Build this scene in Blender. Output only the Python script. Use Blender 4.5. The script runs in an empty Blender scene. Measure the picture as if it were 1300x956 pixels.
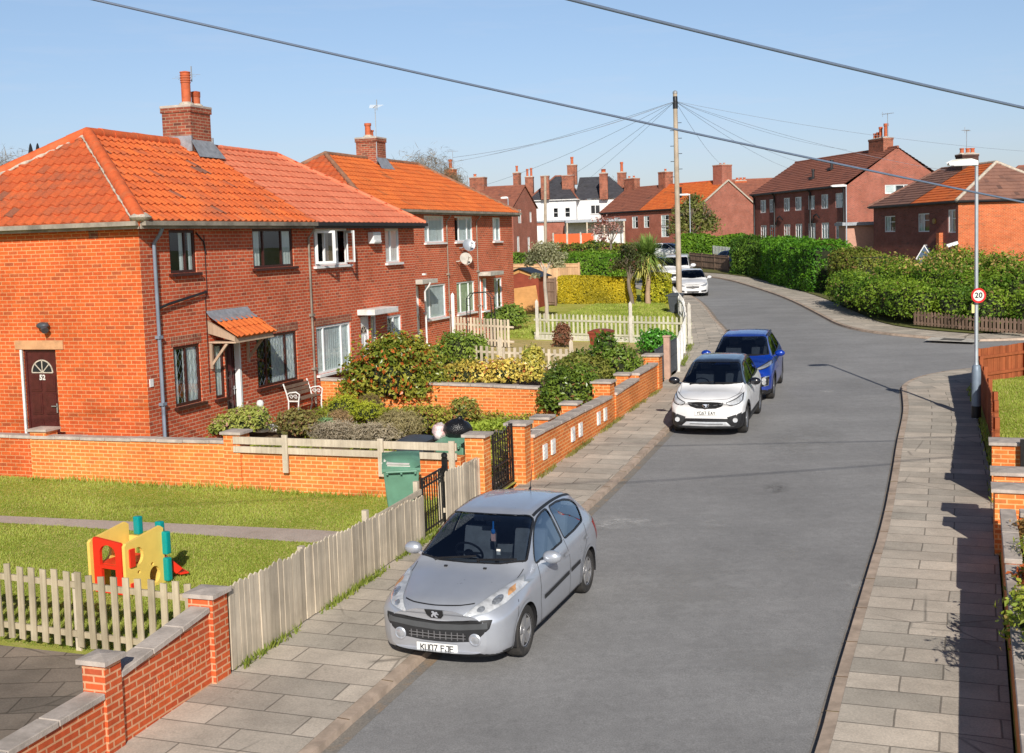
import bpy, bmesh, math, random
import numpy as np
from mathutils import Vector, Matrix
from mathutils.bvhtree import BVHTree
scene = bpy.context.scene
COL = scene.collection
rnd = random.Random(11)
nr = np.random.default_rng(11)
R = math.radians
PI = math.pi

# ---------------------------------------------------------------- surveying: photo pixel -> point on the real ground
F_PX, CX, CY = 1518.0, 650.0, 433.5
PITCH, ROLL = R(4.84), R(1.8)
CAM = Vector((0, 0, 5.0))
FW = Vector((0, math.cos(PITCH), -math.sin(PITCH)))
_u0 = Vector((0, math.sin(PITCH), math.cos(PITCH)))
RT = Vector((1, 0, 0)) * math.cos(ROLL) - _u0 * math.sin(ROLL)
UP = _u0 * math.cos(ROLL) + Vector((1, 0, 0)) * math.sin(ROLL)
def zr(y):
    if y < 90: return .027 * (y - 13)
    if y < 150: return 2.079 + .043 * (y - 90)
    return 4.659
def ray(x, y): return FW + RT * ((x - CX) / F_PX) - UP * ((y - CY) / F_PX)
def at(x, y, Y):
    v = ray(x, y); return CAM + v * (Y / v.y)
def G(x, y, off=0.0):
    v = ray(x, y); return CAM + v * ((-5 - .027 * 13 + off) / (v.z - .027 * v.y))
# street frame: u along the road, v to the left of the garden wall line
PHI = .335
SA = Vector((math.sin(PHI), math.cos(PHI), 0)); SN = Vector((-math.cos(PHI), math.sin(PHI), 0))
P0 = Vector((.19, 23.1, 0))
def sv(x, y):
    d = Vector((x, y, 0)) - P0; return d.dot(SA), d.dot(SN)
def zg(x, y):
    u, v = sv(x, y)
    return zr(y) + (.07 if u < -1.7 else .13 + .024 * min(max(v, 0), 9))
def S(u, v, off=None, z=None):
    p = P0 + SA * u + SN * v
    p.z = z if z is not None else (zg(p.x, p.y) if off is None else zr(p.y) + off)
    return p
RS = PI / 2 - PHI        # rotation that turns local X into the street direction

# ---------------------------------------------------------------- objects
def tag(o, label, cat, group=None, kind=None):
    if label: o['label'] = label
    if cat: o['category'] = cat
    if group: o['group'] = group
    if kind: o['kind'] = kind
    return o
def thing(name, label, cat, loc=(0, 0, 0), rz=0, group=None):
    o = bpy.data.objects.new(name, None); COL.objects.link(o)
    o.empty_display_size = .2
    o.location = loc; o.rotation_euler = (0, 0, rz)
    return tag(o, label, cat, group)
def link(name, me, mats, parent=None, label=None):
    o = bpy.data.objects.new(name, me); COL.objects.link(o)
    if not isinstance(mats, (list, tuple)): mats = [mats]
    if not me.materials:
        for m in mats: me.materials.append(m)
    if parent: o.parent = parent
    if label: o['label'] = label
    return o
def copy_tree(o, parent=None):
    c = o.copy(); COL.objects.link(c); c.parent = parent
    for ch in o.children: copy_tree(ch, c)
    return c
def wood_uv(me):
    uv = me.uv_layers.new(name='UVMap').data
    V = me.vertices
    for p in me.polygons:
        n = p.normal
        if abs(n.z) > .75:
            for li in p.loop_indices:
                c = V[me.loops[li].vertex_index].co; uv[li].uv = (c.x, c.y)
        else:
            l = math.hypot(n.x, n.y); tx, ty = -n.y / l, n.x / l
            for li in p.loop_indices:
                c = V[me.loops[li].vertex_index].co; uv[li].uv = (c.x * tx + c.y * ty, c.z)
class MB:
    def __init__(s): s.v = []; s.f = []; s.m = []; s.uv = None
    def add(s, vs, fs, m=0):
        b = len(s.v); s.v += [tuple(v) for v in vs]
        for f in fs: s.f.append([i + b for i in f]); s.m.append(m)
        return s
    def poly(s, pts, m=0): return s.add(pts, [list(range(len(pts)))], m)
    def obox(s, c, X, Y, Z, m=0):
        c = Vector(c); X, Y, Z = Vector(X), Vector(Y), Vector(Z)
        vs = [c + X * a + Y * b + Z * d for a in (-.5, .5) for b in (-.5, .5) for d in (-.5, .5)]
        return s.add(vs, [(0, 1, 3, 2), (4, 6, 7, 5), (0, 4, 5, 1), (2, 3, 7, 6), (0, 2, 6, 4), (1, 5, 7, 3)], m)
    def box(s, x0, x1, y0, y1, z0, z1, m=0):
        return s.obox(((x0 + x1) / 2, (y0 + y1) / 2, (z0 + z1) / 2), (x1 - x0, 0, 0), (0, y1 - y0, 0), (0, 0, z1 - z0), m)
    def bar(s, p, q, w, h, m=0, up=(0, 0, 1)):
        p, q = Vector(p), Vector(q); d = q - p; up = Vector(up)
        if d.normalized().cross(up).length < 1e-3: up = Vector((0, 1, 0))
        sx = d.cross(up).normalized(); uz = sx.cross(d).normalized()
        return s.obox((p + q) / 2, sx * w, d, uz * h, m) if False else s.obox((p + q) / 2, d, -sx * w, uz * h, m)
    def cyl(s, p, q, r0, r1=None, n=12, m=0, cap=True):
        p, q = Vector(p), Vector(q); r1 = r0 if r1 is None else r1
        d = (q - p).normalized(); a = d.orthogonal().normalized(); b = d.cross(a)
        vs = []
        for c, r in ((p, r0), (q, r1)):
            for i in range(n):
                t = 2 * PI * i / n; vs.append(c + (a * math.cos(t) + b * math.sin(t)) * r)
        fs = [(i, (i + 1) % n, n + (i + 1) % n, n + i) for i in range(n)]
        if cap: fs += [tuple(range(n - 1, -1, -1)), tuple(range(n, 2 * n))]
        return s.add(vs, fs, m)
    def tube(s, pts, r, n=6, m=0):
        pts = [Vector(p) for p in pts]; vs = []; fs = []
        a = None
        for i, p in enumerate(pts):
            d = (pts[min(i + 1, len(pts) - 1)] - pts[max(i - 1, 0)]).normalized()
            if a is None: a = d.orthogonal().normalized()
            a = (a - d * a.dot(d)).normalized(); b = d.cross(a)
            rr = r[i] if isinstance(r, (list, tuple)) else r
            for k in range(n):
                t = 2 * PI * k / n; vs.append(p + (a * math.cos(t) + b * math.sin(t)) * rr)
        for i in range(len(pts) - 1):
            for k in range(n):
                fs.append((i * n + k, i * n + (k + 1) % n, (i + 1) * n + (k + 1) % n, (i + 1) * n + k))
        fs += [tuple(range(n - 1, -1, -1)), tuple(range((len(pts) - 1) * n, len(pts) * n))]
        return s.add(vs, fs, m)
    def lathe(s, prof, c, ax=(0, 0, 1), n=24, m=0):
        c = Vector(c); d = Vector(ax).normalized(); a = d.orthogonal().normalized(); b = d.cross(a)
        vs = []; k = len(prof)
        for i in range(n):
            t = 2 * PI * i / n; e = a * math.cos(t) + b * math.sin(t)
            for r, h in prof: vs.append(c + e * r + d * h)
        fs = []
        for i in range(n):
            j = (i + 1) % n
            for q in range(k - 1): fs.append((i * k + q, j * k + q, j * k + q + 1, i * k + q + 1))
        return s.add(vs, fs, m)
    def prism(s, pts2, O, U, V, N, t, m=0):
        O, U, V, N = Vector(O), Vector(U), Vector(V), Vector(N); n = len(pts2)
        a = [O + U * x + V * y for x, y in pts2]; b = [p + N * t for p in a]
        return s.add(a + b, [tuple(range(n - 1, -1, -1)), tuple(range(n, 2 * n))] + [(i, (i + 1) % n, n + (i + 1) % n, n + i) for i in range(n)], m)
    def ball(s, c, rx, ry, rz, n=10, k=7, m=0, jit=0):
        c = Vector(c); vs = []
        for i in range(1, k):
            th = PI * i / k
            for j in range(n):
                ph = 2 * PI * j / n; q = 1 + (rnd.random() - .5) * jit
                vs.append(c + Vector((rx * math.sin(th) * math.cos(ph), ry * math.sin(th) * math.sin(ph), rz * math.cos(th))) * q)
        vs.append(c + Vector((0, 0, rz))); vs.append(c - Vector((0, 0, rz)))
        fs = [(i * n + j, (i + 1) * n + j, (i + 1) * n + (j + 1) % n, i * n + (j + 1) % n) for i in range(k - 2) for j in range(n)]
        N = (k - 1) * n
        fs += [(N, j, (j + 1) % n) for j in range(n)] + [(N + 1, (k - 2) * n + (j + 1) % n, (k - 2) * n + j) for j in range(n)]
        return s.add(vs, fs, m)
    def mesh(s, name, smooth=None, bevel=0, seg=1):
        me = bpy.data.meshes.new(name); me.from_pydata(s.v, [], s.f)
        me.polygons.foreach_set('material_index', s.m)
        if bevel:
            bm = bmesh.new(); bm.from_mesh(me)
            bmesh.ops.bevel(bm, geom=[e for e in bm.edges if e.is_manifold and e.calc_face_angle(0) > .6], offset=bevel, segments=seg, affect='EDGES', profile=.6)
            bm.to_mesh(me); bm.free()
        me.update()
        wood_uv(me)
        if smooth is not None:
            me.polygons.foreach_set('use_smooth', [True] * len(me.polygons))
            me.set_sharp_from_angle(angle=R(smooth))
        return me
    def build(s, name, mats, parent=None, smooth=None, bevel=0, seg=1, label=None):
        return link(name, s.mesh(name, smooth, bevel, seg), mats, parent, label)
def np_mesh(name, V, Fc, uv=None, col=None, smooth=False, mi=None):
    """mesh from arrays: V (n,3), Fc (m,k) all faces k-gons, uv (m,k,2), col (n,3) per vertex"""
    V = np.asarray(V, np.float32); Fc = np.asarray(Fc, np.int32); m, k = Fc.shape
    me = bpy.data.meshes.new(name)
    me.vertices.add(len(V)); me.vertices.foreach_set('co', V.ravel())
    me.loops.add(m * k); me.loops.foreach_set('vertex_index', Fc.ravel())
    me.polygons.add(m); me.polygons.foreach_set('loop_start', np.arange(0, m * k, k, dtype=np.int32))
    me.polygons.foreach_set('use_smooth', np.full(m, smooth))
    if mi is not None: me.polygons.foreach_set('material_index', np.asarray(mi, np.int32))
    if uv is not None:
        l = me.uv_layers.new(name='UVMap'); l.data.foreach_set('uv', np.asarray(uv, np.float32).ravel())
    if col is not None:
        a = me.color_attributes.new('Col', 'FLOAT_COLOR', 'POINT')
        c = np.ones((len(V), 4), np.float32); c[:, :3] = col; a.data.foreach_set('color', c.ravel())
    me.update(calc_edges=True); me.validate()
    return me
_font = {}
def text_mesh(s, size, depth=.002, sx=1.0, bold=0.0):
    cu = bpy.data.curves.new('lettering', 'FONT'); cu.body = s; cu.size = size; cu.extrude = depth
    cu.align_x = 'CENTER'; cu.align_y = 'CENTER'; cu.offset = bold; cu.space_character = 1.05
    o = bpy.data.objects.new('lettering_tmp', cu); COL.objects.link(o)
    bpy.context.view_layer.update()
    me = bpy.data.meshes.new_from_object(o.evaluated_get(bpy.context.evaluated_depsgraph_get()))
    bpy.data.objects.remove(o); bpy.data.curves.remove(cu)
    for v in me.vertices: v.co.x *= sx
    me.materials.clear()
    return me
def put_text(s, size, parent, mat, O, U, V, sx=1.0, bold=0.0, depth=.002, name='lettering'):
    me = text_mesh(s, size, depth, sx, bold); O, U, V = Vector(O), Vector(U).normalized(), Vector(V).normalized(); N = U.cross(V)
    for v in me.vertices: v.co = O + U * v.co.x + V * v.co.y + N * v.co.z
    return link(name, me, mat, parent)
# ---------------------------------------------------------------- materials
def new_mat(name):
    m = bpy.data.materials.new(name); m.use_nodes = True
    nt = m.node_tree; b = nt.nodes['Principled BSDF']
    return m, nt, b
def nd(nt, t, ins=None, **kw):
    n = nt.nodes.new(t)
    for k, v in kw.items(): setattr(n, k, v)
    for k, v in (ins or {}).items():
        i = n.inputs[k]
        if isinstance(v, bpy.types.NodeSocket): nt.links.new(v, i)
        else: i.default_value = v
    return n
def c4(c): return (c[0], c[1], c[2], 1)
def mixc(nt, f, a, b, bl='MIX'):
    n = nt.nodes.new('ShaderNodeMix'); n.data_type = 'RGBA'; n.blend_type = bl
    for i, v in ((0, f), (6, a), (7, b)):
        if isinstance(v, bpy.types.NodeSocket): nt.links.new(v, n.inputs[i])
        else: n.inputs[i].default_value = v if i == 0 else c4(v)
    return n.outputs[2]
def mth(nt, op, a, b=None, clamp=False):
    n = nt.nodes.new('ShaderNodeMath'); n.operation = op; n.use_clamp = clamp
    for i, v in ((0, a), (1, b)):
        if v is None: continue
        if isinstance(v, bpy.types.NodeSocket): nt.links.new(v, n.inputs[i])
        else: n.inputs[i].default_value = v
    return n.outputs[0]
def rng(nt, v, a, b, c=0., d=1.):
    return nd(nt, 'ShaderNodeMapRange', {'Value': v, 'From Min': a, 'From Max': b, 'To Min': c, 'To Max': d}).outputs[0]
def noise(nt, vec, scale, detail=4, rough=.6, dim='3D'):
    return nd(nt, 'ShaderNodeTexNoise', {'Vector': vec, 'Scale': scale, 'Detail': detail, 'Roughness': rough}).outputs[0]
def obj(nt): return nd(nt, 'ShaderNodeTexCoord').outputs['Object']
def uvs(nt): return nd(nt, 'ShaderNodeTexCoord').outputs['UV']
def geo_pos(nt): return nd(nt, 'ShaderNodeNewGeometry').outputs['Position']
def scalev(nt, vec, s): return nd(nt, 'ShaderNodeVectorMath', {0: vec, 1: s}, operation='MULTIPLY').outputs[0]
def bump(nt, b, h, st=.3, d=.01):
    n = nd(nt, 'ShaderNodeBump', {'Height': h, 'Strength': st, 'Distance': d}); nt.links.new(n.outputs[0], b.inputs['Normal'])
def setp(b, nt, **k):
    M = dict(col='Base Color', rough='Roughness', metal='Metallic', spec='Specular IOR Level', coat='Coat Weight', emit='Emission Strength')
    for q, v in k.items():
        i = b.inputs[M[q]]
        if isinstance(v, bpy.types.NodeSocket): nt.links.new(v, i)
        else: i.default_value = c4(v) if q == 'col' else v
def M_plain(name, col, rough=.6, metal=0, var=.15, sc=6, bmp=0, spec=.4, dirt=None):
    m, nt, b = new_mat(name); p = geo_pos(nt)
    n = noise(nt, p, sc, 5)
    c = mixc(nt, 1.0, col, nd(nt, 'ShaderNodeCombineColor', {0: rng(nt, n, .3, .7, 1 - var, 1 + var), 1: rng(nt, n, .3, .7, 1 - var, 1 + var), 2: rng(nt, n, .3, .7, 1 - var, 1 + var)}).outputs[0], 'MULTIPLY')
    if dirt: c = mixc(nt, rng(nt, noise(nt, p, sc * .35, 6, .7), .5, .75), c, dirt)
    setp(b, nt, col=c, rough=rough, metal=metal, spec=spec)
    if bmp: bump(nt, b, noise(nt, p, sc * 6, 4), bmp, .01)
    return m
def M_brick(name, c1, c2, mortar, dark=(.12, .06, .05), w=.235, h=.08, ms=.011, soot=.0, darkf=.62, bias=0.0):
    m, nt, b = new_mat(name); uv = uvs(nt)
    t = nd(nt, 'ShaderNodeTexBrick', {'Vector': uv, 'Color1': c4(c1), 'Color2': c4(c2), 'Mortar': c4(mortar), 'Scale': 1, 'Mortar Size': ms, 'Mortar Smooth': .15, 'Bias': bias, 'Brick Width': w, 'Row Height': h})
    # a per-brick random number, from the same bond
    sx = nd(nt, 'ShaderNodeSeparateXYZ', {0: uv}); row = mth(nt, 'FLOOR', mth(nt, 'DIVIDE', sx.outputs[1], h))
    off = mth(nt, 'MULTIPLY', mth(nt, 'SUBTRACT', 1.0, mth(nt, 'MODULO', mth(nt, 'ABSOLUTE', row), 2)), .5)
    colm = mth(nt, 'FLOOR', mth(nt, 'ADD', mth(nt, 'DIVIDE', sx.outputs[0], w), off))
    wn = nd(nt, 'ShaderNodeTexWhiteNoise', {0: nd(nt, 'ShaderNodeCombineXYZ', {0: colm, 1: row}).outputs[0]}, noise_dimensions='2D').outputs[0]
    inv = mth(nt, 'SUBTRACT', 1.0, t.outputs['Fac'])
    c = mixc(nt, mth(nt, 'MULTIPLY', mth(nt, 'MULTIPLY', rng(nt, wn, .86, .97), darkf, True), inv), t.outputs[0], dark)
    p = geo_pos(nt)
    n2 = noise(nt, p, .9, 6, .65); n3 = noise(nt, p, 14, 3)
    c = mixc(nt, 1, c, nd(nt, 'ShaderNodeCombineColor', {0: rng(nt, n2, .3, .7, .78, 1.16), 1: rng(nt, n2, .3, .7, .76, 1.18), 2: rng(nt, n2, .3, .7, .74, 1.2)}).outputs[0], 'MULTIPLY')
    c = mixc(nt, 1, c, nd(nt, 'ShaderNodeCombineColor', {0: rng(nt, n3, .3, .7, .86, 1.12), 1: rng(nt, n3, .3, .7, .86, 1.12), 2: rng(nt, n3, .3, .7, .86, 1.12)}).outputs[0], 'MULTIPLY')
    if soot: c = mixc(nt, mth(nt, 'MULTIPLY', rng(nt, noise(nt, p, 1.6, 6, .7), .45, .7), soot), c, (.03, .025, .025))
    setp(b, nt, col=c, rough=.85, spec=.2)
    hgt = mth(nt, 'ADD', mth(nt, 'MULTIPLY', t.outputs['Fac'], -1.0), mth(nt, 'MULTIPLY', n3, .5))
    bump(nt, b, hgt, .6, .008)
    return m
def M_tile(name, c1, c2, dark, darkamt=.35, moss=None, mossamt=.0, rough=.75):
    m, nt, b = new_mat(name); uv = uvs(nt)
    fl = nd(nt, 'ShaderNodeVectorMath', {0: uv}, operation='FLOOR').outputs[0]
    w = nd(nt, 'ShaderNodeTexWhiteNoise', {0: fl}, noise_dimensions='2D'); p = geo_pos(nt)
    c = mixc(nt, w.outputs[0], c1, c2)
    big = noise(nt, p, 1.1, 6, .7)
    c = mixc(nt, mth(nt, 'MULTIPLY', rng(nt, big, .5, .72), darkamt), c, dark)
    w2 = nd(nt, 'ShaderNodeTexWhiteNoise', {0: scalev(nt, fl, (1.7, 2.3, 1))}, noise_dimensions='2D').outputs[0]
    c = mixc(nt, mth(nt, 'MULTIPLY', rng(nt, w2, .93, .99), min(1, darkamt * 2)), c, dark)
    f = noise(nt, p, 22, 3)
    c = mixc(nt, 1, c, nd(nt, 'ShaderNodeCombineColor', {i: rng(nt, f, .3, .7, .85, 1.13) for i in range(3)}).outputs[0], 'MULTIPLY')
    if moss: c = mixc(nt, mth(nt, 'MULTIPLY', rng(nt, noise(nt, p, 3.2, 7, .75), .58, .7), mossamt), c, moss)
    setp(b, nt, col=c, rough=rough, spec=.25); bump(nt, b, f, .2, .006)
    return m
def M_wood(name, c1, c2, rough=.8, grain=(30, 30, 1.2)):
    m, nt, b = new_mat(name); p = geo_pos(nt)
    g = noise(nt, scalev(nt, p, grain), 1, 6, .7); n = noise(nt, p, 2.2, 5)
    wn = nd(nt, 'ShaderNodeNewGeometry').outputs['Random Per Island']
    c = mixc(nt, rng(nt, g, .3, .7), c1, c2)
    c = mixc(nt, 1, c, nd(nt, 'ShaderNodeCombineColor', {i: mth(nt, 'MULTIPLY', rng(nt, n, .3, .7, .8, 1.18), rng(nt, wn, 0, 1, .78, 1.18)) for i in range(3)}).outputs[0], 'MULTIPLY')
    setp(b, nt, col=c, rough=rough, spec=.2); bump(nt, b, g, .25, .006)
    return m
def M_ground(name, cols, scales, rough=.95, bsc=40, bst=.4):
    m, nt, b = new_mat(name); p = geo_pos(nt); c = None
    c = mixc(nt, rng(nt, noise(nt, p, scales[0], 6, .7), .35, .65), cols[0], cols[1])
    for k in range(2, len(cols)):
        c = mixc(nt, mth(nt, 'MULTIPLY', rng(nt, noise(nt, p, scales[k - 1], 6, .7), .52, .7), .75), c, cols[k])
    f = noise(nt, p, bsc, 5, .7)
    c = mixc(nt, 1, c, nd(nt, 'ShaderNodeCombineColor', {i: rng(nt, f, .3, .7, .75, 1.25) for i in range(3)}).outputs[0], 'MULTIPLY')
    setp(b, nt, col=c, rough=rough, spec=.15); bump(nt, b, f, bst, .02)
    return m
def M_asphalt(name, base):
    m, nt, b = new_mat(name); p = geo_pos(nt)
    n1 = noise(nt, p, .35, 6, .65); n2 = noise(nt, p, 60, 4, .7)
    # wheel tracks and joints run with the road: stretched noise in the street direction
    q = nd(nt, 'ShaderNodeMapping', {'Vector': p, 'Rotation': (0, 0, -RS), 'Scale': (.06, 1.3, 1)}).outputs[0]
    n3 = noise(nt, q, 1, 5, .6)
    c = mixc(nt, rng(nt, n1, .3, .7), [x * .84 for x in base], [x * 1.17 for x in base])
    c = mixc(nt, mth(nt, 'MULTIPLY', rng(nt, n3, .5, .68), .3), c, [x * .74 for x in base])
    c = mixc(nt, mth(nt, 'MULTIPLY', rng(nt, n3, .45, .3), .4), c, [x * 1.25 for x in base])
    c = mixc(nt, 1, c, nd(nt, 'ShaderNodeCombineColor', {i: rng(nt, n2, .3, .7, .72, 1.28) for i in range(3)}).outputs[0], 'MULTIPLY')
    n4 = noise(nt, p, 7, 5, .7)
    c = mixc(nt, 1, c, nd(nt, 'ShaderNodeCombineColor', {i: rng(nt, n4, .3, .7, .90, 1.10) for i in range(3)}).outputs[0], 'MULTIPLY')
    v = nd(nt, 'ShaderNodeTexVoronoi', {'Vector': mixc(nt, .08, p, noise(nt, p, 1.5, 4)), 'Scale': .16}, feature='DISTANCE_TO_EDGE').outputs[0]
    c = mixc(nt, mth(nt, 'MULTIPLY', rng(nt, v, .006, .0), .0), c, (.02, .02, .02))
    sp = noise(nt, p, 1.9, 8, .8)
    c = mixc(nt, mth(nt, 'MULTIPLY', rng(nt, sp, .67, .76), .7), c, [x * 1.9 for x in base])
    c = mixc(nt, mth(nt, 'MULTIPLY', rng(nt, noise(nt, scalev(nt, p, (1, 1, 1)), .8, 8, .75), .66, .74), .4), c, [x * .5 for x in base])
    setp(b, nt, col=c, rough=.82, spec=.3); bump(nt, b, n2, .5, .006)
    return m
def M_flags(name, c1, c2, w=.9, h=.62, ms=.012):
    m, nt, b = new_mat(name); uv = uvs(nt)
    wob = nd(nt, 'ShaderNodeVectorMath', {0: uv, 1: scalev(nt, nd(nt, 'ShaderNodeTexNoise', {'Vector': uv, 'Scale': .9}).outputs[1], (.05, .03, 0))}, operation='ADD').outputs[0]
    t = nd(nt, 'ShaderNodeTexBrick', {'Vector': wob, 'Color1': c4(c1), 'Color2': c4(c2), 'Mortar': c4([x * .45 for x in c1]), 'Scale': 1, 'Mortar Size': ms, 'Mortar Smooth': .3, 'Brick Width': w, 'Row Height': h}, offset=.43)
    p = geo_pos(nt); n = noise(nt, p, 1.3, 7, .7); f = noise(nt, p, 45, 4, .7)
    sx = nd(nt, 'ShaderNodeSeparateXYZ', {0: wob}); row = mth(nt, 'FLOOR', mth(nt, 'DIVIDE', sx.outputs[1], h)); od = mth(nt, 'MULTIPLY', mth(nt, 'SUBTRACT', 1.0, mth(nt, 'MODULO', mth(nt, 'ABSOLUTE', row), 2)), .43)
    cm = mth(nt, 'FLOOR', mth(nt, 'ADD', mth(nt, 'DIVIDE', sx.outputs[0], w), od)); wn = nd(nt, 'ShaderNodeTexWhiteNoise', {0: nd(nt, 'ShaderNodeCombineXYZ', {0: cm, 1: row}).outputs[0]}, noise_dimensions='2D').outputs[0]
    tone = mixc(nt, wn, (.80, .81, .80), (1.13, 1.10, 1.06)); t0 = mixc(nt, 1, t.outputs[0], tone, 'MULTIPLY')
    c = mixc(nt, 1, t0, nd(nt, 'ShaderNodeCombineColor', {i: rng(nt, n, .3, .7, .78, 1.2) for i in range(3)}).outputs[0], 'MULTIPLY')
    c = mixc(nt, 1, c, nd(nt, 'ShaderNodeCombineColor', {i: rng(nt, f, .3, .7, .82, 1.18) for i in range(3)}).outputs[0], 'MULTIPLY')
    v = nd(nt, 'ShaderNodeTexVoronoi', {'Vector': wob, 'Scale': .55}, feature='DISTANCE_TO_EDGE').outputs[0]
    c = mixc(nt, mth(nt, 'MULTIPLY', rng(nt, v, .012, .0), mth(nt, 'MULTIPLY', rng(nt, noise(nt, p, .5, 3), .5, .6), .75)), c, [x * .3 for x in c1])
    c = mixc(nt, mth(nt, 'MULTIPLY', rng(nt, noise(nt, p, 5, 6, .75), .62, .72), .35), c, (.045, .05, .02))
    setp(b, nt, col=c, rough=.9, spec=.2); bump(nt, b, mth(nt, 'ADD', mth(nt, 'MULTIPLY', t.outputs['Fac'], -1), mth(nt, 'MULTIPLY', f, .5)), .5, .006)
    return m
def M_leaf(name, trans=.25, rough=.55):
    m, nt, b = new_mat(name)
    a = nd(nt, 'ShaderNodeVertexColor', layer_name='Col').outputs[0]
    setp(b, nt, col=a, rough=rough, spec=.3)
    tr = nd(nt, 'ShaderNodeBsdfTranslucent', {'Color': mixc(nt, 1, a, (1.5, 1.5, .7), 'MULTIPLY')})
    mx = nd(nt, 'ShaderNodeMixShader', {0: trans, 1: b.outputs[0], 2: tr.outputs[0]})
    nt.links.new(mx.outputs[0], nt.nodes['Material Output'].inputs[0])
    return m
def M_paint(name, col, metal=.0, rough=.35, flake=0):
    m, nt, b = new_mat(name); p = obj(nt)
    n = noise(nt, p, 3, 5)
    setp(b, nt, col=mixc(nt, rng(nt, n, .3, .7), [x * .94 for x in col], [x * 1.04 for x in col]), metal=metal, rough=rng(nt, n, .3, .7, rough * .9, rough * 1.25), coat=.7)
    b.inputs['Coat Roughness'].default_value = .06
    g = nd(nt, 'ShaderNodeNewGeometry').outputs['Backfacing']
    d = nd(nt, 'ShaderNodeBsdfDiffuse', {'Color': (.012, .012, .013, 1)})
    # road dust low on the body
    z = nd(nt, 'ShaderNodeSeparateXYZ', {0: p}).outputs[2]
    dust = nd(nt, 'ShaderNodeBsdfDiffuse', {'Color': (.16, .14, .12, 1)})
    mx0 = nd(nt, 'ShaderNodeMixShader', {0: mth(nt, 'MULTIPLY', rng(nt, z, .55, .2), mth(nt, 'MULTIPLY', noise(nt, p, 5, 6, .7), .45)), 1: b.outputs[0], 2: dust.outputs[0]})
    mx = nd(nt, 'ShaderNodeMixShader', {0: g, 1: mx0.outputs[0], 2: d.outputs[0]})
    nt.links.new(mx.outputs[0], nt.nodes['Material Output'].inputs[0])
    return m
def M_glass(name, tint=(.55, .62, .62), ior=1.5, rough=.02, boost=.03):
    m, nt, b = new_mat(name)
    t = nd(nt, 'ShaderNodeBsdfTransparent', {'Color': c4(tint)})
    g = nd(nt, 'ShaderNodeBsdfGlossy', {'Color': (.82, .9, 1, 1), 'Roughness': rough})
    f = nd(nt, 'ShaderNodeFresnel', {'IOR': rng(nt, nd(nt, 'ShaderNodeNewGeometry').outputs['Backfacing'], 0, 1, ior, 1 / ior)})
    mx = nd(nt, 'ShaderNodeMixShader', {0: mth(nt, 'ADD', f.outputs[0], boost, True), 1: t.outputs[0], 2: g.outputs[0]})
    nt.links.new(mx.outputs[0], nt.nodes['Material Output'].inputs[0])
    return m
def M_curtain(name, col, folds=9):
    m, nt, b = new_mat(name); uv = uvs(nt)
    w = nd(nt, 'ShaderNodeTexWave', {'Vector': uv, 'Scale': folds, 'Distortion': 2.5, 'Detail': 2, 'Detail Scale': .8}).outputs[1]
    n = noise(nt, geo_pos(nt), .8, 3)
    c = mixc(nt, rng(nt, w, 0, 1), [x * .68 for x in col], col)  # darker bands paint the shade of the folds into the cloth colour
    c = mixc(nt, mth(nt, 'MULTIPLY', rng(nt, n, .45, .6), .5), c, [x * .45 for x in col])
    setp(b, nt, col=c, rough=.9, spec=.1)
    return m
def M_emit(name, col, st):
    m, nt, b = new_mat(name); setp(b, nt, col=col); b.inputs['Emission Color'].default_value = c4(col); b.inputs['Emission Strength'].default_value = st
    return m

BR_END = M_brick('brick_house', (.66, .124, .028), (.54, .092, .025), (.68, .31, .14), dark=(.22, .075, .04), darkf=.45, ms=.009)
BR_FRONT = M_brick('brick_house_front', (.66, .118, .046), (.53, .090, .040), (.64, .37, .24), dark=(.17, .055, .04), darkf=.5, ms=.009)
BR_GARDEN = M_brick('brick_garden_wall', (.80, .225, .05), (.66, .16, .04), (.80, .42, .17), dark=(.40, .15, .06), h=.075, w=.225, darkf=.4)
BR_RED = M_brick('brick_pier_red', (.66, .125, .038), (.54, .092, .032), (.68, .36, .20), dark=(.3, .08, .05), h=.075, w=.225, darkf=.4)
BR_FAR = M_brick('brick_far', (.41, .108, .066), (.33, .083, .055), (.41, .24, .18), dark=(.18, .07, .05))
BR_FAR2 = M_brick('brick_far_orange', (.60, .125, .035), (.52, .095, .03), (.58, .30, .16), dark=(.3, .09, .04))
BR_FARD = M_brick('brick_far_dark', (.29, .075, .055), (.22, .06, .048), (.30, .18, .15), dark=(.07, .03, .03))
BR_STACK = M_brick('brick_chimney', (.40, .10, .055), (.30, .075, .045), (.42, .27, .18), dark=(.07, .04, .035), soot=.55)
T_OLD = M_tile('pantile_orange', (.71, .165, .044), (.55, .115, .036), (.22, .10, .07), .6, (.30, .25, .16), .25)
T_OLDEND = M_tile('pantile_weathered', (.58, .125, .04), (.46, .10, .038), (.22, .10, .065), .8, (.22, .17, .10), .35)
T_PINK = M_tile('pantile_pink', (.80, .25, .135), (.70, .20, .105), (.42, .15, .09), .25)
T_ORANGE = M_tile('pantile_bright', (.73, .185, .045), (.60, .135, .036), (.34, .12, .05), .35, (.3, .2, .1), .15)
T_BROWN = M_tile('tile_brown', (.33, .125, .08), (.26, .10, .068), (.16, .08, .06), .4)
T_GREYB = M_tile('tile_greybrown', (.28, .145, .105), (.22, .115, .088), (.08, .05, .045), .4)
T_SLATE = M_tile('slate', (.075, .075, .085), (.055, .055, .065), (.04, .04, .04), .4)
RIDGE = M_plain('ridge_tile', (.62, .12, .035), .8, var=.2, sc=5, dirt=(.48, .16, .07))
RIDGE_OLD = M_plain('ridge_tile_weathered', (.30, .15, .09), .9, var=.3, sc=4, dirt=(.16, .12, .09))
MORTAR = M_plain('mortar', (.50, .44, .36), .95, var=.3, sc=9, bmp=.5)
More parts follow.
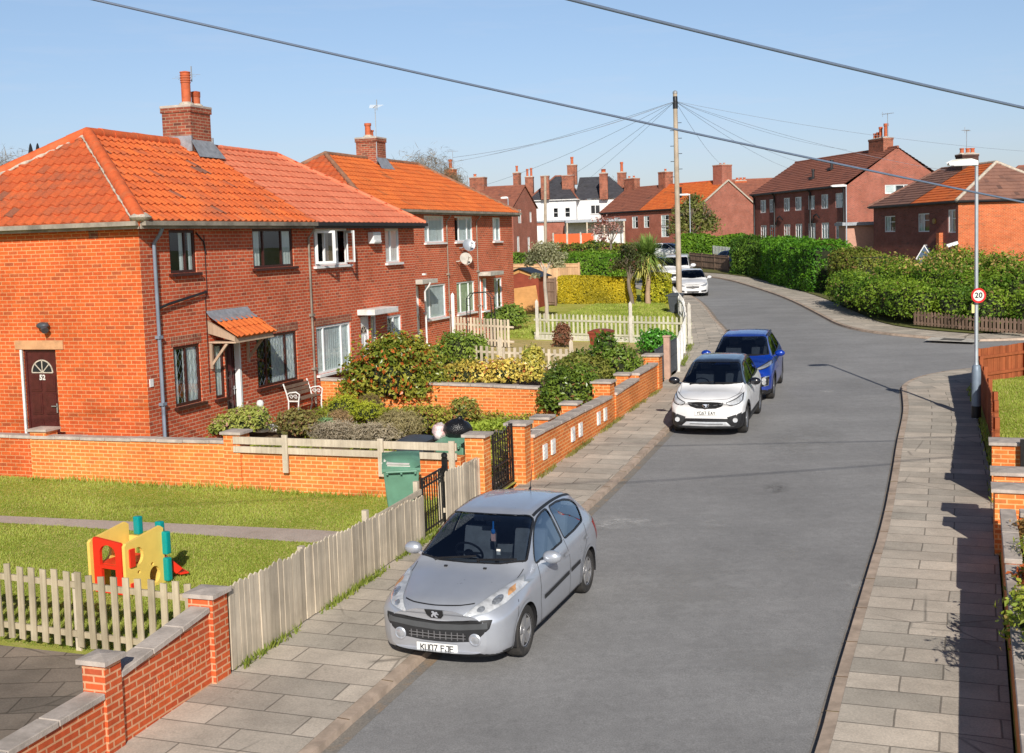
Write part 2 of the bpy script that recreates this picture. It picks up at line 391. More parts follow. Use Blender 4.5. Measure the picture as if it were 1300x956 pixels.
TERRA = M_plain('terracotta', (.52, .12, .045), .75, var=.2, sc=8, dirt=(.25, .1, .06))
LEAD = M_plain('lead', (.33, .35, .38), .55, .3, var=.25, sc=7)
STONE = M_plain('coping_stone', (.46, .40, .35), .95, var=.25, sc=5, bmp=.4, dirt=(.30, .26, .22))
SANDST = M_plain('sandstone', (.56, .30, .15), .95, var=.2, sc=5)
CONC = M_plain('concrete', (.52, .49, .43), .95, var=.2, sc=5, bmp=.4, dirt=(.33, .30, .26))
FASCIA = M_plain('gutter_grey', (.30, .26, .21), .7, var=.3, sc=3, dirt=(.09, .08, .07))
BLACKP = M_plain('black_plastic', (.018, .018, .02), .45, var=.2)
GREYPIPE = M_plain('grey_pipe', (.20, .24, .30), .5, var=.15, sc=3)
WHITEP = M_plain('white_upvc', (.80, .80, .79), .4, var=.05, sc=3)
BROWNP = M_plain('mahogany_frame', (.055, .016, .012), .35, var=.25, sc=9)
DOORB = M_plain('mahogany_door', (.075, .016, .014), .35, var=.25, sc=7)
GLASS = M_glass('window_glass', (.86, .92, .93), 1.5, .01, .05)
NET = M_curtain('net_curtain', (.92, .94, .90), 7)
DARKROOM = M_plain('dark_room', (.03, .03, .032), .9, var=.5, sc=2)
GREENC = M_curtain('green_curtain', (.68, .74, .46), 6)
WARMC = M_curtain('warm_curtain', (.34, .22, .14), 5)
WOOD_GREY = M_wood('weathered_wood', (.44, .37, .28), (.62, .54, .42))
WOOD_OLD = M_wood('old_picket_wood', (.34, .28, .18), (.50, .43, .30))
WOOD_PALE = M_wood('pale_wood', (.54, .45, .33), (.68, .59, .47))
WOOD_BROWN = M_wood('brown_fence_wood', (.25, .068, .026), (.36, .105, .042))
WOOD_TAN = M_wood('tan_fence_wood', (.62, .37, .19), (.74, .48, .28))
WOOD_RED = M_wood('red_shed_wood', (.24, .05, .03), (.31, .075, .04), grain=(3, 3, 30))
WOOD_BROWNGREY = M_wood('old_brown_wood', (.17, .11, .08), (.26, .18, .13))
PLY = M_wood('plywood', (.52, .26, .09), (.60, .31, .12), grain=(4, 4, 14))
WHITE_PAINT = M_plain('white_paint', (.78, .77, .74), .6, var=.12, sc=5, dirt=(.55, .52, .45))
IRON = M_plain('black_iron', (.016, .016, .017), .45, .3, var=.3, sc=12)
GALV = M_plain('galvanised', (.42, .46, .50), .45, .5, var=.12, sc=3)
LAMPW = M_plain('lamp_white', (.82, .82, .82), .35, var=.05)
ALU = M_plain('aluminium', (.55, .56, .58), .35, .8, var=.1)
BIN_GREEN = M_plain('bin_green', (.12, .26, .175), .5, var=.12, sc=4, dirt=(.15, .34, .24))
BIN_GREY = M_plain('bin_grey', (.06, .068, .08), .45, var=.15, sc=4)
BIN_BROWN = M_plain('bin_brown', (.26, .055, .028), .5, var=.12, sc=4)
BAG = M_plain('black_bag', (.012, .012, .014), .22, var=.3, sc=8, bmp=.9)
PAPER = M_plain('paper', (.72, .68, .62), .8, var=.1)
TOY_Y = M_plain('toy_yellow', (.86, .60, .14), .4, var=.05)
TOY_R = M_plain('toy_red', (.75, .035, .015), .38, var=.06)
TOY_T = M_plain('toy_teal', (.0, .28, .27), .4, var=.06)
ASPHALT = M_asphalt('asphalt', (.268, .264, .26))
FLAGS = M_flags('paving_flags', (.54, .482, .412), (.445, .398, .342), w=1.0, h=.45)
FLAGS2 = M_flags('patio_flags', (.27, .225, .185), (.19, .16, .135), .75, .42)
KERB = M_plain('kerb_stone', (.46, .36, .28), .95, var=.25, sc=4, bmp=.4, dirt=(.28, .22, .17))
PATHM = M_ground('path_concrete', [(.44, .36, .31), (.52, .44, .38), (.34, .28, .22)], [.8, 2.5], bsc=50, bst=.3)
LAWN = M_ground('lawn', [(.34, .37, .055), (.48, .47, .11), (.58, .50, .19)], [.9, 1.7], bsc=55, bst=.8)
LAWN_DRY = M_ground('lawn_worn', [(.44, .36, .14), (.54, .42, .20), (.26, .28, .06)], [.8, 1.3], bsc=40, bst=.6)
SOIL = M_ground('soil', [(.15, .10, .06), (.24, .17, .11), (.12, .15, .035)], [1.5, 3], bsc=35, bst=.9)
EARTH = M_ground('earth', [(.12, .14, .04), (.17, .16, .06), (.14, .11, .07)], [.1, .4], bsc=8, bst=.3)
LEAF = M_leaf('leaf'); LEAFG = M_leaf('leaf_glossy', .12, .3)
GRASSM = M_leaf('grass_blade', .3, .6)
TWIG = M_plain('twig', (.10, .075, .055), .9, var=.3, sc=8)
BARK = M_wood('bark', (.16, .125, .095), (.25, .20, .155))
BARKP = M_wood('pale_bark', (.40, .34, .28), (.52, .45, .38))
PALMB = M_wood('palm_bark', (.30, .20, .13), (.40, .28, .19), grain=(6, 6, 14))
POLEW = M_wood('pole_wood', (.36, .29, .22), (.48, .40, .31), grain=(20, 20, .7))
CABLE = M_plain('cable', (.12, .16, .24), .5, var=.1)
WIRE = M_plain('thin_wire', (.26, .31, .38), .6, var=.1)
WHITER = M_plain('white_render', (.80, .80, .79), .9, var=.06, sc=2)
# ---------------------------------------------------------------- houses (local frame: X along the front, Y into the house, front face at y = 0)
def wall_sheet(mb, O, U, N, w, h, holes, depth=.12, m=0, top=None):
    """wall of width w, height h from O along U, outward normal N, with holes (u0,u1,z0,z1) and reveals"""
    O, U, N = Vector(O), Vector(U), Vector(N); Z = Vector((0, 0, 1))
    us = sorted({0, w} | {x for q in holes for x in q[:2]}); zs = sorted({0, h} | {x for q in holes for x in q[2:]})
    flip = U.cross(Z).dot(N) < 0
    def q(a, b, c, d): mb.poly([d, c, b, a] if flip else [a, b, c, d], m)
    for i in range(len(us) - 1):
        for j in range(len(zs) - 1):
            uc, zc = (us[i] + us[i + 1]) / 2, (zs[j] + zs[j + 1]) / 2
            if any(a < uc < b and c < zc < d for a, b, c, d in holes): continue
            q(O + U * us[i] + Z * zs[j], O + U * us[i + 1] + Z * zs[j], O + U * us[i + 1] + Z * zs[j + 1], O + U * us[i] + Z * zs[j + 1])
    I = -N * depth
    for a, b, c, d in holes:
        p = [O + U * a + Z * c, O + U * b + Z * c, O + U * b + Z * d, O + U * a + Z * d]
        for k in range(4): q(p[k] + I, p[(k + 1) % 4] + I, p[(k + 1) % 4], p[k]) if False else q(p[k], p[(k + 1) % 4], p[(k + 1) % 4] + I, p[k] + I)
def window(parent, O, U, N, hole, fm, cur=None, cols=(.5,), bars=(), sill=None, fw=.06, rec=.025, lintel=None, gname='pane', open_=None, detail=True, lattice=False):
    """window in a hole of a wall: frame > pane, curtain, sill"""
    O, U, N = Vector(O), Vector(U), Vector(N); Z = Vector((0, 0, 1)); a, b, c, d = hole
    P = O + U * a + Z * c - N * rec; w, h = b - a, d - c; t = .06
    mb = MB()
    def bar(u0, u1, z0, z1, dep=0.): mb.obox(P + U * (u0 + u1) / 2 + Z * (z0 + z1) / 2 - N * (t / 2 - dep), U * (u1 - u0), -N * t, Z * (z1 - z0))
    bar(0, w, 0, fw); bar(0, w, h - fw, h); bar(0, fw, fw, h - fw); bar(w - fw, w, fw, h - fw)
    edges = [fw] + [w * x for x in cols] + [w - fw]
    for x in cols: bar(w * x - fw * .45, w * x + fw * .45, fw, h - fw)
    for ci, zf in bars: bar(edges[ci] + fw * .3, edges[ci + 1] - fw * .3, h * zf - fw * .35, h * zf + fw * .35, -.003)
    if open_:
        for ci, ang in open_:   # an opened casement, swung outward
            u0, u1 = edges[ci] + .01, edges[ci + 1] - .01; cw = u1 - u0
            H0 = P + U * (u0 if ang > 0 else u1) + N * .01; D = (U * math.cos(ang) + N * math.sin(abs(ang))) * cw if ang > 0 else (-U * math.cos(ang) + N * math.sin(abs(ang))) * cw
            Tn = D.cross(Z).normalized()
            for (f0, f1, z0, z1) in ((0, 1, fw, fw * 2), (0, 1, h - 2 * fw, h - fw), (0, .14, 2 * fw, h - 2 * fw), (.86, 1, 2 * fw, h - 2 * fw)):
                mb.obox(H0 + D * (f0 + f1) / 2 + Z * (z0 + z1) / 2, D * (f1 - f0), Tn * .04, Z * (z1 - z0))
    f = mb.build('window', fm, parent)
    g = MB(); x = P - N * .025
    g.poly([x + U * .02 + Z * .02, x + U * (w - .02) + Z * .02, x + U * (w - .02) + Z * (h - .02), x + U * .02 + Z * (h - .02)])
    if not open_: g.build(gname, GLASS, f)
    else:
        g = MB(); x0, x1 = edges[1], edges[2]
        g.poly([x + U * x0 + Z * .02, x + U * x1 + Z * .02, x + U * x1 + Z * (h - .02), x + U * x0 + Z * (h - .02)]); g.build(gname, GLASS, f)
    if lattice:   # leaded lights
        l = MB(); x = P - N * .020; s = .17
        for sg in (1, -1):
            k = -h
            while k < w + h:
                pts = []
                for q in range(41):
                    z = h * q / 40; u = k + sg * z * .62 if sg > 0 else k + h * .62 - z * .62
                    if fw < u < w - fw: pts.append((u, z))
                if len(pts) > 3:
                    l.bar(x + U * pts[0][0] + Z * pts[0][1], x + U * pts[-1][0] + Z * pts[-1][1], .0035, .003, up=N)
                k += s
        l.build('leading', GREYPIPE, f)
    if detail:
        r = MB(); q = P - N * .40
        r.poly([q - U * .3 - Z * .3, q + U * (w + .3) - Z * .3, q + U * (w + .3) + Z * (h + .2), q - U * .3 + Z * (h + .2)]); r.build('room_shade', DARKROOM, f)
    if cur:
        for (f0, f1, cm) in cur:
            k = MB(); y = P - N * .05; n = max(2, int((f1 - f0) * w / .06))
            for i in range(n):
                u0, u1 = w * f0 + (f1 - f0) * w * i / n, w * f0 + (f1 - f0) * w * (i + 1) / n
                d0, d1 = N * (.008 * (i % 2)), N * (.008 * ((i + 1) % 2))
                k.poly([y + d0 + U * u0 + Z * .03, y + d1 + U * u1 + Z * .03, y + d1 + U * u1 + Z * (h - .04), y + d0 + U * u0 + Z * (h - .04)])
            k.build('curtain', cm, f)
    if sill:
        s = MB(); s.obox(P + U * w / 2 - Z * .035 + N * (rec / 2 + .03), U * (w + .14), N * (rec + .14), Z * .06); s.build('sill', sill, f)
    return f
def tile_slope(O, U, V, W, Ls, li, ri, tw=.25, gauge=.3, amp=.035, lift=.022, ns=6, jit=.006, prof='pan'):
    """tiled slope as real geometry: returns V, F, UV arrays"""
    O, U, V = np.array(O), np.array(U), np.array(V); N = np.cross(U, V)
    nk = max(1, round(Ls / gauge)); gauge = Ls / nk
    VV, FF, UU = [], [], []; base = 0
    for k in range(nk):
        v0, v1 = k * gauge, (k + 1) * gauge
        xl, xr = li * (v0 + v1) / 2 / Ls, W - ri * (v0 + v1) / 2 / Ls
        if xr - xl < .05: continue
        g = np.arange(math.floor(xl / tw) * ns, math.ceil(xr / tw) * ns + 1) * (tw / ns)
        x = np.clip(g, xl, xr); x = np.unique(np.round(x, 5)); n = len(x)
        fr = (x / tw) % 1.0
        if prof == 'pan': h = amp * (.5 + .5 * np.cos(2 * PI * (fr - .25))) ** 1.5
        elif prof == 'roman': h = amp * np.maximum(0, np.cos(2 * PI * (fr - .5))) ** .7
        else: h = np.zeros(n)
        col = np.floor(x / tw + 1e-6).astype(int)
        jt = ((np.sin(col * 12.9898 + k * 78.233) * 43758.5453) % 1.0) * jit
        low = lift + h + jt; hi = h * .9
        P = lambda vv, hh: O + np.outer(x, U) + vv * V + np.outer(hh, N)
        VV.append(np.concatenate([P(v0, hi * 0 - .005), P(v0 + 0., low), P(v1 + gauge * .12, hi + .002)]))
        i = np.arange(n - 1)
        for r0 in (0, n):
            FF.append(np.stack([base + r0 + i, base + r0 + i + 1, base + r0 + n + i + 1, base + r0 + n + i], 1))
            xm = (x[:-1] + x[1:]) / 2 / tw; cf = np.floor(xm)
            a = np.stack([np.stack([cf + .1 + .8 * ((x[:-1] / tw) - cf), np.full(n - 1, k + .1)], 1), np.stack([cf + .1 + .8 * ((x[1:] / tw) - cf), np.full(n - 1, k + .1)], 1),
                          np.stack([cf + .1 + .8 * ((x[1:] / tw) - cf), np.full(n - 1, k + .9)], 1), np.stack([cf + .1 + .8 * ((x[:-1] / tw) - cf), np.full(n - 1, k + .9)], 1)], 1)
            UU.append(a)
        base += 3 * n
    return np.concatenate(VV), np.concatenate(FF), np.concatenate(UU)
def join_slopes(name, parts, mats, parent, smooth=True):
    V, Fc, U, MI = [], [], [], []; b = 0
    for (v, f, u), mi in parts:
        V.append(v); Fc.append(f + b); U.append(u); MI.append(np.full(len(f), mi)); b += len(v)
    me = np_mesh(name, np.concatenate(V), np.concatenate(Fc), np.concatenate(U), smooth=False, mi=np.concatenate(MI))
    if smooth:
        me.polygons.foreach_set('use_smooth', [True] * len(me.polygons)); me.set_sharp_from_angle(angle=R(40))
    return link(name, me, mats, parent)
def ridge_run(mb, p, q, r=.11, m=0, step=.45):
    p, q = Vector(p), Vector(q); L = (q - p).length; n = max(1, round(L / step)); d = (q - p) / n
    for i in range(n):
        a = p + d * i; b = p + d * (i + 1.06)
        mb.cyl(a + Vector((0, 0, rnd.uniform(-.008, .008))), b, r * rnd.uniform(.98, 1.04), r * .95, 10, m)
def roof(parent, L, d, hE, hR, s1, s2, ends, mats, tw=.25, gauge=.3, ns=6, prof='pan', ov=.28, amp=.035, back=True, ridge_m=None, lift=.022, name='roof', rr=.11):
    """ends: (near, far) each 'hip', 'gable' or 'party'. mats: front, end slopes"""
    xo0 = -ov if ends[0] == 'hip' else (-.12 if ends[0] == 'gable' else 0); xo1 = L + (ov if ends[1] == 'hip' else (.12 if ends[1] == 'gable' else 0))
    zE = hE + .03; yE = -ov; yB = d + ov; ym = d / 2
    rx0 = s1 if ends[0] == 'hip' else xo0; rx1 = L - s2 if ends[1] == 'hip' else xo1
    A = Vector((xo0, yE, zE)); V = Vector((0, ym - yE, hR - zE)); Ls = V.length; V.normalize()
    parts = [(tile_slope(A, (1, 0, 0), V, xo1 - xo0, Ls, rx0 - xo0, xo1 - rx1, tw, gauge, amp, lift, ns, prof=prof), 0)]
    if ends[0] == 'hip':
        O = Vector((xo0, yB, zE)); V2 = Vector((rx0 - xo0, 0, hR - zE)); l2 = V2.length; V2.normalize()
        parts.append((tile_slope(O, (0, -1, 0), V2, yB - yE, l2, yB - ym, ym - yE, tw, gauge, amp, lift, ns, prof=prof), 1))
    if ends[1] == 'hip':
        O = Vector((xo1, yE, zE)); V2 = Vector((rx1 - xo1, 0, hR - zE)); l2 = V2.length; V2.normalize()
        parts.append((tile_slope(O, (0, 1, 0), V2, yB - yE, l2, ym - yE, yB - ym, tw, gauge, amp, lift, ns, prof=prof), 1))
    if back:
        O = Vector((xo1, yB, zE)); V2 = Vector((0, ym - yB, hR - zE)); l2 = V2.length; V2.normalize()
        parts.append((tile_slope(O, (-1, 0, 0), V2, xo1 - xo0, l2, xo1 - rx1, rx0 - xo0, tw, gauge, 0, lift, 1, prof='flat'), 0))
    o = join_slopes(name, parts, mats, parent)
    mb = MB(); z = Vector((0, 0, .03))
    ridge_run(mb, Vector((rx0, ym, hR)) + z, Vector((rx1, ym, hR)) + z, rr)
    for e, x, rx in ((ends[0], xo0, rx0), (ends[1], xo1, rx1)):
        if e == 'hip':
            ridge_run(mb, Vector((x, yE, zE)) + z, Vector((rx, ym, hR)) + z, rr); ridge_run(mb, Vector((x, yB, zE)) + z, Vector((rx, ym, hR)) + z, rr)
    rm = mb.build('ridge_tiles', ridge_m or RIDGE, o, smooth=50)
    return o
def gutters(parent, L, d, hE, ends, m=None, ov=.28):
    mb = MB(); x0 = -ov if ends[0] == 'hip' else 0.002; x1 = L + (ov if ends[1] == 'hip' else -.002)
    z = hE
    def run(p, q, n):
        p, q, n = Vector(p), Vector(q), Vector(n)
        mb.bar(p - Vector((0, 0, .045)) - n * .02, q - Vector((0, 0, .045)) - n * .02, .03, .13)       # fascia board
        mb.bar(p + n * .055, q + n * .055, .10, .09)                                             # gutter
    run((x0 + .004, -ov, z), (x1 - .004, -ov, z), (0, -1, 0))
    if ends[0] == 'hip': run((-ov, d + ov - .06, z + .001), (-ov, -ov + .06, z + .001), (-1, 0, 0))
    if ends[1] == 'hip': run((L + ov, -ov + .06, z + .001), (L + ov, d + ov - .06, z + .001), (1, 0, 0))
    mb.build('gutter', m or FASCIA, parent)
    s = MB(); s.box(x0 + .01, x1 - .01, -ov + .02, -.005, z - .10, z - .075)
    if ends[0] == 'hip': s.box(-ov + .02, -.005, 0, d + ov - .05, z - .101, z - .076)
    if ends[1] == 'hip': s.box(L + .005, L + ov - .02, 0, d + ov - .05, z - .101, z - .076)
    s.build('soffit', BLACKP, parent)
def chimney(parent, x, y, z0, z1, w, dp, pots, m=None, flash=True, cap=None):
    mb = MB(); mb.box(x - w / 2, x + w / 2, y - dp / 2, y + dp / 2, z0, z1)
    mb.box(x - w / 2 - .03, x + w / 2 + .03, y - dp / 2 - .03, y + dp / 2 + .03, z1 - .16, z1 - .04)
    c = mb.build('chimney', m or BR_STACK, parent)
    k = MB(); k.box(x - w / 2 - .04, x + w / 2 + .04, y - dp / 2 - .04, y + dp / 2 + .04, z1 - .04, z1 + .03); k.build('cap', cap or STONE, c, bevel=.01)
    for px, py, h, r, crown in pots:
        p = MB(); pr = [(r * 1.0, 0), (r * .93, .08), (r * .85, h * .8), (r * 1.05, h * .82), (r * 1.05, h), (r * .75, h), (r * .7, h * .5)]
        if crown:
            pr = [(r, 0), (r * .9, .06), (r * .9, h * .68)] + [(r * (.9 if i % 2 else 1.04), h * (.68 + .30 * i / 8)) for i in range(9)] + [(r * 1.0, h), (r * .3, h + .02)]
        p.lathe(pr, (x + px, y + py, z1 + .02), n=16); p.build('chimney_pot', TERRA, c, smooth=40)
        q = MB(); q.lathe([(r * 1.6, 0), (r * 1.3, .07), (r * .9, .1)], (x + px, y + py, z1 + .028), n=14); q.build('flaunching', MORTAR, c)
    return c
def walls(parent, L, d, h, front, near=(), far=None, mats=BR_FAR, mat_end=None, gable=(False, False), hR=0, back=True, faces=(1, 1, 1), ends_m=None, depth=.12):
    mb = MB()
    if faces[0]: wall_sheet(mb, (0, 0, 0), (1, 0, 0), (0, -1, 0), L, h, [q for q in front], depth)
    if faces[1]: wall_sheet(mb, (0, d, 0), (0, -1, 0), (-1, 0, 0), d, h, [(d - b, d - a, c, e) for a, b, c, e in near], depth, m=1)
    if faces[2]: wall_sheet(mb, (L, 0, 0), (0, 1, 0), (1, 0, 0), d, h, far or [], depth, m=1)
    if back: wall_sheet(mb, (L, d, 0), (-1, 0, 0), (0, 1, 0), L, h, [], m=0)
    if gable[0]: mb.poly([(0, d, h), (0, 0, h), (0, d / 2, hR - .02)], 1)
    if gable[1]: mb.poly([(L, 0, h), (L, d, h), (L, d / 2, hR - .02)], 1)
    return mb.build('wall', [mats, mat_end or mats], parent)
FU, FN = (1, 0, 0), (0, -1, 0)
def front_win(p, hole, fm, **k): return window(p, (0, 0, 0), FU, FN, hole, fm, **k)
# ---------------------------------------------------------------- the two semi-detached pairs on the left
def aerial(parent, x, y, z, h, rz, n=6, s=1.0):
    m = MB(); m.cyl((x, y, z - .9), (x, y, z + h), .018 * s, n=6)
    d = Vector((math.cos(rz), math.sin(rz), 0)); t = Vector((-d.y, d.x, 0)); c = Vector((x, y, z + h - .05))
    m.cyl(c - d * .5, c + d * .6, .012 * s, n=5)
    for i in range(n): q = c + d * (-.45 + i * .95 / (n - 1)); m.cyl(q - t * (.26 - .02 * i), q + t * (.26 - .02 * i), .009 * s, n=4)
    m.bar(c - d * .5 - Vector((0, 0, .2)), c - d * .5 + Vector((0, 0, .2)), .02, .03)
    m.build('aerial', GALV, parent)
def panel_door(parent, O, U, N, w, h, mat, fan=False, white=False, handle=True, num=None, rec=.08):
    O, U, N = Vector(O), Vector(U), Vector(N); Z = Vector((0, 0, 1)); P = O - N * rec; mb = MB()
    mb.obox(P + U * w / 2 + Z * h / 2 - N * .025, U * w, -N * .05, Z * h)
    f = .05
    for u0, u1 in ((0, f), (w - f, w)): mb.obox(P + U * (u0 + u1) / 2 + Z * h / 2 + N * .012, U * (u1 - u0), -N * .025, Z * h)
    mb.obox(P + U * w / 2 + Z * (h - f / 2) + N * .012, U * (w - 2 * f), -N * .025, Z * f)
    pw = (w - 2 * f) * .36
    for cx_ in (.29, .71):
        for z0, z1 in ((.10, .36), (.41, .60), (.62, .76 if fan else .94)):
            c = P + U * (w * cx_) + Z * h * (z0 + z1) / 2
            mb.obox(c + N * .008, U * pw, -N * .016, Z * h * (z1 - z0)); mb.obox(c + N * .02, U * (pw - .07), -N * .012, Z * (h * (z1 - z0) - .07))
    d = mb.build('door', mat, parent, bevel=.004)
    if fan:
        g = MB(); r = w * .31; c = P + U * w / 2 + Z * h * .79 + N * .006
        pts = [c + U * r * math.cos(PI * i / 12) + Z * r * math.sin(PI * i / 12) for i in range(13)]; g.poly(pts); g.build('fanlight', BLACKP, d)
        b = MB()
        for t in (0, PI * .25, PI * .5, PI * .75, PI): b.bar(c, c + (U * math.cos(t) + Z * math.sin(t)) * r, .022, .012, up=N)
        for i in range(12): b.bar(pts[i], pts[i + 1], .026, .012, up=N)
        b.build('fanlight_bars', MORTAR, d)
    if handle:
        k = MB(); k.obox(P + U * w * .90 + Z * h * .47 + N * .03, U * .03, -N * .01, Z * .2); k.bar(P + U * w * .9 + Z * h * .49 + N * .07, P + U * (w * .9 - .11) + Z * h * .49 + N * .07, .02, .02)
        k.obox(P + U * w * .90 + Z * h * .49 + N * .05, U * .02, -N * .05, Z * .02); k.build('handle', ALU, d)
    if num: put_text(num, .15, d, WHITE_PAINT, P + U * w * .5 + Z * h * .745 + N * .016, U, Z, bold=.006)
    return d
def downpipe(parent, x, y, z0, z1, m=GREYPIPE, r=.04):
    mb = MB(); mb.tube([(x, y - .22, z1), (x, y - .16, z1 - .12), (x, y, z1 - .3), (x, y, z0 + .1), (x, y - .1, z0)], r, 8)
    for z in (z0 + 1.2, z0 + 2.6): mb.box(x - .07, x + .07, y - .05, y + .06, z - .03, z + .03)
    return mb.build('downpipe', m, parent, smooth=50)
def slab_canopy(parent, x0, x1, z, proj=.55, m=WHITE_PAINT):
    mb = MB(); mb.box(x0, x1, -proj, -.003, z, z + .16); mb.build('door_canopy', m, parent, bevel=.01)
def soldier(parent, x0, x1, z):      # soldier course above a window
    mb = MB(); n = int((x1 - x0) / .085)
    for i in range(n):
        a = x0 + (x1 - x0) * i / n; mb.box(a + .005, a + (x1 - x0) / n - .005, -.006, .01, z + .01, z + .22)
    mb.build('lintel', BR_STACK, parent)
H1 = Vector((-7.51, 24.4, .62)); R1z = PI / 2 - .33; hE, hR, dp = 4.95, 7.13, 6.4
H1loc = lambda x, y, z=0: H1 + Vector((math.sin(.33), math.cos(.33), 0)) * x + Vector((-math.cos(.33), math.sin(.33), 0)) * y + Vector((0, 0, z))
h = thing('semi_detached_house', 'brick corner house with weathered orange hipped roof, brown window frames and tiled porch', 'house', H1, R1z, 'semi-detached brick houses on the left')
near_holes = [(2.24, 3.10, .02, 2.38)]
fr = [(1.03, 2.0, 3.9, 4.82), (4.38, 6.32, 3.9, 4.84), (.96, 1.95, 1.05, 2.34), (4.32, 6.28, 1.02, 2.27), (2.50, 2.90, 1.02, 2.26), (2.94, 3.54, .1, 2.28)]
walls(h, 7, dp, hE - .02, fr, near_holes, mats=BR_FRONT, mat_end=BR_END, faces=(1, 1, 0))
front_win(h, fr[0], BROWNP, cols=(.62,), sill=BROWNP, cur=[(.45, .62, NET), (.8, 1, NET)])
front_win(h, fr[1], BROWNP, cols=(.27, .72), sill=BROWNP, cur=[(.02, .2, NET), (.74, .98, NET)])
front_win(h, fr[2], BROWNP, cols=(.48,), sill=BROWNP, cur=[(0, .2, NET), (.42, 1, NET)], lattice=True)
front_win(h, fr[3], BROWNP, cols=(.24, .72), sill=BROWNP, cur=[(.40, .98, NET)], lattice=True)
front_win(h, fr[4], BROWNP, cols=(), sill=BROWNP, cur=[(.1, .9, NET)])
panel_door(h, (2.98, 0, .1), FU, FN, .5, 2.14, DOORB, rec=.14)
mb = MB(); mb.box(3.49, 3.56, -.03, .1, .1, 2.26); mb.build('door_jamb', WHITEP, h)
for q in (fr[2], fr[3]): soldier(h, q[0] - .08, q[1] + .08, q[3])
# porch canopy: lead flashing, a few pantiles, timber cheeks and brackets
po = MB(); po.add([(2.30, -.006, 2.52), (2.30, -.68, 2.34), (2.30, -.68, 2.44), (2.30, -.006, 2.80), (2.36, -.006, 2.52), (2.36, -.68, 2.34), (2.36, -.68, 2.44), (2.36, -.006, 2.80)], [(0, 1, 2, 3), (7, 6, 5, 4), (0, 4, 5, 1), (1, 5, 6, 2), (2, 6, 7, 3)])
po.add([(3.90, -.006, 2.52), (3.90, -.68, 2.34), (3.90, -.68, 2.44), (3.90, -.006, 2.80), (3.96, -.006, 2.52), (3.96, -.68, 2.34), (3.96, -.68, 2.44), (3.96, -.006, 2.80)], [(0, 1, 2, 3), (7, 6, 5, 4), (0, 4, 5, 1), (1, 5, 6, 2), (2, 6, 7, 3)])
po.box(2.36, 3.90, -.68, -.64, 2.30, 2.42); po.box(2.30, 3.96, -.70, -.01, 2.30, 2.335)
for x in (2.32, 3.86):
    po.box(x, x + .055, -.065, -.004, 1.72, 2.30); po.bar((x + .028, -.05, 1.82), (x + .028, -.45, 2.29), .045, .055)
pc = po.build('porch_canopy', M_wood('porch_wood', (.36, .25, .17), (.48, .36, .26)), h)
vv = Vector((0, .69, .46)).normalized()
join_slopes('porch_tiles', [(tile_slope((2.27, -.75, 2.42), FU, vv, 1.72, .66, 0, 0, .215, .33, .045, .02, 6, prof='pan'), 0)], T_ORANGE, pc)
fl = MB(); fl.add([(2.24, -.008, 3.02), (4.0, -.008, 3.02), (4.0, -.10, 2.90), (2.24, -.10, 2.90), (4.0, -.28, 2.78), (2.24, -.28, 2.78)], [(3, 2, 1, 0), (5, 4, 2, 3)]); fl.build('lead_flashing', LEAD, pc)
panel_door(h, (0, 3.10, .02), (0, -1, 0), (-1, 0, 0), .86, 2.36, DOORB, fan=True, num='52')
mb = MB(); mb.box(-.03, -.003, 2.02, 3.26, 2.39, 2.58); mb.build('door_lintel', SANDST, h)
mb = MB(); mb.box(-.02, .03, 3.10, 3.15, .02, 2.38); mb.build('door_frame', WHITEP, h)
mb = MB(); mb.ball((-.11, 2.43, 2.90), .10, .15, .075, 12, 8); mb.box(-.05, -.002, 2.38, 2.48, 2.86, 2.96); mb.cyl((-.13, 2.40, 2.88), (-.2, 2.30, 2.80), .06, .075, 12); mb.build('wall_lamp', BIN_GREY, h, smooth=50)
mb = MB(); mb.box(-.012, -.003, .99, 1.21, 4.68, 4.9); mb.build('air_brick', BR_STACK, h)
downpipe(h, .42, -.055, 0.0, hE - .1)
mb = MB(); mb.tube([(.44, -.07, 3.20), (.8, -.075, 3.27), (2.2, -.07, 3.45), (2.26, -.02, 3.46)], .032, 8); mb.build('waste_pipe', BLACKP, h, smooth=50)
mb = MB(); mb.tube([(2.32, -.015, 4.7), (2.33, -.015, 3.4), (2.25, -.015, 3.3), (2.24, -.015, 1.2)], .008, 5); mb.tube([(2.02, -.02, 4.75), (2.3, -.02, 4.55), (2.35, -.02, 4.3)], .02, 5); mb.build('wall_cable', BLACKP, h)
mb = MB(); mb.box(.07, .19, -.02, -.003, 1.6, 1.76); mb.build('house_number_plate', WHITEP, h)
roof(h, 7, dp, hE, hR, 2.7, 0, ('hip', 'party'), [T_OLD, T_OLDEND], tw=.24, gauge=.33, ns=8, amp=.05, lift=.03, rr=.14)
gutters(h, 7, dp, hE, ('hip', 'party'))
mb = MB(); mb.ball((-.24, -.24, hE + .12), .20, .2, .09, 9, 6, jit=.5)
a0, a1 = Vector((-.28, dp + .28, hE + .03)), Vector((2.7, dp / 2, hR))
mb.tube([a0.lerp(a1, .06 + .92 * i / 40) + Vector((-.02 + rnd.uniform(-.02, .02), -.15 + rnd.uniform(-.02, .02), .035 + rnd.uniform(-.02, .01))) for i in range(41)], [rnd.uniform(.015, .06) for i in range(41)], 6)
b0 = Vector((-.28, -.28, hE + .03))
mb.tube([b0.lerp(a1, .05 + .93 * i / 40) + Vector((-.14 + rnd.uniform(-.015, .015), .08, .0 + rnd.uniform(-.02, .0))) for i in range(41)], [rnd.uniform(.008, .032) for i in range(41)], 6)
mb.build('hip_mortar', MORTAR, h, smooth=60)
c = chimney(h, 6.72, dp / 2, hR - .9, 8.10, .92, .86, [(-.18, -.15, .88, .135, True), (.30, -.12, .42, .125, True)])
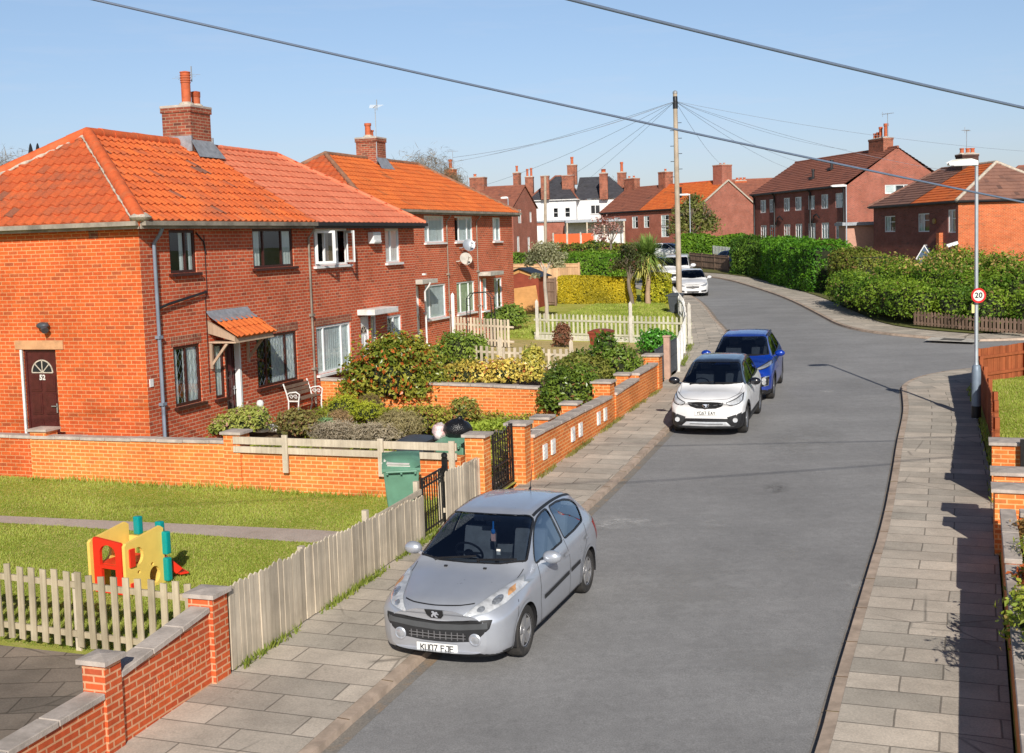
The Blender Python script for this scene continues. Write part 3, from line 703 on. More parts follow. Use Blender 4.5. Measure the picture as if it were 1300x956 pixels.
aerial(c, 7.23, dp / 2 + .3, 8.1, .95, .9, n=4, s=.55)
mb = MB(); 
for s in (-1, 1): mb.add([(6.72 - .62, dp / 2 + s * .75, hR - .36), (6.72 + .62, dp / 2 + s * .75, hR - .36), (6.72 + .5, dp / 2 + s * .42, hR + .12), (6.72 - .5, dp / 2 + s * .42, hR + .12)], [(0, 1, 2, 3) if s < 0 else (3, 2, 1, 0)])
mb.box(6.2, 6.255, dp / 2 - .46, dp / 2 + .46, hR - .2, hR + .2); mb.box(7.19, 7.24, dp / 2 - .46, dp / 2 + .46, hR - .2, hR + .2); mb.build('lead_flashing', LEAD, c)
# right-hand half
h = thing('semi_detached_house', 'brick house with pale pink tiled roof, open white upper window and white fan vent', 'house', H1loc(7, 0), R1z, 'semi-detached brick houses on the left')
fr = [(.42, 2.39, 3.86, 4.84), (4.86, 5.88, 3.82, 4.84), (.33, 2.34, 1.0, 2.27), (4.76, 5.80, 1.05, 2.24), (2.98, 3.62, .1, 2.36), (3.66, 4.02, .8, 2.36)]
walls(h, 7, dp, hE - .02, fr, mats=BR_FRONT, faces=(1, 0, 1))
front_win(h, fr[0], WHITEP, cols=(.33, .70), sill=WHITEP, open_=[(0, .75), (2, -.9)], cur=[(.36, .62, WARMC)])
front_win(h, fr[1], WHITEP, cols=(.42,), sill=WHITEP, cur=[(0, .38, NET), (.5, .98, NET)])
front_win(h, fr[2], WHITEP, cols=(.22, .74), sill=WHITEP, cur=[(.02, .98, NET)])
front_win(h, fr[3], WHITEP, cols=(.5,), sill=WHITEP, cur=[(.55, .95, NET)])
panel_door(h, (2.99, 0, .1), FU, FN, .62, 2.24, WHITEP, fan=True)
front_win(h, fr[5], WHITEP, cols=(), cur=[(.5, .95, WARMC)])
slab_canopy(h, 2.78, 4.40, 2.40)
for q in (fr[2],): soldier(h, q[0] - .08, q[1] + .08, q[3])
mb = MB(); mb.box(3.66, 4.17, -.20, -.004, 4.40, 4.74); mb.box(3.70, 4.13, -.22, -.2, 4.44, 4.50); mb.build('fan_vent', WHITEP, h, bevel=.02)
roof(h, 7, dp, hE, hR + .0, 0, 2.7, ('party', 'hip'), [T_PINK, T_PINK], tw=.3, gauge=.36, ns=6, amp=.022, lift=.028, prof='roman', ridge_m=T_PINK, rr=.075)
gutters(h, 7, dp, hE, ('party', 'hip'), BLACKP)
downpipe(h, .06, -.045, 0, hE - .05, FASCIA, .03)
H2 = Vector((-4.64, 39.7, 1.18)); R2z = PI / 2 - .35
H2loc = lambda x, y, z=0: H2 + Vector((math.sin(.35), math.cos(.35), 0)) * x + Vector((-math.cos(.35), math.sin(.35), 0)) * y + Vector((0, 0, z))
hE2, hR2 = 4.96, 7.12; dp = 6.2
h = thing('semi_detached_house', 'brick house whose bright orange roof carries the chimney with a tall aerial', 'house', H2, R2z, 'semi-detached brick houses on the left')
fr = [(4.55, 6.38, 3.82, 4.82), (1.45, 2.4, 3.82, 4.82), (4.41, 6.32, 1.0, 2.27), (3.3, 3.95, .1, 2.3), (.6, 1.6, 1., 2.27)]
walls(h, 7, dp, hE2 - .02, fr, mats=BR_FRONT, faces=(1, 1, 0))
front_win(h, fr[0], WHITEP, cols=(.24,), sill=WHITEP, cur=[(.02, .98, NET)])
front_win(h, fr[1], WHITEP, cols=(.4,), sill=WHITEP, cur=[(.02, .98, NET)])
front_win(h, fr[2], WHITEP, cols=(.24,), sill=WHITEP, cur=[(.02, .98, NET)])
front_win(h, fr[4], WHITEP, cols=(.5,), sill=WHITEP, cur=[(.02, .98, NET)])
panel_door(h, (3.31, 0, .1), FU, FN, .63, 2.18, WHITEP)
slab_canopy(h, 3.0, 4.35, 2.36, m=CONC); downpipe(h, 3.62, -.35, .1, 2.4, WHITEP, .035)
roof(h, 7, dp, hE2, hR2, 3.0, 0, ('hip', 'party'), [T_ORANGE, T_OLDEND], tw=.25, gauge=.34, ns=6, amp=.035, lift=.026, ridge_m=RIDGE_OLD, rr=.085)
gutters(h, 7, dp, hE2, ('hip', 'party'))
c = chimney(h, 6.7, dp / 2, hR2 - .8, 7.93, .85, .86, [(-.2, 0, .55, .13, False), (.2, .1, .32, .13, False)])
aerial(c, 6.3, dp / 2 - .44, 7.9, 1.25, .6, s=.9)
mb = MB(); mb.add([(6.1, dp / 2 - .72, hR2 - .40), (7.3, dp / 2 - .72, hR2 - .40), (7.15, dp / 2 - .42, hR2 + .06), (6.25, dp / 2 - .42, hR2 + .06)], [(0, 1, 2, 3)]); mb.build('lead_flashing', LEAD, c)
h = thing('semi_detached_house', 'brick house with orange roof and two satellite dishes on its front', 'house', H2loc(7, 0), R2z, 'semi-detached brick houses on the left')
fr = [(.44, 2.3, 3.82, 4.82), (4.6, 5.52, 3.8, 4.8), (.42, 2.3, 1.0, 2.25), (4.55, 5.5, .95, 2.25), (2.9, 3.2, .1, 2.28), (3.25, 3.68, .95, 2.28)]
walls(h, 7, dp, hE2 - .02, fr, mats=BR_FRONT, faces=(1, 0, 1))
front_win(h, fr[0], WHITEP, cols=(.26, .72), sill=WHITEP, cur=[(.3, .7, NET), (.75, .98, NET)])
front_win(h, fr[1], WHITEP, cols=(.45,), sill=WHITEP, cur=[(.02, .98, NET)])
front_win(h, fr[2], WHITEP, cols=(.24, .70), sill=WHITEP, cur=[(.02, .98, GREENC)])
front_win(h, fr[3], WHITEP, cols=(.5,), sill=WHITEP, cur=[(.02, .45, NET)])
front_win(h, fr[5], WHITEP, cols=(), sill=WHITEP, cur=[(.02, .98, NET)])
panel_door(h, (2.9, 0, .1), FU, FN, .3, 2.18, WHITEP)
slab_canopy(h, 2.75, 4.3, 2.40, m=CONC)
roof(h, 7, dp, hE2, hR2, 0, 3.0, ('party', 'hip'), [T_ORANGE, T_OLDEND], tw=.25, gauge=.34, ns=6, amp=.035, lift=.026, ridge_m=RIDGE_OLD, rr=.085)
gutters(h, 7, dp, hE2, ('party', 'hip'))
for x, z, m in ((.82, 3.68, GALV), (.46, 3.16, CONC)):
    o = MB(); c0 = Vector((x, -.42, z)); ax = Vector((-.72, -.60, .34)).normalized()
    o.lathe([(.0, -.05), (.12, -.042), (.21, -.01), (.25, .015), (.21, 0), (.12, -.03), (0, -.038)], c0, ax, 18)
    o.tube([c0 - ax * .06, (x, -.1, z - .1), (x, -.01, z - .1)], .025, 6); o.tube([c0 + Vector((0, 0, -.28)), c0 + ax * .42 - Vector((0, 0, .1))], .014, 5); o.ball(c0 + ax * .45 - Vector((0, 0, .08)), .05, .06, .05, 8, 5)
    o.build('satellite_dish', m, h, smooth=40)
downpipe(h, -.45, -.045, 0, hE2 - .05, FASCIA, .025); downpipe(h, 2.65, -.045, 0, hE2 - .05, FASCIA, .025)

# ---------------------------------------------------------------- the other houses
def along(pa, pb, zbase):
    """house frame from its two front corners (world points): origin, rotation, length"""
    d = Vector((pb.x - pa.x, pb.y - pa.y, 0)); return Vector((pa.x, pa.y, zbase)), math.atan2(d.y, d.x), d.length
def simple_win(p, hole, fm=WHITEP, cols=(.5,), bars=(), O=(0, 0, 0), U=FU, N=FN, sill=None, cm=NET, cur=None):
    return window(p, O, U, N, hole, fm, cols=cols, bars=bars, sill=sill, fw=.075, cur=cur if cur is not None else [(.04, .4, cm)], rec=.04)
# big brown-roofed terrace on the right
pa, pb = at(956, 250.6, 115), at(1075, 237, 97.2); o, rz, L = along(pa, pb, 3.3); eh = pb.z - o.z + .1
h = thing('terraced_house', 'brown roofed brick terrace with white windows and black drainpipes beyond the round green hedges', 'house', o, rz, 'brick houses beyond the bend')
T = eh + 3.0; D = 9.0
fr = []
for u in (1.6, 3.6, 6.6, 8.9, 11.4, 13.8, 16.3):
    if u + 1.3 < L: fr.append((u, u + 1.25, eh - 1.75, eh - .55)); fr.append((u, u + 1.35, 1.0, 2.35))
walls(h, L, D, eh, fr, [], [(3.4, 6.0, eh - .75, eh + .0 - .02)], mats=BR_FARD, mat_end=BR_FAR, gable=(True, True), hR=T)
for q in fr: simple_win(h, q, cols=(.35, .68), bars=((0, .62), (2, .62)), cur=[(.1, .9, NET)] if rnd.random() < .6 else [(.55, .95, NET)])
simple_win(h, (3.4, 6.0, eh - .75, eh - .02), cols=(.33, .66), O=(L, 0, 0), U=(0, 1, 0), N=(1, 0, 0))
roof(h, L, D, eh, T, 0, 0, ('gable', 'gable'), [T_BROWN, T_BROWN], tw=.33, gauge=.36, ns=2, amp=.03, lift=.045, ridge_m=T_BROWN, ov=.35)
gutters(h, L, D, eh, ('gable', 'gable'), BLACKP)
for x in (.5, L * .27, L * .66, L - .3): downpipe(h, x, -.12, 0, eh, BLACKP, .09)
for x in (L * .28, L * .67):
    mb = MB(); mb.tube([(x + .1, -.12, eh - 2.9), (x + .5, -.15, eh - 2.3), (x + 1.0, -.15, eh - 2.15), (x + 1.5, -.12, eh - 2.5)], .06, 6); mb.build('waste_pipe', BLACKP, h)
chimney(h, L * .86, D / 2, T - .5, T + .9, 2.4, .9, [(-.95, 0, .5, .14, False), (-.45, 0, .55, .14, False), (0, 0, .95, .16, False), (.85, 0, 1.15, .19, False)], m=BR_STACK)
aerial(h, L * .86 + 1.1, D / 2, T + 1.0, 1.9, .4, s=1.6)
for x, y in ((L * .55, .32), (L * .62, .55)):
    z = eh + (T - eh) * y; mb = MB(); yy = -.35 + (D / 2 + .35) * y
    mb.cyl((x, yy, z), (x, yy, z + .75), .12, n=8); mb.cyl((x, yy, z + .7), (x, yy, z + .85), .16, n=8); mb.box(x - .3, x + .3, yy - .3, yy + .25, z - .05, z + .14); mb.build('vent_pipe', BLACKP, h)
# right house pair with hipped half-orange roof
pa, pb = at(1109, 266, 89), at(1216.5, 257.5, 76.8); o, rz, L = along(pa, pb, 2.0); eh = pb.z - o.z + .1; D = 8.2; T = eh + 2.55; hl = L * .52
kwin = dict(cols=(.5,), bars=((1, .62),), cur=[(.1, .45, NET), (.6, .9, WARMC)])
h = thing('semi_detached_house', 'dark brick house with grey brown roof and a soot black chimney', 'house', o, rz, 'brick houses beyond the bend')
fr = [(1.8, 3.5, eh - 1.85, eh - .7), (4.9 - 1.3, 4.9, .9, 2.1)]
walls(h, hl, D, eh, fr[:1], mats=BR_FARD, faces=(1, 1, 0)); simple_win(h, fr[0], **kwin)
roof(h, hl, D, eh, T, 2.4, 0, ('hip', 'party'), [T_GREYB, T_GREYB], tw=.3, gauge=.36, ns=2, amp=.03, lift=.04, ridge_m=T_GREYB)
gutters(h, hl, D, eh, ('hip', 'party'), BLACKP)
chimney(h, hl - .45, D / 2, T - .7, T + .8, .95, 1.2, [(-.15, -.3, .42, .15, False), (.1, .0, .4, .15, False), (.1, .35, .4, .15, False)], m=M_brick('brick_sooty', (.10, .045, .035), (.06, .04, .035), (.1, .07, .06), soot=.5))
aerial(h, hl - .5, D / 2, T + 1.2, 1.3, 2.4, s=1.4)
h = thing('semi_detached_house', 'brick house with bright orange front roof and plain lit end wall behind the street lamp', 'house', o + Vector((math.cos(rz), math.sin(rz), 0)) * hl, rz, 'brick houses beyond the bend')
L2 = L - hl; fr = [(.5, 2.1, eh - 1.9, eh - .65), (4.6, 5.6, eh - 2.0, eh - .5)]
fr = [q for q in fr if q[1] < L2 - .2]
walls(h, L2, D, eh, fr, mats=BR_FARD, mat_end=BR_FAR2, faces=(1, 0, 1))
for q in fr: simple_win(h, q, **kwin)
ro = roof(h, L2, D, eh, T, 0, 2.6, ('party', 'hip'), [T_ORANGE, T_GREYB], tw=.3, gauge=.36, ns=2, amp=.03, lift=.04, ridge_m=MORTAR)
gutters(h, L2, D, eh, ('party', 'hip'), BLACKP)
mb = MB(); mb.cyl((2.9, -.02, eh - 1.2), (2.9, -.12, eh - 1.2), .18, n=12); mb.build('alarm_box', M_plain('alarm_yellow', (.35, .22, .06), .5), h)
mb = MB(); mb.box(3.55, 3.95, -.28, -.003, 0, 2.6); mb.build('brick_buttress', BR_FAR2, h)
mb = MB(); mb.bar((L2 - .1, -.75, 1.75), (L2 + .1, -.1, 1.95), .35, .2); mb.build('flood_light', WHITEP, h)
# porch lean-to and glazed roof light between the two
# red-brick terrace straight ahead with half brown, half orange roof
pa, pb = at(763, 271, 148), at(888, 264.6, 133); o, rz, L = along(pa, pb, 3.9); eh = pb.z - o.z + .1; D = 8.5; T = eh + 3.0; hl = L * .43
h = thing('terraced_house', 'red brick house with brown roof behind the palm, left half of its pair', 'house', o, rz, 'brick houses beyond the bend')
kw2 = dict(cols=(.5,), bars=((0, .6), (1, .6)))
def rows(L, step, x0=.9, w=1.1): return [(u, u + w, z0, z1) for u in np.arange(x0, L - w - .2, step) for z0, z1 in ((eh - 2.0, eh - .6), (.9, 2.3))]
fr = [(1.0, 2.1, eh - 2., eh - .6), (2.6, 3.7, eh - 2., eh - .6), (1.0, 2.1, .9, 2.3), (2.6, 3.7, .9, 2.3), (6., 7.1, eh - 2., eh - .6)]
fr = [q for q in fr if q[1] < hl - .1]
walls(h, hl, D, eh, fr, mats=BR_FAR, gable=(True, False), hR=T, faces=(1, 1, 0))
for q in fr: simple_win(h, q, **kw2)
roof(h, hl, D, eh, T, 0, 0, ('gable', 'party'), [T_BROWN, T_BROWN], tw=.3, gauge=.36, ns=2, amp=.03, lift=.04, ridge_m=T_BROWN); gutters(h, hl, D, eh, ('gable', 'party'), BLACKP)
chimney(h, .9, D / 2, T - .7, T + 1.2, 2.0, .9, [(-.5, 0, .3, .14, False), (.4, 0, .3, .14, False)], m=BR_STACK)
chimney(h, hl - .4, D / 2, T - .7, T + 1.6, 1.3, 1.2, [(0, 0, .35, .14, False)], m=BR_STACK)
downpipe(h, .3, -.12, 0, eh, BLACKP, .09)
h = thing('terraced_house', 'red brick house with orange front roof and big bare gable wall beyond the bend', 'house', o + Vector((math.cos(rz), math.sin(rz), 0)) * hl, rz, 'brick houses beyond the bend')
L2 = L - hl; fr = [(.5, 1.5, eh - 2., eh - .6), (3.6, 5.0, eh - 2., eh - .6), (6.6, 7.6, eh - 2., eh - .6), (3.6, 5.0, .9, 2.3)]
fr = [q for q in fr if q[1] < L2 - .1]
walls(h, L2, D, eh, fr, mats=BR_FAR, mat_end=BR_FAR, gable=(False, True), hR=T, faces=(1, 0, 1))
for q in fr: simple_win(h, q, **kw2)
roof(h, L2, D, eh, T, 0, 0, ('party', 'gable'), [T_ORANGE, T_ORANGE], tw=.3, gauge=.36, ns=2, amp=.03, lift=.04); gutters(h, L2, D, eh, ('party', 'gable'), BLACKP)
mb = MB(); e = Vector((L2 + .13, D / 2, T + .02))
for y in (-.3, D + .3): mb.bar(Vector((L2 + .08, y, eh + .02)), e, .12, .16)
mb.build('verge', MORTAR, h)
chimney(h, L2 - .8, D / 2, T - .7, T + 1.75, 1.5, 1.5, [(-.3, 0, .2, .13, False), (.3, 0, .2, .13, False)], m=BR_FAR)
mb = MB(); x, y = L2 * .52, .4; z = eh + (T - eh) * .5; mb.cyl((x, 1.6, z - .2), (x, 1.6, z + 1.0), .14, n=8); mb.build('vent_pipe', BLACKP, h)
# far brown gable house left of the white house
pb = at(651, 265.5, 120); X = Vector((math.cos(-.38), math.sin(-.38), 0)); L = 22; pa = pb - X * L
h = thing('terraced_house', 'brown brick house with gable end to the street, left of the white house', 'house', (pa.x, pa.y, 3.2), -.38, 'brick houses beyond the bend'); eh = pb.z - 3.2 + .1; D = 6.8; T = eh + 2.3
fw_ = [(1.4, 2.3, eh - 1.5, eh - .1), (4.7, 5.3, eh - 1.4, eh - .3), (.9, 1.6, .6, 2.2), (3.9, 4.6, .1, 2.1)]
walls(h, L, D, eh, [(16, 17.2, 3., 4.2)], [], fw_, mats=BR_FAR, mat_end=BR_FAR, gable=(True, True), hR=T)
for q in fw_: simple_win(h, q, O=(L, 0, 0), U=(0, 1, 0), N=(1, 0, 0), cols=(.5,))
simple_win(h, (16, 17.2, 3., 4.2))
roof(h, L, D, eh, T, 0, 0, ('gable', 'gable'), [T_BROWN, T_BROWN], tw=.3, gauge=.36, ns=2, amp=.02, lift=.03, ridge_m=T_BROWN)
chimney(h, L - 5.1, D / 2, T - .4, T + 1.1, 1.6, .9, [(-.35, 0, .35, .16, False)], m=BR_STACK)
chimney(h, L - 1.0, D / 2 + .6, T - .4, T + 1.4, .62, .7, [(0, 0, .7, .13, False)], m=BR_STACK)
chimney(h, L - 8.2, D / 2, T - .4, T + 2.1, 1.0, .9, [(0, 0, 1.0, .2, False)], m=BR_FAR2)
aerial(h, L - 7.9, D / 2, T + 2.4, 1.6, .2, s=1.6)
# white rendered villa with slate roof
pa, pb = at(672, 253, 150), at(731, 253, 149); o, rz, L = along(pa, pb, 4.4); eh = pb.z - o.z; D = 11; T = eh + 3.2
h = thing('white_villa', 'white rendered house with hipped slate roof and many brick chimneys', 'house', o, rz)
fr = [(2.95, 3.6, eh - 2.2, eh - .95), (4.4, 5.1, eh - 2.2, eh - .95)]
kv = dict(cols=(), bars=((0, .5),), cur=[])
walls(h, L, D, eh, fr, mats=WHITER)
for q in fr: simple_win(h, q, **kv)
roof(h, L, D, eh, T, L * .5 - .3, L * .42, ('hip', 'hip'), [T_SLATE, T_SLATE], tw=.3, gauge=.3, ns=1, amp=0, lift=.015, prof='flat', ridge_m=T_BROWN); gutters(h, L, D, eh, ('hip', 'hip'), WHITE_PAINT)
mb = MB(); mb.box(-.1, L * .93, -.12, -.003, eh - 3.1, eh - 2.98); mb.box(.4, L * .55, -.12, -.003, eh - 3.7, eh - 3.6); mb.build('string_course', STONE, h)
mb = MB(); mb.box(L + .002, L + 6.5, 1.6, D - .05, 0, eh - .03); mb.build('wing_wall', WHITER, h)
for a, b, c_, e_ in ((3.2 - 1.6, 3.9 - 1.0, eh - 1.9, eh - .7 + .02), (4.5, 5.1, eh - 1.9, eh - .9), (1.6, 3.0, eh - 4.6, eh - 3.4)):
    mb = MB(); mb.box(L + a, L + b, 1.5, 1.598, c_, e_); w_ = mb.build('window', WHITEP, h)
    mb = MB(); mb.box(L + a + .12, L + (a + b) / 2 - .05, 1.47, 1.499, c_ + .12, e_ - .12); mb.box(L + (a + b) / 2 + .05, L + b - .12, 1.47, 1.499, c_ + .12, e_ - .12); mb.build('pane', DARKROOM, w_)
wr = thing('tmp', None, None); bpy.data.objects.remove(wr)
V = Vector
rp = tile_slope((L - .3, 1.3, eh + .03), FU, V((0, 4.4, 2.9)).normalized(), 7.2, V((0, 4.4, 2.9)).length, .2, 3.2, .3, .3, 0, .015, 1, prof='flat')
rq = tile_slope((L + 6.9, 1.3, eh + .03), (0, 1, 0), V((-3.2, 0, 2.9)).normalized(), 9, V((-3.2, 0, 2.9)).length, 4.4, 4.4, .3, .3, 0, .015, 1, prof='flat')
join_slopes('wing_roof', [(rp, 0), (rq, 0)], T_SLATE, h)
for x, y, z0, z1, w, dd, pots in ((-.3, 2.5, eh - .5, eh + 3.1, 1.0, .9, [(-.25, 0, 1.0, .16, False), (.25, 0, 1.1, .16, False)]), (2.1, -.42, eh + .1, eh + 3.0, 1.0, .85, []), (L - 1.2, 2.6, eh + .8, eh + 3.1, 1.5, 1.0, []), (L - .9, 4.6, T - 1.2, T + 1.3, 1.2, .9, [(0, 0, 1.0, .2, False)]),
                            (L + 3.4, 1.2, eh - .1, eh + 3.1, 1.0, .85, [(0, 0, .5, .3, True)]), (L + 5.4, 4.6, eh + 1.2, eh + 3.3, 1.1, .9, [(0, 0, 1.3, .2, False)])):
    chimney(h, x, y, z0, z1, w, dd, pots, m=BR_STACK)
# low outbuildings and orange fence below the white house
o = at(660, 316, 143); mb = MB()
t = thing('brick_outbuilding', 'low brown brick outbuilding with white door below the white house', 'outbuilding', (o.x, o.y, 4.0))
mb = MB(); mb.box(0, 8.4, 0, 4, 0, 3.0); mb.build('wall', BR_FAR, t)
mb = MB(); mb.box(-.2, 8.6, -.2, 4.2, 3.003, 3.2); mb.build('roof', LEAD, t); mb = MB(); mb.box(.6, 2.9, -.08, -.003, 0, 2.6); mb.build('garage_door', WHITEP, t)
o = at(719, 319, 139); t = thing('timber_shelter', 'lean-to shelter with grey flat roof beside the orange fence panels', 'shelter', (o.x, o.y, 3.9))
mb = MB(); mb.box(0, 7, 0, 3, 2.9, 3.15); mb.build('roof', LEAD, t)
for x in (.1, 2.4, 4.4, 6.7): mb = MB(); mb.box(x, x + .15, .05, .2, 0, 2.897); mb.build('post', WOOD_PALE, t)
mb = MB(); mb.box(0, 7, 2.6, 2.7, 0, 2.897); mb.build('back_panel', WHITE_PAINT, t)
o = at(702, 322, 132); t = thing('panel_fence', 'bright orange timber fence panels between white posts below the white house', 'fence', (o.x, o.y, 3.75), -.05)
for k in range(3):
    mb = MB(); mb.box(.1 + k * 1.5 + .1, k * 1.5 + 1.5, 0, .05, 0, 1.75)
    for i in range(8): mb.box(.2 + k * 1.5 + i * .16, .2 + k * 1.5 + i * .16 + .14, -.02, -.002, 0, 1.75)
    mb.build('panel', M_plain('fence_orange', (.72, .12, .03), .7, var=.1), t)
for k in range(4): mb = MB(); mb.box(.0 + k * 1.5, .0 + k * 1.5 + .16, -.05, .1, 0, 1.9); mb.build('post', CONC, t)
# small details between the right-hand houses
o = at(1100, 300, 92); t = thing('lean_to_porch', 'pink rendered lean-to with grey roof and white door between the right houses', 'porch', (o.x - 1.6, o.y, 2.6), -.1)
mb = MB(); mb.box(0, 5.6, 0, 3, 0, 2.7); mb.build('wall', M_plain('pink_render', (.55, .30, .22), .9, var=.1), t)
mb = MB(); mb.box(-.3, 5.9, -.4, 3.2, 2.703, 2.95); mb.build('roof', LEAD, t); mb = MB(); mb.box(3.6, 4.5, -.06, -.003, .1, 2.1); d_ = mb.build('door', WHITEP, t); mb = MB(); mb.box(3.85, 4.25, -.07, -.063, 1.2, 1.8); mb.build('pane', DARKROOM, d_)
o = at(1163, 312, 78); t = thing('glass_lantern', 'small pitched grey glass roof rising above the overgrown hedge', 'roof light', (o.x, o.y, 1.85), -.45); t.scale = (.85, .85, .85)
mb = MB(); mb.add([(0, 0, 1.3), (1.2, 0, 1.3), (.6, 0, 2.3), (0, 1.5, 1.3), (1.2, 1.5, 1.3), (.6, 1.5, 2.3)], [(0, 1, 2), (1, 4, 5, 2), (3, 0, 2, 5), (4, 3, 5)]); mb.box(.02, 1.18, .02, 1.48, 0, 1.29); mb.build('glazing', M_plain('blue_glass', (.12, .17, .26), .15, .2), t)
mb = MB()
for p, q in (((0, 0, 1.3), (.6, 0, 2.32)), ((1.2, 0, 1.3), (.6, 0, 2.32)), ((0, 0, 1.3), (1.2, 0, 1.3)), ((.6, 0, 2.32), (.6, 1.5, 2.32))): mb.bar(p, q, .07, .07)
mb.build('glazing_bars', WHITEP, t)
o = at(1289, 262, 96); t = thing('terraced_house', 'house at the far right edge with only its orange chimney above the brown roof', 'house', (o.x - 2, o.y, 2.5), -.3, 'brick houses beyond the bend')
mb = MB(); mb.box(0, 12, 0, 8, 0, 4.6); mb.build('wall', BR_FAR, t)
roof(t, 12, 8, 4.6, 7.2, 2.5, 2.5, ('hip', 'hip'), [T_GREYB, T_GREYB], tw=.3, gauge=.36, ns=2, amp=.03, lift=.04, ridge_m=T_BROWN)
q_ = at(1290, 215, 99.5); chimney(t, 4.6, 4, 6.2, q_.z - 2.5 + .1, 1.6, 1.0, [(-.5, 0, .45, .16, False), (0, 0, .45, .16, False), (.5, 0, .45, .16, False)], m=BR_FAR2)
# orange chimney house between the red gable and the brown terrace
o = at(940, 262, 152); t = thing('terraced_house', 'distant house showing only an orange chimney and brown roof between the terraces', 'house', (o.x - 3, o.y, 4.4), -.2, 'brick houses beyond the bend')
mb = MB(); mb.box(0, 12, 0, 8, 0, 4.2); mb.build('wall', BR_FAR, t)
roof(t, 12, 8, 4.2, 7.4, 0, 0, ('gable', 'gable'), [T_BROWN, T_BROWN], tw=.3, gauge=.36, ns=2, amp=.03, lift=.04, ridge_m=T_BROWN)
q_ = at(938, 230, 156); chimney(t, 3.0, 4, 6.2, q_.z - 4.4, 1.5, 1.1, [(-.45, 0, .4, .18, False), (0, 0, .4, .18, False), (.45, 0, .4, .18, False)], m=BR_FAR2)
o = at(43, 250, 120); t = thing('church_tower', 'distant church tower with two dark pinnacles showing above the left roof', 'church', (o.x - 2.5, o.y, 3.2))
zt = at(43, 206, 120).z; mb = MB(); mb.box(0, 4.6, 0, 4.6, 0, zt - 3.2); mb.build('tower', STONE, t)
for px in (38.5, 47.5):
    q_ = at(px, 206, 120); mb = MB(); x = q_.x - o.x + 2.5; mb.lathe([(.32, 0), (.28, .5), (.36, .55), (.12, 1.7), (.03, 1.9)], (x, .3, zt - 3.2), n=6); mb.build('pinnacle', BLACKP, t)
# ---------------------------------------------------------------- vehicles: a lofted body, cut for windows and wheels (local: nose at -Y, +X = car's left)
def pchip(xs, ys, x):
    xs, ys = np.asarray(xs, float), np.asarray(ys, float); h = np.diff(xs); d = np.diff(ys) / h; m = np.zeros(len(xs))
    for i in range(1, len(xs) - 1):
        if d[i - 1] * d[i] > 0:
            w1, w2 = 2 * h[i] + h[i - 1], h[i] + 2 * h[i - 1]; m[i] = (w1 + w2) / (w1 / d[i - 1] + w2 / d[i])
    m[0], m[-1] = d[0], d[-1]
    i = np.clip(np.searchsorted(xs, x) - 1, 0, len(h) - 1); t = (x - xs[i]) / h[i]
    return (2 * t ** 3 - 3 * t ** 2 + 1) * ys[i] + (t ** 3 - 2 * t ** 2 + t) * h[i] * m[i] + (-2 * t ** 3 + 3 * t ** 2) * ys[i + 1] + (t ** 3 - t ** 2) * h[i] * m[i + 1]
def inside(poly, x, y):
    c = np.zeros(len(x), bool); n = len(poly)
    for i in range(n):
        x1, y1 = poly[i]; x2, y2 = poly[(i + 1) % n]
        if y1 == y2: continue
        k = ((y1 > y) != (y2 > y)) & (x < (x2 - x1) * (y - y1) / (y2 - y1) + x1); c ^= k
    return c
def densify(p, step, closed):
    out = []; n = len(p)
    for i in range(n if closed else n - 1):
        a, b = np.array(p[i], float), np.array(p[(i + 1) % n], float); k = max(1, int(np.linalg.norm(b - a) / step))
        out += [tuple(a + (b - a) * j / k) for j in range(k)]
    if not closed: out.append(tuple(p[-1]))
    return out
def smooth_poly(p, closed=True, it=2):
    for _ in range(it):
        q = []; n = len(p)
        for i in range(n if closed else n - 1):
            a, b = np.array(p[i], float), np.array(p[(i + 1) % n], float); q += [tuple(a * .75 + b * .25), tuple(a * .25 + b * .75)]
        p = q if closed else [p[0]] + q + [p[-1]]
    return p
def round_poly(p, r):
    out = []; n = len(p)
    for i in range(n):
        a, b, c = [np.array(p[(i + k) % n], float) for k in (-1, 0, 1)]; l1, l2 = np.linalg.norm(a - b), np.linalg.norm(c - b); q, s = b + (a - b) * min(.35, r / l1), b + (c - b) * min(.35, r / l2)
        out += [tuple(q), tuple((q + s + 2 * b) / 4), tuple(s)]
    return out
GLYPH = dict(K=[[(0, 0), (0, 1)], [(1, 1), (0, .42)], [(.3, .6), (1, 0)]], U=[[(0, 1), (0, .15), (.2, 0), (.8, 0), (1, .15), (1, 1)]], F=[[(0, 0), (0, 1), (1, 1)], [(0, .52), (.85, .52)]], J=[[(.3, 1), (1, 1), (1, .2), (.8, 0), (.25, 0), (0, .2), (0, .32)]], E=[[(1, 0), (0, 0), (0, 1), (1, 1)], [(0, .52), (.85, .52)]],
             Y=[[(0, 1), (.5, .5), (1, 1)], [(.5, .5), (.5, 0)]], C=[[(1, .75), (1, .85), (.8, 1), (.2, 1), (0, .85), (0, .15), (.2, 0), (.8, 0), (1, .15), (1, .25)]], A=[[(0, 0), (.5, 1), (1, 0)], [(.2, .35), (.8, .35)]])
GLYPH['0'] = [[(.2, 0), (.8, 0), (1, .15), (1, .85), (.8, 1), (.2, 1), (0, .85), (0, .15), (.2, 0)]]; GLYPH['7'] = [[(0, 1), (1, 1), (.3, 0)]]; GLYPH['6'] = [[(.85, 1), (.2, .6), (0, .35), (0, .15), (.2, 0), (.8, 0), (1, .15), (1, .42), (.8, .56), (.15, .56)]]
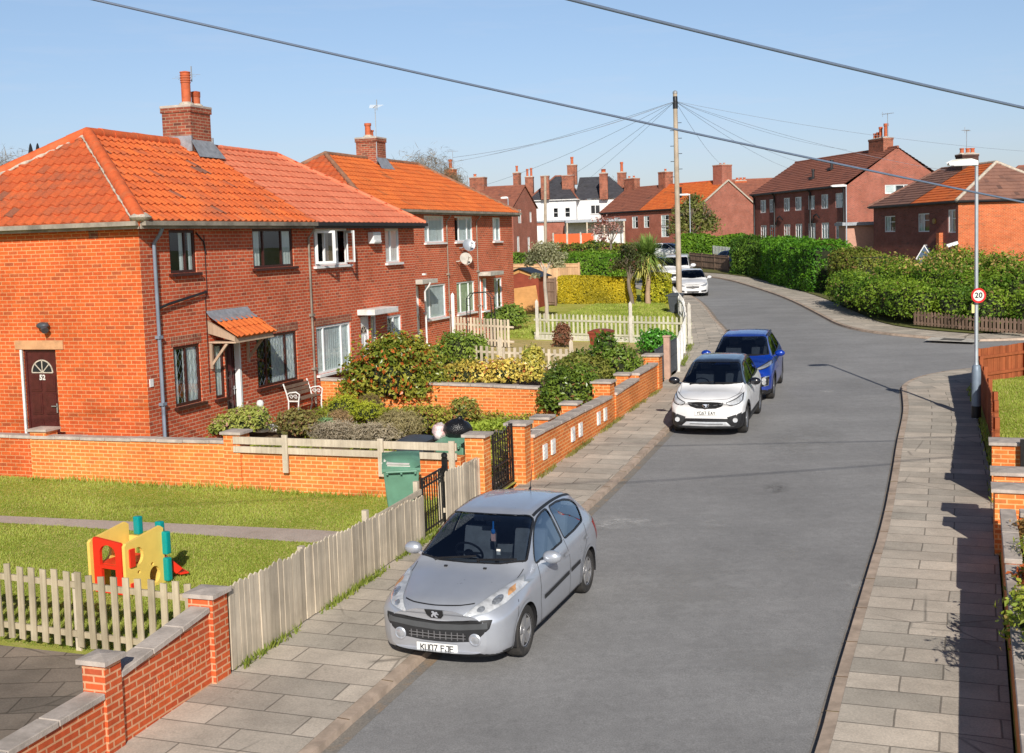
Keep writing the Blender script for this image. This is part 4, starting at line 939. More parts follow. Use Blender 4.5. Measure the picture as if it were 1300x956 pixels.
def plate_text(txt, parent, O):
    cw, ch, st = .040, .066, .0125; x = -(len(txt) * .0565 - .0165 - (.024 if ' ' in txt else 0)) / 2
    for c in txt:
        if c == ' ': x += .0325; continue
        mb = MB()
        for pl in GLYPH[c]:
            for a, b in zip(pl, pl[1:]):
                p = Vector((O[0] + x + a[0] * cw, O[1], O[2] - ch / 2 + a[1] * ch)); q = Vector((O[0] + x + b[0] * cw, O[1], O[2] - ch / 2 + b[1] * ch)); e = (q - p).normalized() * st * .4; mb.bar(p - e, q + e, .002 + .0002 * rnd.random(), st, up=(0, 0, 1) if abs(q.z - p.z) < 1e-6 else (1, 0, 0))
        mb.build('letter', BLACKP, parent); x += .0565
class Car:
    VIEW = dict(F=(lambda s, a, b: (Vector((a, -s.L, b)), Vector((0, 1, 0)))), R=(lambda s, a, b: (Vector((a, s.L, b)), Vector((0, -1, 0)))),
                P=(lambda s, a, b: (Vector((3, a - s.L / 2, b)), Vector((-1, 0, 0)))), N=(lambda s, a, b: (Vector((-3, a - s.L / 2, b)), Vector((1, 0, 0)))),
                T=(lambda s, a, b: (Vector((a, b - s.L / 2, 4)), Vector((0, 0, -1)))))
    def __init__(s, name, label, group, loc, rz, st, paint, r, wb, foh, nose=(.22, .35), tail=(.14, .3), zmid=.52, res=(120, 7), roll=0, pitch=0):
        st = np.array(st, float); s.st = st; s.L = st[-1, 0]; s.paint = paint; s.r = r; s.axles = (foh, foh + wb)
        s.t = thing(name, label, 'car', loc, rz, group); s.t.rotation_euler = (pitch, roll, rz)
        nS, k = res; y = np.concatenate([[0, .012, .03, .06], np.linspace(.1, s.L - .1, nS), [s.L - .06, s.L - .03, s.L - .012, s.L]])
        zb, wm, zt_, wb_, zp, wp = [pchip(st[:, 0], st[:, i], y) for i in range(1, 7)]
        zm = np.minimum(zmid + 0 * y, zb + (zt_ - zb) * .6)
        C = np.zeros((len(y), 10, 2))
        for i, (X, Z) in enumerate(((0 * y, zb), (.80 * wm, zb), (.955 * wm, zb + .055), (.99 * wm, zb + (zm - zb) * .5), (wm, zm), (wm * .985 + wb_ * .015, zm + (zt_ - zm) * .55), (wb_, zt_),
                                   (wp, zp - .055 - .02 * (zp - zt_)), (wp * .62, zp - .012), (0 * y, zp))): C[:, i, 0] = X; C[:, i, 1] = Z
        pts = []; n = 10
        for i in range(n - 1):
            p0 = C[:, i - 1] if i else C[:, 1] * [-1, 1]; p1, p2 = C[:, i], C[:, i + 1]; p3 = C[:, i + 2] if i < n - 2 else C[:, n - 2] * [-1, 1]
            kk = k * 2 if i == 6 else k
            for j in range(kk):
                t = j / kk; T = .42
                m1, m2 = T * (p2 - p0), T * (p3 - p1)
                pts.append((2 * t ** 3 - 3 * t ** 2 + 1) * p1 + (t ** 3 - 2 * t ** 2 + t) * m1 + (-2 * t ** 3 + 3 * t ** 2) * p2 + (t ** 3 - t ** 2) * m2)
        pts.append(C[:, -1]); H = np.stack(pts, 1); m = H.shape[1]
        full = np.concatenate([H, H[:, m - 2:0:-1] * [-1, 1]], 1); c = full.shape[1]
        P = np.zeros((len(y), c, 3)); P[:, :, 0] = full[:, :, 0]; P[:, :, 2] = full[:, :, 1]; P[:, :, 1] = y[:, None]
        ax = np.abs(P[:, :, 0]) / st[:, 2].max()
        P[:, :, 1] += nose[0] * ax ** 2.4 * np.exp(-y / nose[1])[:, None] - tail[0] * ax ** 2.4 * np.exp(-(s.L - y) / tail[1])[:, None]
        zz = P[:, :, 2]; P[:, :, 1] += (.10 * np.maximum(0, zz - .58) + .12 * np.maximum(0, .34 - zz)) * np.exp(-y / .15)[:, None]
        P[:, :, 1] -= s.L / 2
        Vv = P.reshape(-1, 3); f = []
        for i in range(len(y) - 1):
            a = i * c + np.arange(c); b = i * c + (np.arange(c) + 1) % c; f.append(np.stack([a, a + c, b + c, b], 1))
        f = np.concatenate(f)
        for row, fl in ((0, 1), (len(y) - 1, 0)):   # end caps, laddered across
            cap = []
            for j in range(m - 1):
                l0, l1 = row * c + j, row * c + j + 1; r0, r1 = row * c + (c - j) % c, row * c + (c - j - 1) % c
                if r1 == l1: cap.append((l0, l1, r0, r0)); continue
                cap.append((l0, l1, r1, r0) if l0 != r0 else (l0, l1, r1, r1))
            cap = np.array(cap); f = np.concatenate([f, cap if fl else cap[:, ::-1]])
        s.V, s.F = Vv, f
        tri = [[int(i) for i in dict.fromkeys(q)] for q in f]
        s.bvh = BVHTree.FromPolygons([Vector(v) for v in Vv], tri); s.quads = tri
        s.cen = Vv[f].mean(1); e1, e2 = Vv[f[:, 2]] - Vv[f[:, 0]], Vv[f[:, 3]] - Vv[f[:, 1]]; nn = np.cross(e1, e2); s.nor = nn / (np.linalg.norm(nn, axis=1)[:, None] + 1e-9)
        s.free = np.ones(len(f), bool); s.mi = np.zeros(len(f), int)
    def hit(s, view, a, b):
        o, d = Car.VIEW[view](s, a, b); p, n, i, _ = s.bvh.ray_cast(o, d)
        if p is None:
            q = o + d * (s.L if view in 'FR' else 3); p, n, i, _ = s.bvh.find_nearest(Vector((a, -s.L / 2 if view == 'F' else s.L / 2, b)) if view in 'FR' else (Vector((math.copysign(.8, o.x), a - s.L / 2, b)) if view in 'PN' else Vector((a, b - s.L / 2, 1))))
        if n.dot(d) > 0: n = -n
        return p, n
    def mask(s, view, poly, lo=None):
        y = s.cen[:, 1] + s.L / 2; x, z = s.cen[:, 0], s.cen[:, 2]; n = s.nor
        if view == 'F': k = inside(poly, x, z) & (y < s.L * .55) & (n[:, 2] > .05)
        elif view == 'R': k = inside(poly, x, z) & (y > s.L * .6)
        elif view == 'P': k = inside(poly, y, z) & (x > .25)
        elif view == 'N': k = inside(poly, y, z) & (x < -.25)
        else: k = inside(poly, x, y) & (n[:, 2] > .3)
        return k & s.free
    def take(s, k, name, mat, off=0, parent=None, smooth=True):
        s.free &= ~k; idx = np.nonzero(k)[0]; V = s.V.copy()
        f = s.F[idx]; u, inv = np.unique(f, return_inverse=True); v = V[u]
        if off:
            nv = np.zeros_like(V); 
            for j in range(4): np.add.at(nv, f[:, j], s.nor[idx])
            nv = nv[u]; v = v + off * nv / (np.linalg.norm(nv, axis=1)[:, None] + 1e-9)
        me = bpy.data.meshes.new(name); me.from_pydata([tuple(q) for q in v], [], [list(dict.fromkeys(int(i) for i in q)) for q in inv.reshape(f.shape)])
        me.polygons.foreach_set('use_smooth', [True] * len(me.polygons)); me.update()
        return link(name, me, mat, parent or s.t)
    def strip(s, mb, view, pl, w, off=.004, closed=False, step=.035, m=0):
        p = densify(pl, step, closed); n = len(p); L, Rr = [], []
        for i in range(n):
            a = np.array(p[i - 1] if (i or closed) else p[i]); b = np.array(p[(i + 1) % n] if (i < n - 1 or closed) else p[i])
            d = b - a; l = np.linalg.norm(d); d = d / l if l > 1e-9 else np.array([1., 0]); q = np.array([-d[1], d[0]]) * w / 2
            for dst, sg in ((L, 1), (Rr, -1)):
                h, nn = s.hit(view, *(np.array(p[i]) + q * sg)); dst.append(h + nn * off)
        b = len(mb.v); mb.v += [tuple(v) for v in L + Rr]
        for i in range(n if closed else n - 1):
            j = (i + 1) % n; q = [b + i, b + j, b + n + j, b + n + i]
            if view in 'PT': pass
            mb.f.append(q); mb.m.append(m)
    def patch(s, mb, view, lo, hi, nu=14, nv=5, off=.005, m=0, depth=0):
        def rs(pl, k):
            pl = np.array(pl, float); d = np.r_[0, np.cumsum(np.linalg.norm(np.diff(pl, axis=0), axis=1))]; t = np.linspace(0, d[-1], k)
            return np.stack([np.interp(t, d, pl[:, 0]), np.interp(t, d, pl[:, 1])], 1)
        a, b = rs(lo, nu + 1), rs(hi, nu + 1); base = len(mb.v)
        for i in range(nv + 1):
            q = a + (b - a) * i / nv
            for j in range(nu + 1):
                h, n = s.hit(view, *q[j]); e = off if 0 < i < nv and 0 < j < nu else off * .3; mb.v.append(tuple(h + n * (off - depth if depth and 0 < i < nv and 0 < j < nu else e if not depth else off)))
        for i in range(nv):
            for j in range(nu): mb.f.append([base + i * (nu + 1) + j, base + i * (nu + 1) + j + 1, base + (i + 1) * (nu + 1) + j + 1, base + (i + 1) * (nu + 1) + j]); mb.m.append(m)
    def built(s, mb, name, mat, parent=None, smooth=60): 
        me = bpy.data.meshes.new(name); me.from_pydata(mb.v, [], mb.f); me.polygons.foreach_set('material_index', mb.m)
        bm = bmesh.new(); bm.from_mesh(me); bmesh.ops.recalc_face_normals(bm, faces=bm.faces); bm.to_mesh(me); bm.free()
        me.polygons.foreach_set('use_smooth', [True] * len(me.polygons)); me.set_sharp_from_angle(angle=R(smooth)); me.update()
        return link(name, me, mat, parent or s.t)
    def both(s, fn, mb): fn(mb, 1); fn(mb, -1)
    def glass(s, view, poly, name, mat, seal=.03, sealm=None, off=-.006, rnd_it=1):
        poly = round_poly(poly, .05)
        g = s.take(s.mask(view, poly), name, mat, off)
        if seal: mb = MB(); s.strip(mb, view, poly, seal, .004, True); s.built(mb, 'window_seal', sealm or BLACKP, g)
        return g
    def wheels(s, tw=.20, spokes=5, rim_r=.66, rimm=None, arch=.045, archw=.035, archm=None, inset=.03, detail=True):
        W = s.st[:, 2].max(); ra = s.r + arch
        y = s.cen[:, 1] + s.L / 2
        for ya in s.axles:
            for sg in (1, -1):
                s.free &= ~((np.hypot(y - ya, s.cen[:, 2] - s.r) < ra) & (s.cen[:, 0] * sg > W - .5))
        for ya in s.axles:
            for sg, view in ((1, 'P'), (-1, 'N')):
                well = MB(); lip = MB(); yy = ya - s.L / 2; xs = (W - .52, W - .025); n = 20; b = len(well.v)
                for x in xs:
                    for i in range(n + 1):
                        t = -.25 + (PI + .5) * i / n; well.v.append((sg * x, yy + (ra + .004) * math.cos(t), s.r + (ra + .004) * math.sin(t)))
                for i in range(n): well.f.append([b + i, b + i + 1, b + n + 2 + i, b + n + 1 + i]); well.m.append(0)
                well.v.append((sg * xs[0], yy, s.r)); cidx = len(well.v) - 1
                for i in range(n): well.f.append([b + i, b + i + 1, cidx]); well.m.append(0)
                arc = [(ya + (ra + archw * .22) * math.cos(t), s.r + (ra + archw * .22) * math.sin(t)) for t in np.linspace(-.55, PI + .55, 34)]
                arc = [q for q in arc if q[1] > s.st[:, 1].min() + .02]
                s.strip(lip, view, arc, archw, .006, False); s.built(well, 'wheel_well', BLACKP); s.built(lip, 'arch_lip', archm or s.paint)
        rimm = rimm or ALU; protos = {}
        for ya in s.axles:
            for sg in (1, -1):
                wt = thing('wheel', None, None); wt.parent = s.t; wt.location = (sg * (W - inset - tw / 2), ya - s.L / 2, s.r)
                if sg in protos:
                    for me in protos[sg]: o = bpy.data.objects.new(me[0], me[1]); COL.objects.link(o); o.parent = wt
                    continue
                r = s.r; h = tw / 2; rr = r * rim_r; t = MB(); ax = (sg, 0, 0)
                t.lathe([(rr * .96, -h * .9), (r * .9, -h), (r * .975, -h * .86), (r, -h * .55), (r, h * .55), (r * .975, h * .86), (r * .92, h), (rr * 1.06, h * .98), (rr, h * .86)], (0, 0, 0), ax, 36)
                if detail:
                    for i in range(40):
                        a = 2 * PI * i / 40
                a1 = t.build('tyre', TYRE, wt, smooth=35)
                q = MB(); q.lathe([(rr, h * .86), (rr * .97, h * .95), (rr * .93, h * .85), (rr * .88, h * .2), (0, h * .15)], (0, 0, 0), ax, 32, 1)
                q.lathe([(rr * 1.005, h * .84), (rr * .985, h * .95), (rr * .90, h * .80)], (0, 0, 0), ax, 32, 0)
                for i in range(spokes):
                    a = 2 * PI * i / spokes + .3; d = Vector((0, math.cos(a), math.sin(a))); e = Vector((0, -math.sin(a), math.cos(a))); X = Vector((sg, 0, 0)); w0, w1 = rr * (.17 if spokes < 7 else .11), rr * (.25 if spokes < 7 else .16)
                    z0, z1 = h * .80, h * .84
                    pts = [d * rr * .12 + e * w0 + X * z0, d * rr * .12 - e * w0 + X * z0, d * rr * .93 - e * w1 + X * z1, d * rr * .93 + e * w1 + X * z1]; lo = [p - X * .035 for p in pts]
                    q.add(pts + lo, [(0, 1, 2, 3), (0, 3, 7, 4), (1, 5, 6, 2), (0, 4, 5, 1), (2, 6, 7, 3)])
                q.lathe([(rr * .24, h * .6), (rr * .24, h * .86), (rr * .1, h * .92), (0, h * .92)], (0, 0, 0), ax, 18)
                a2 = s.built(q, 'rim', [rimm, BLACKP], wt, 40)
                protos[sg] = [('tyre', a1.data), ('rim', a2.data)]
    def body(s, mats=None):
        s.mi[(s.nor[:, 2] < -.5) & (s.cen[:, 2] < .45)] = 1
        idx = np.nonzero(s.free)[0]; f = s.F[idx]; u, inv = np.unique(f, return_inverse=True)
        me = bpy.data.meshes.new('body'); me.from_pydata([tuple(v) for v in s.V[u]], [], [list(dict.fromkeys(int(i) for i in q)) for q in inv.reshape(f.shape)])
        me.polygons.foreach_set('material_index', [int(i) for i in s.mi[idx]]); me.polygons.foreach_set('use_smooth', [True] * len(me.polygons)); me.set_sharp_from_angle(angle=R(48)); me.update()
        return link('body', me, mats or [s.paint, BLACKP], s.t)
    def lines(s, segs, w=.009, name='panel_gap', mat=None):
        for view, pl in segs: mb = MB(); s.strip(mb, view, pl, w, .0025, False, .05); s.built(mb, name, mat or BLACKP)
    def interior(s, y0, zf, zs, w, dash_y, col=None, rows=(1.0,), wheel=True, seatw=.44):
        c = col or TRIM; h = s.L / 2; mb = MB(); mb.add([(-w, dash_y - h - .32, zf), (w, dash_y - h - .32, zf), (w, dash_y - h - .30, zs + .30), (-w, dash_y - h - .30, zs + .30), (-w, dash_y - h + .22, zs + .27), (w, dash_y - h + .22, zs + .27), (w, dash_y - h + .30, zs + .02), (-w, dash_y - h + .30, zs + .02), (-w, dash_y - h + .2, zf), (w, dash_y - h + .2, zf)],
               [(0, 1, 2, 3), (3, 2, 5, 4), (4, 5, 6, 7), (7, 6, 9, 8)]); mb.build('dashboard', c, s.t)
        for ry in rows:
            for x in ((-.36, .36) if ry == rows[0] else (0,)):
                sw = seatw if ry == rows[0] else w * 1.8; q = MB(); yy = ry - h
                q.obox((x, yy + .05, zs - .06), (sw, 0, 0), (0, .5, .02), (0, 0, .16)); q.obox((x, yy + .38, zs + .27), (sw, 0, 0), (0, .14, -.02), (0, .16, .58))
                for hx in ((x,) if ry == rows[0] else (-.35, .35)): q.obox((hx, yy + .52, zs + .68), (.25, 0, 0), (0, .09, 0), (0, .03, .17))
                q.build('seat', c, s.t, smooth=50, bevel=.05, seg=2)
        if wheel:
            q = MB(); cc = Vector((-.36, dash_y - h + .40, zs + .30)); ax = Vector((0, .85, .52)).normalized(); rr = .185
            a = ax.orthogonal().normalized(); b = ax.cross(a)
            q.tube([cc + (a * math.cos(2 * PI * i / 24) + b * math.sin(2 * PI * i / 24)) * rr for i in range(25)], .016, 6); q.lathe([(.07, 0), (.06, .03), (0, .04)], cc - ax * .02, ax, 12)
            q.bar(cc + Vector((-rr, 0, 0)), cc + Vector((rr, 0, 0)), .03, .02); q.cyl(cc, cc + Vector((0, -.25, -.12)), .03, n=8); q.build('steering_wheel', BLACKP, s.t, smooth=50)
    def mirrors(s, y, z, x, mat, sc=1.0):
        h = s.L / 2
        for sg in (1, -1):
            mb = MB(); mb.ball((sg * (x + .11 * sc), y - h, z + .03), .125 * sc, .075 * sc, .082 * sc, 14, 9)
            for i, v in enumerate(mb.v): 
                yy = v[1] - (y - h); mb.v[i] = (v[0], (y - h) + (min(yy, .028 * sc)), v[2])
            mb.bar((sg * (x - .06), y - h + .01, z - .05), (sg * (x + .06), y - h + .01, z - .01), .05, .035); o = mb.build('wing_mirror', mat, s.t, smooth=60)
            g = MB(); g.obox((sg * (x + .115 * sc), y - h + .031 * sc, z + .03), (.18 * sc, 0, 0), (0, .004, 0), (0, 0, .11 * sc)); g.build('mirror_glass', ALU, o)
    def plate(s, txt, z, w=.52, hgt=.111, mat=None, y_off=.012, tilt=0):
        p, n = s.hit('F', 0, z); y = p.y - y_off; mb = MB(); mb.box(-w / 2, w / 2, y - .008, y, z - hgt / 2, z + hgt / 2); o = mb.build('number_plate', mat or PLATE, s.t, bevel=.003)
        if txt: plate_text(txt, o, (0, y - .0085, z))
        return o
    def wipers(s, segs):
        mb = MB()
        for a, b in segs:
            pa, na = s.hit('F', *a); pb, nb = s.hit('F', *b); mb.bar(pa + na * .02, pb + nb * .025, .018, .02, up=na); mb.cyl(pa, pa + na * .03, .02, n=8)
        mb.build('wiper', BLACKP, s.t)
PLATE = M_plain('number_plate_white', (.80, .80, .77), .35, var=.04)
TYRE = M_plain('tyre_rubber', (.035, .033, .031), .85, var=.25, sc=9, dirt=(.10, .09, .08))
TRIM = M_plain('car_interior', (.11, .11, .115), .8, var=.2)
TRIM_L = M_plain('car_interior_light', (.22, .22, .225), .85, var=.2)
BPLAST = M_plain('bumper_plastic', (.022, .023, .025), .55, var=.2, sc=6)
CHROME = M_plain('chrome', (.75, .76, .78), .12, 1.0, var=.05)
REDL = M_plain('tail_lamp_red', (.35, .01, .008), .2, var=.2)
CARGLASS = M_glass('car_glass', (.46, .53, .60), 1.52, .015, .17)
PRIV = M_glass('privacy_glass', (.10, .12, .13), 1.52, .015, .06)
def lamp_mat(name, c):
    m, nt, b = new_mat(name); p = obj(nt)
    n = noise(nt, p, 9, 2)
    setp(b, nt, col=mixc(nt, rng(nt, n, .35, .65), [x * .62 for x in c], c), rough=.08, metal=.2, coat=1.0, spec=.6); b.inputs['Coat Roughness'].default_value = .03
    return m
LAMP = lamp_mat('headlamp_lens', (.72, .74, .76)); LAMPD = lamp_mat('headlamp_lens_dark', (.40, .42, .45)); AMBER = lamp_mat('indicator_amber', (.85, .45, .2))
GAPW = M_plain('panel_gap_grey', (.16, .16, .165), .6)
REFL = M_plain('lamp_reflector', (.52, .55, .58), .15, .7, var=.4, sc=30)
EMBL = M_plain('emblem_silver', (.62, .66, .74), .3, .35, var=.05)
SILVER = M_paint('silver_blue_paint', (.49, .52, .575), .45, .30)
WHITE_CAR = M_paint('white_paint_car', (.80, .80, .80), 0, .3)
BLACK_CAR = M_paint('black_roof_paint', (.012, .013, .017), 0, .2)
BLUE_CAR = M_paint('blue_paint', (.005, .045, .36), .25, .28)
NAVY = M_paint('navy_paint', (.012, .03, .09), .1, .3)
RED_CAR = M_paint('maroon_paint', (.10, .01, .03), .1, .3)
HATCH = [(0, .24, .60, .66, .50, .745, .40), (.06, .20, .70, .69, .58, .78, .46), (.18, .18, .78, .735, .66, .825, .54), (.40, .17, .83, .785, .73, .87, .60), (.70, .17, .855, .845, .765, .92, .64), (.95, .17, .86, .885, .785, .96, .67),
         (1.08, .17, .862, .90, .79, 1.0, .69), (1.30, .17, .865, .92, .795, 1.15, .655), (1.60, .17, .87, .935, .80, 1.325, .605), (1.85, .17, .87, .945, .80, 1.42, .575), (2.10, .17, .87, .955, .80, 1.462, .565), (2.5, .17, .87, .965, .80, 1.475, .565),
         (3.0, .17, .87, .985, .795, 1.455, .555), (3.4, .19, .865, 1.0, .785, 1.40, .54), (3.65, .22, .85, 1.0, .77, 1.32, .525), (3.85, .27, .82, .97, .74, 1.12, .58), (3.96, .32, .79, .92, .71, .98, .62), (4.03, .36, .74, .80, .66, .86, .58)]
# --- silver hatchback in the foreground
front = G(567, 838, 0)
wl = Vector((-.02, 14.0)); hd = Vector((math.sin(.365), math.cos(.365))); sd = Vector((hd.y, -hd.x))   # heading to the rear, and to the car's left (right in the picture)
def place(wheel, ang, W, foh, L):
    """car whose front-left tyre touches the ground at wheel, tail pointing at angle ang from the view axis"""
    h = Vector((math.sin(ang), math.cos(ang))); sdir = Vector((h.y, -h.x)); c = Vector(wheel) - sdir * (W - .03 - .1) + h * (L / 2 - foh); return c, -ang
c_, rz_ = place((-.02, 14.0), .365, .87, .82, 4.03)
c = Car('silver_hatchback', 'silver blue hatchback parked on the left, nearest to the camera', 'cars parked along the left kerb', (c_.x, c_.y, zr(c_.y) + .004), rz_, HATCH, SILVER, .305, 2.50, .80, res=(170, 8), pitch=.016)
c.glass('T', [(-.71, 1.22), (-.4, 1.10), (0, 1.07), (.4, 1.10), (.71, 1.22), (.67, 1.45), (.61, 1.72), (.57, 1.93), (.3, 1.87), (0, 1.85), (-.3, 1.87), (-.57, 1.93), (-.61, 1.72), (-.67, 1.45)], 'windscreen', CARGLASS, .022)
for v in 'PN':
    c.glass(v, [(1.36, .955), (1.42, 1.03), (1.62, 1.19), (1.80, 1.30), (2.0, 1.368), (2.2, 1.392), (2.39, 1.396), (2.39, 1.20), (2.38, .975), (1.8, .962)], 'side_window', CARGLASS, .022)
    c.glass(v, [(2.45, .98), (2.46, 1.2), (2.47, 1.396), (2.8, 1.388), (3.1, 1.352), (3.34, 1.29), (3.46, 1.21), (3.30, 1.02), (2.9, .99)], 'side_window', CARGLASS, .022)
c.glass('R', [(-.50, 1.06), (.50, 1.06), (.47, 1.29), (-.47, 1.29)], 'rear_window', CARGLASS, .03)
c.wheels(spokes=5, rimm=M_plain('alloy', (.45, .45, .46), .4, .6, var=.15))
# mouth, lower grille, fogs
mb = MB(); c.patch(mb, 'F', [(-.67, .625), (-.65, .54), (-.55, .445), (-.46, .375), (-.2, .345), (0, .34), (.2, .345), (.46, .375), (.55, .445), (.65, .54), (.67, .625)], [(-.67, .63), (-.56, .64), (-.42, .63), (-.30, .61), (-.15, .592), (0, .586), (.15, .592), (.30, .61), (.42, .63), (.56, .64), (.67, .63)], 34, 8, .006); g = c.built(mb, 'grille', BPLAST)
mb = MB(); c.patch(mb, 'F', [(-.38, .38), (0, .352), (.38, .38)], [(-.40, .475), (0, .46), (.40, .475)], 20, 3, .008); c.built(mb, 'lower_mesh', IRON, g)
mb = MB(); c.patch(mb, 'F', [(-.44, .605), (0, .560), (.44, .605)], [(-.40, .622), (0, .580), (.40, .622)], 20, 2, .008); c.built(mb, 'upper_slot', IRON, g)
mb = MB()
for x in np.linspace(-.33, .33, 10): c.strip(mb, 'F', [(x, .37), (x, .465)], .012, .010)
for z in (.39, .425): c.strip(mb, 'F', [(-.36, z + .012), (0, z), (.36, z + .012)], .010, .010)
c.built(mb, 'grille_bars', M_plain('grille_bar_grey', (.13, .13, .135), .5), g)
mb = MB(); c.strip(mb, 'F', [(-.62, .575), (-.3, .535), (0, .518), (.3, .535), (.62, .575)], .07, .014); c.built(mb, 'bumper_bar', M_plain('dark_grey_bar', (.075, .08, .085), .4, var=.1), g)
for sg in (1, -1):
    p, n = c.hit('F', sg * .475, .40); n = (n + Vector((0, -1, 0))).normalized(); mb = MB(); mb.lathe([(.075, -.02), (.075, .014), (.06, .022), (.05, .010)], p, n, 20); f_ = mb.build('fog_lamp', SILVER, c.t, smooth=50)
    mb = MB(); mb.lathe([(.05, .010), (.03, .016), (0, .018)], p, n, 16); mb.build('lens', LAMPD, f_, smooth=60)
    mb = MB(); lo = [(sg * .37, .685), (sg * .48, .688), (sg * .62, .705), (sg * .745, .755), (sg * .825, .835)]; hi = [(sg * .365, .695), (sg * .45, .765), (sg * .56, .83), (sg * .66, .875), (sg * .755, .91)]
    c.patch(mb, 'F', lo, hi, 16, 6, .010); hl_ = c.built(mb, 'headlight', LAMP)
    mb = MB(); c.strip(mb, 'F', lo + hi[::-1], .008, .006, True); c.built(mb, 'lamp_rim', GALV, hl_)
    for x_, z_, r_ in ((.53, .735, .042), (.655, .79, .05)): mb = MB(); c.patch(mb, 'F', [(sg * (x_ + r_ * math.cos(t)), z_ + r_ * .8 * math.sin(t)) for t in np.linspace(PI, 2 * PI, 9)], [(sg * (x_ + r_ * math.cos(t)), z_ + r_ * .8 * math.sin(t)) for t in np.linspace(PI, 0, 9)], 12, 4, .015); c.built(mb, 'reflector', REFL, hl_)
    mb = MB(); c.patch(mb, 'F', [(sg * .735, .79), (sg * .785, .825)], [(sg * .68, .85), (sg * .735, .885)], 4, 4, .014); c.built(mb, 'indicator', AMBER, hl_)
p, n = c.hit('F', 0, .692); Un = Vector((1, 0, 0)); Vn = n.cross(Un).normalized(); Vn = Vn if Vn.z > 0 else -Vn
shield = [(-.115, .062), (.115, .062), (.105, -.02), (.065, -.068), (-.065, -.068), (-.105, -.02)]
mb = MB(); mb.prism(shield, p + n * .004, Un, Vn, n, .012); bd = mb.build('badge', BPLAST, c.t, bevel=.004)
mb = MB(); 
lion = [(-.045, -.040), (-.028, -.045), (-.018, -.012), (-.004, -.018), (.008, -.045), (.030, -.046), (.018, -.028), (.014, -.004), (.030, .004), (.052, -.004), (.044, .012), (.026, .018), (.044, .030), (.030, .038), (.008, .026), (.004, .044), (-.018, .046), (-.028, .034), (-.012, .026), (-.022, .006), (-.040, -.014)]
mb.prism([(x * 1.05, z * 1.05) for x, z in lion], p + n * .017, Un, Vn, n, .006); mb.build('emblem', EMBL, bd)
c.plate('KU07 FJE', .268, y_off=.016)
mb = MB(); c.strip(mb, 'F', [(-.66, .205), (-.4, .20), (0, .195), (.4, .20), (.66, .205)], .04, .006); c.built(mb, 'bumper_lip', BPLAST)
c.lines([('F', [(-.44, .79), (-.3, .783), (0, .778), (.3, .783), (.44, .79)])] + [('T', [(sg * .60, .30), (sg * .66, .6), (sg * .70, .95), (sg * .71, 1.12)]) for sg in (1, -1)] +
        [(v, pl) for v in 'PN' for pl in ([(.62, .74), (.56, .66), (.52, .52)], [(1.32, .25), (1.28, .5), (1.30, .75), (1.40, .95)], [(2.42, .26), (2.43, .6), (2.42, .985)], [(3.28, .98), (3.20, .78), (3.02, .62), (2.90, .5), (2.86, .26)], [(1.32, .25), (2.0, .235), (2.86, .25)])])
for v in 'PN':
    for q in ([(1.40, .53), (2.38, .56)], [(2.46, .563), (2.86, .575)]): mb = MB(); c.strip(mb, v, q, .055, .008); c.built(mb, 'rubbing_strip', BPLAST)
for v in 'PN':
    for y in (2.22, 3.12):
        mb = MB(); c.strip(mb, v, [(y, .80 + .01), (y + .16, .815)], .035, .022); c.strip(mb, v, [(y - .01, .80), (y + .18, .815)], .06, .004); c.built(mb, 'door_handle', SILVER)
    mb = MB(); c.patch(mb, v, [(3.78, .62), (3.95, .66)], [(3.62, .92), (3.86, .96)], 5, 8, .008); c.built(mb, 'tail_light', REDL)
for sg in (1, -1): mb = MB(); c.strip(mb, 'T', [(sg * .545, 1.95), (sg * .545, 2.5), (sg * .53, 3.3), (sg * .50, 3.62)], .03, .006); c.built(mb, 'roof_channel', BPLAST)
c.mirrors(1.50, .985, .84, SILVER)
c.wipers([((-.45, 1.0), (.08, 1.045)), ((.12, 1.015), (.60, 1.03))])
mb = MB(); p, n = c.hit('T', 0, 3.35); mb.cyl(p, p + Vector((0, .05, .02)), .02, .012, 8); mb.cyl(p + Vector((0, .02, .01)), p + Vector((0, .16, .34)), .006, .004, 6); mb.build('aerial', BLACKP, c.t)
mb = MB()
for sg in (1, -1): q = c.hit('T', sg * .26, .98); mb.obox(q[0] + q[1] * .008, (.04, 0, 0), (0, .03, 0), (0, 0, .016))
mb.build('washer_jet', BLACKP, c.t)
c.interior(1.3, .25, .56, .66, 1.55, TRIM_L, rows=(1.95, 2.75))
mb = MB(); mb.obox((-.02, 1.95 - 2.015, 1.33), (.25, 0, 0), (0, .03, 0), (0, 0, .06)); mb.build('rear_view_mirror', BLACKP, c.t, bevel=.01)
mb = MB(); mb.box(-.03, .03, -.09, -.08, 1.04, 1.14); mb.build('hanging_tag', M_plain('pink_tag', (.8, .45, .38), .7), c.t); mb = MB(); mb.cyl((0, -.085, 1.14), (0, -.07, 1.30), .012, n=6); mb.ball((0, -.085, 1.17), .03, .02, .04, 8, 6); mb.build('blue_tassel', M_plain('blue_tassel', (.02, .2, .6), .6), c.t)
mb = MB(); q = c.hit('F', .33, 1.10); mb.obox(q[0] + Vector((0, .03, 0)), (.05, 0, 0), (0, .01, 0), (0, 0, .07)); mb.build('parking_ticket', PAPER, c.t)
c.body()
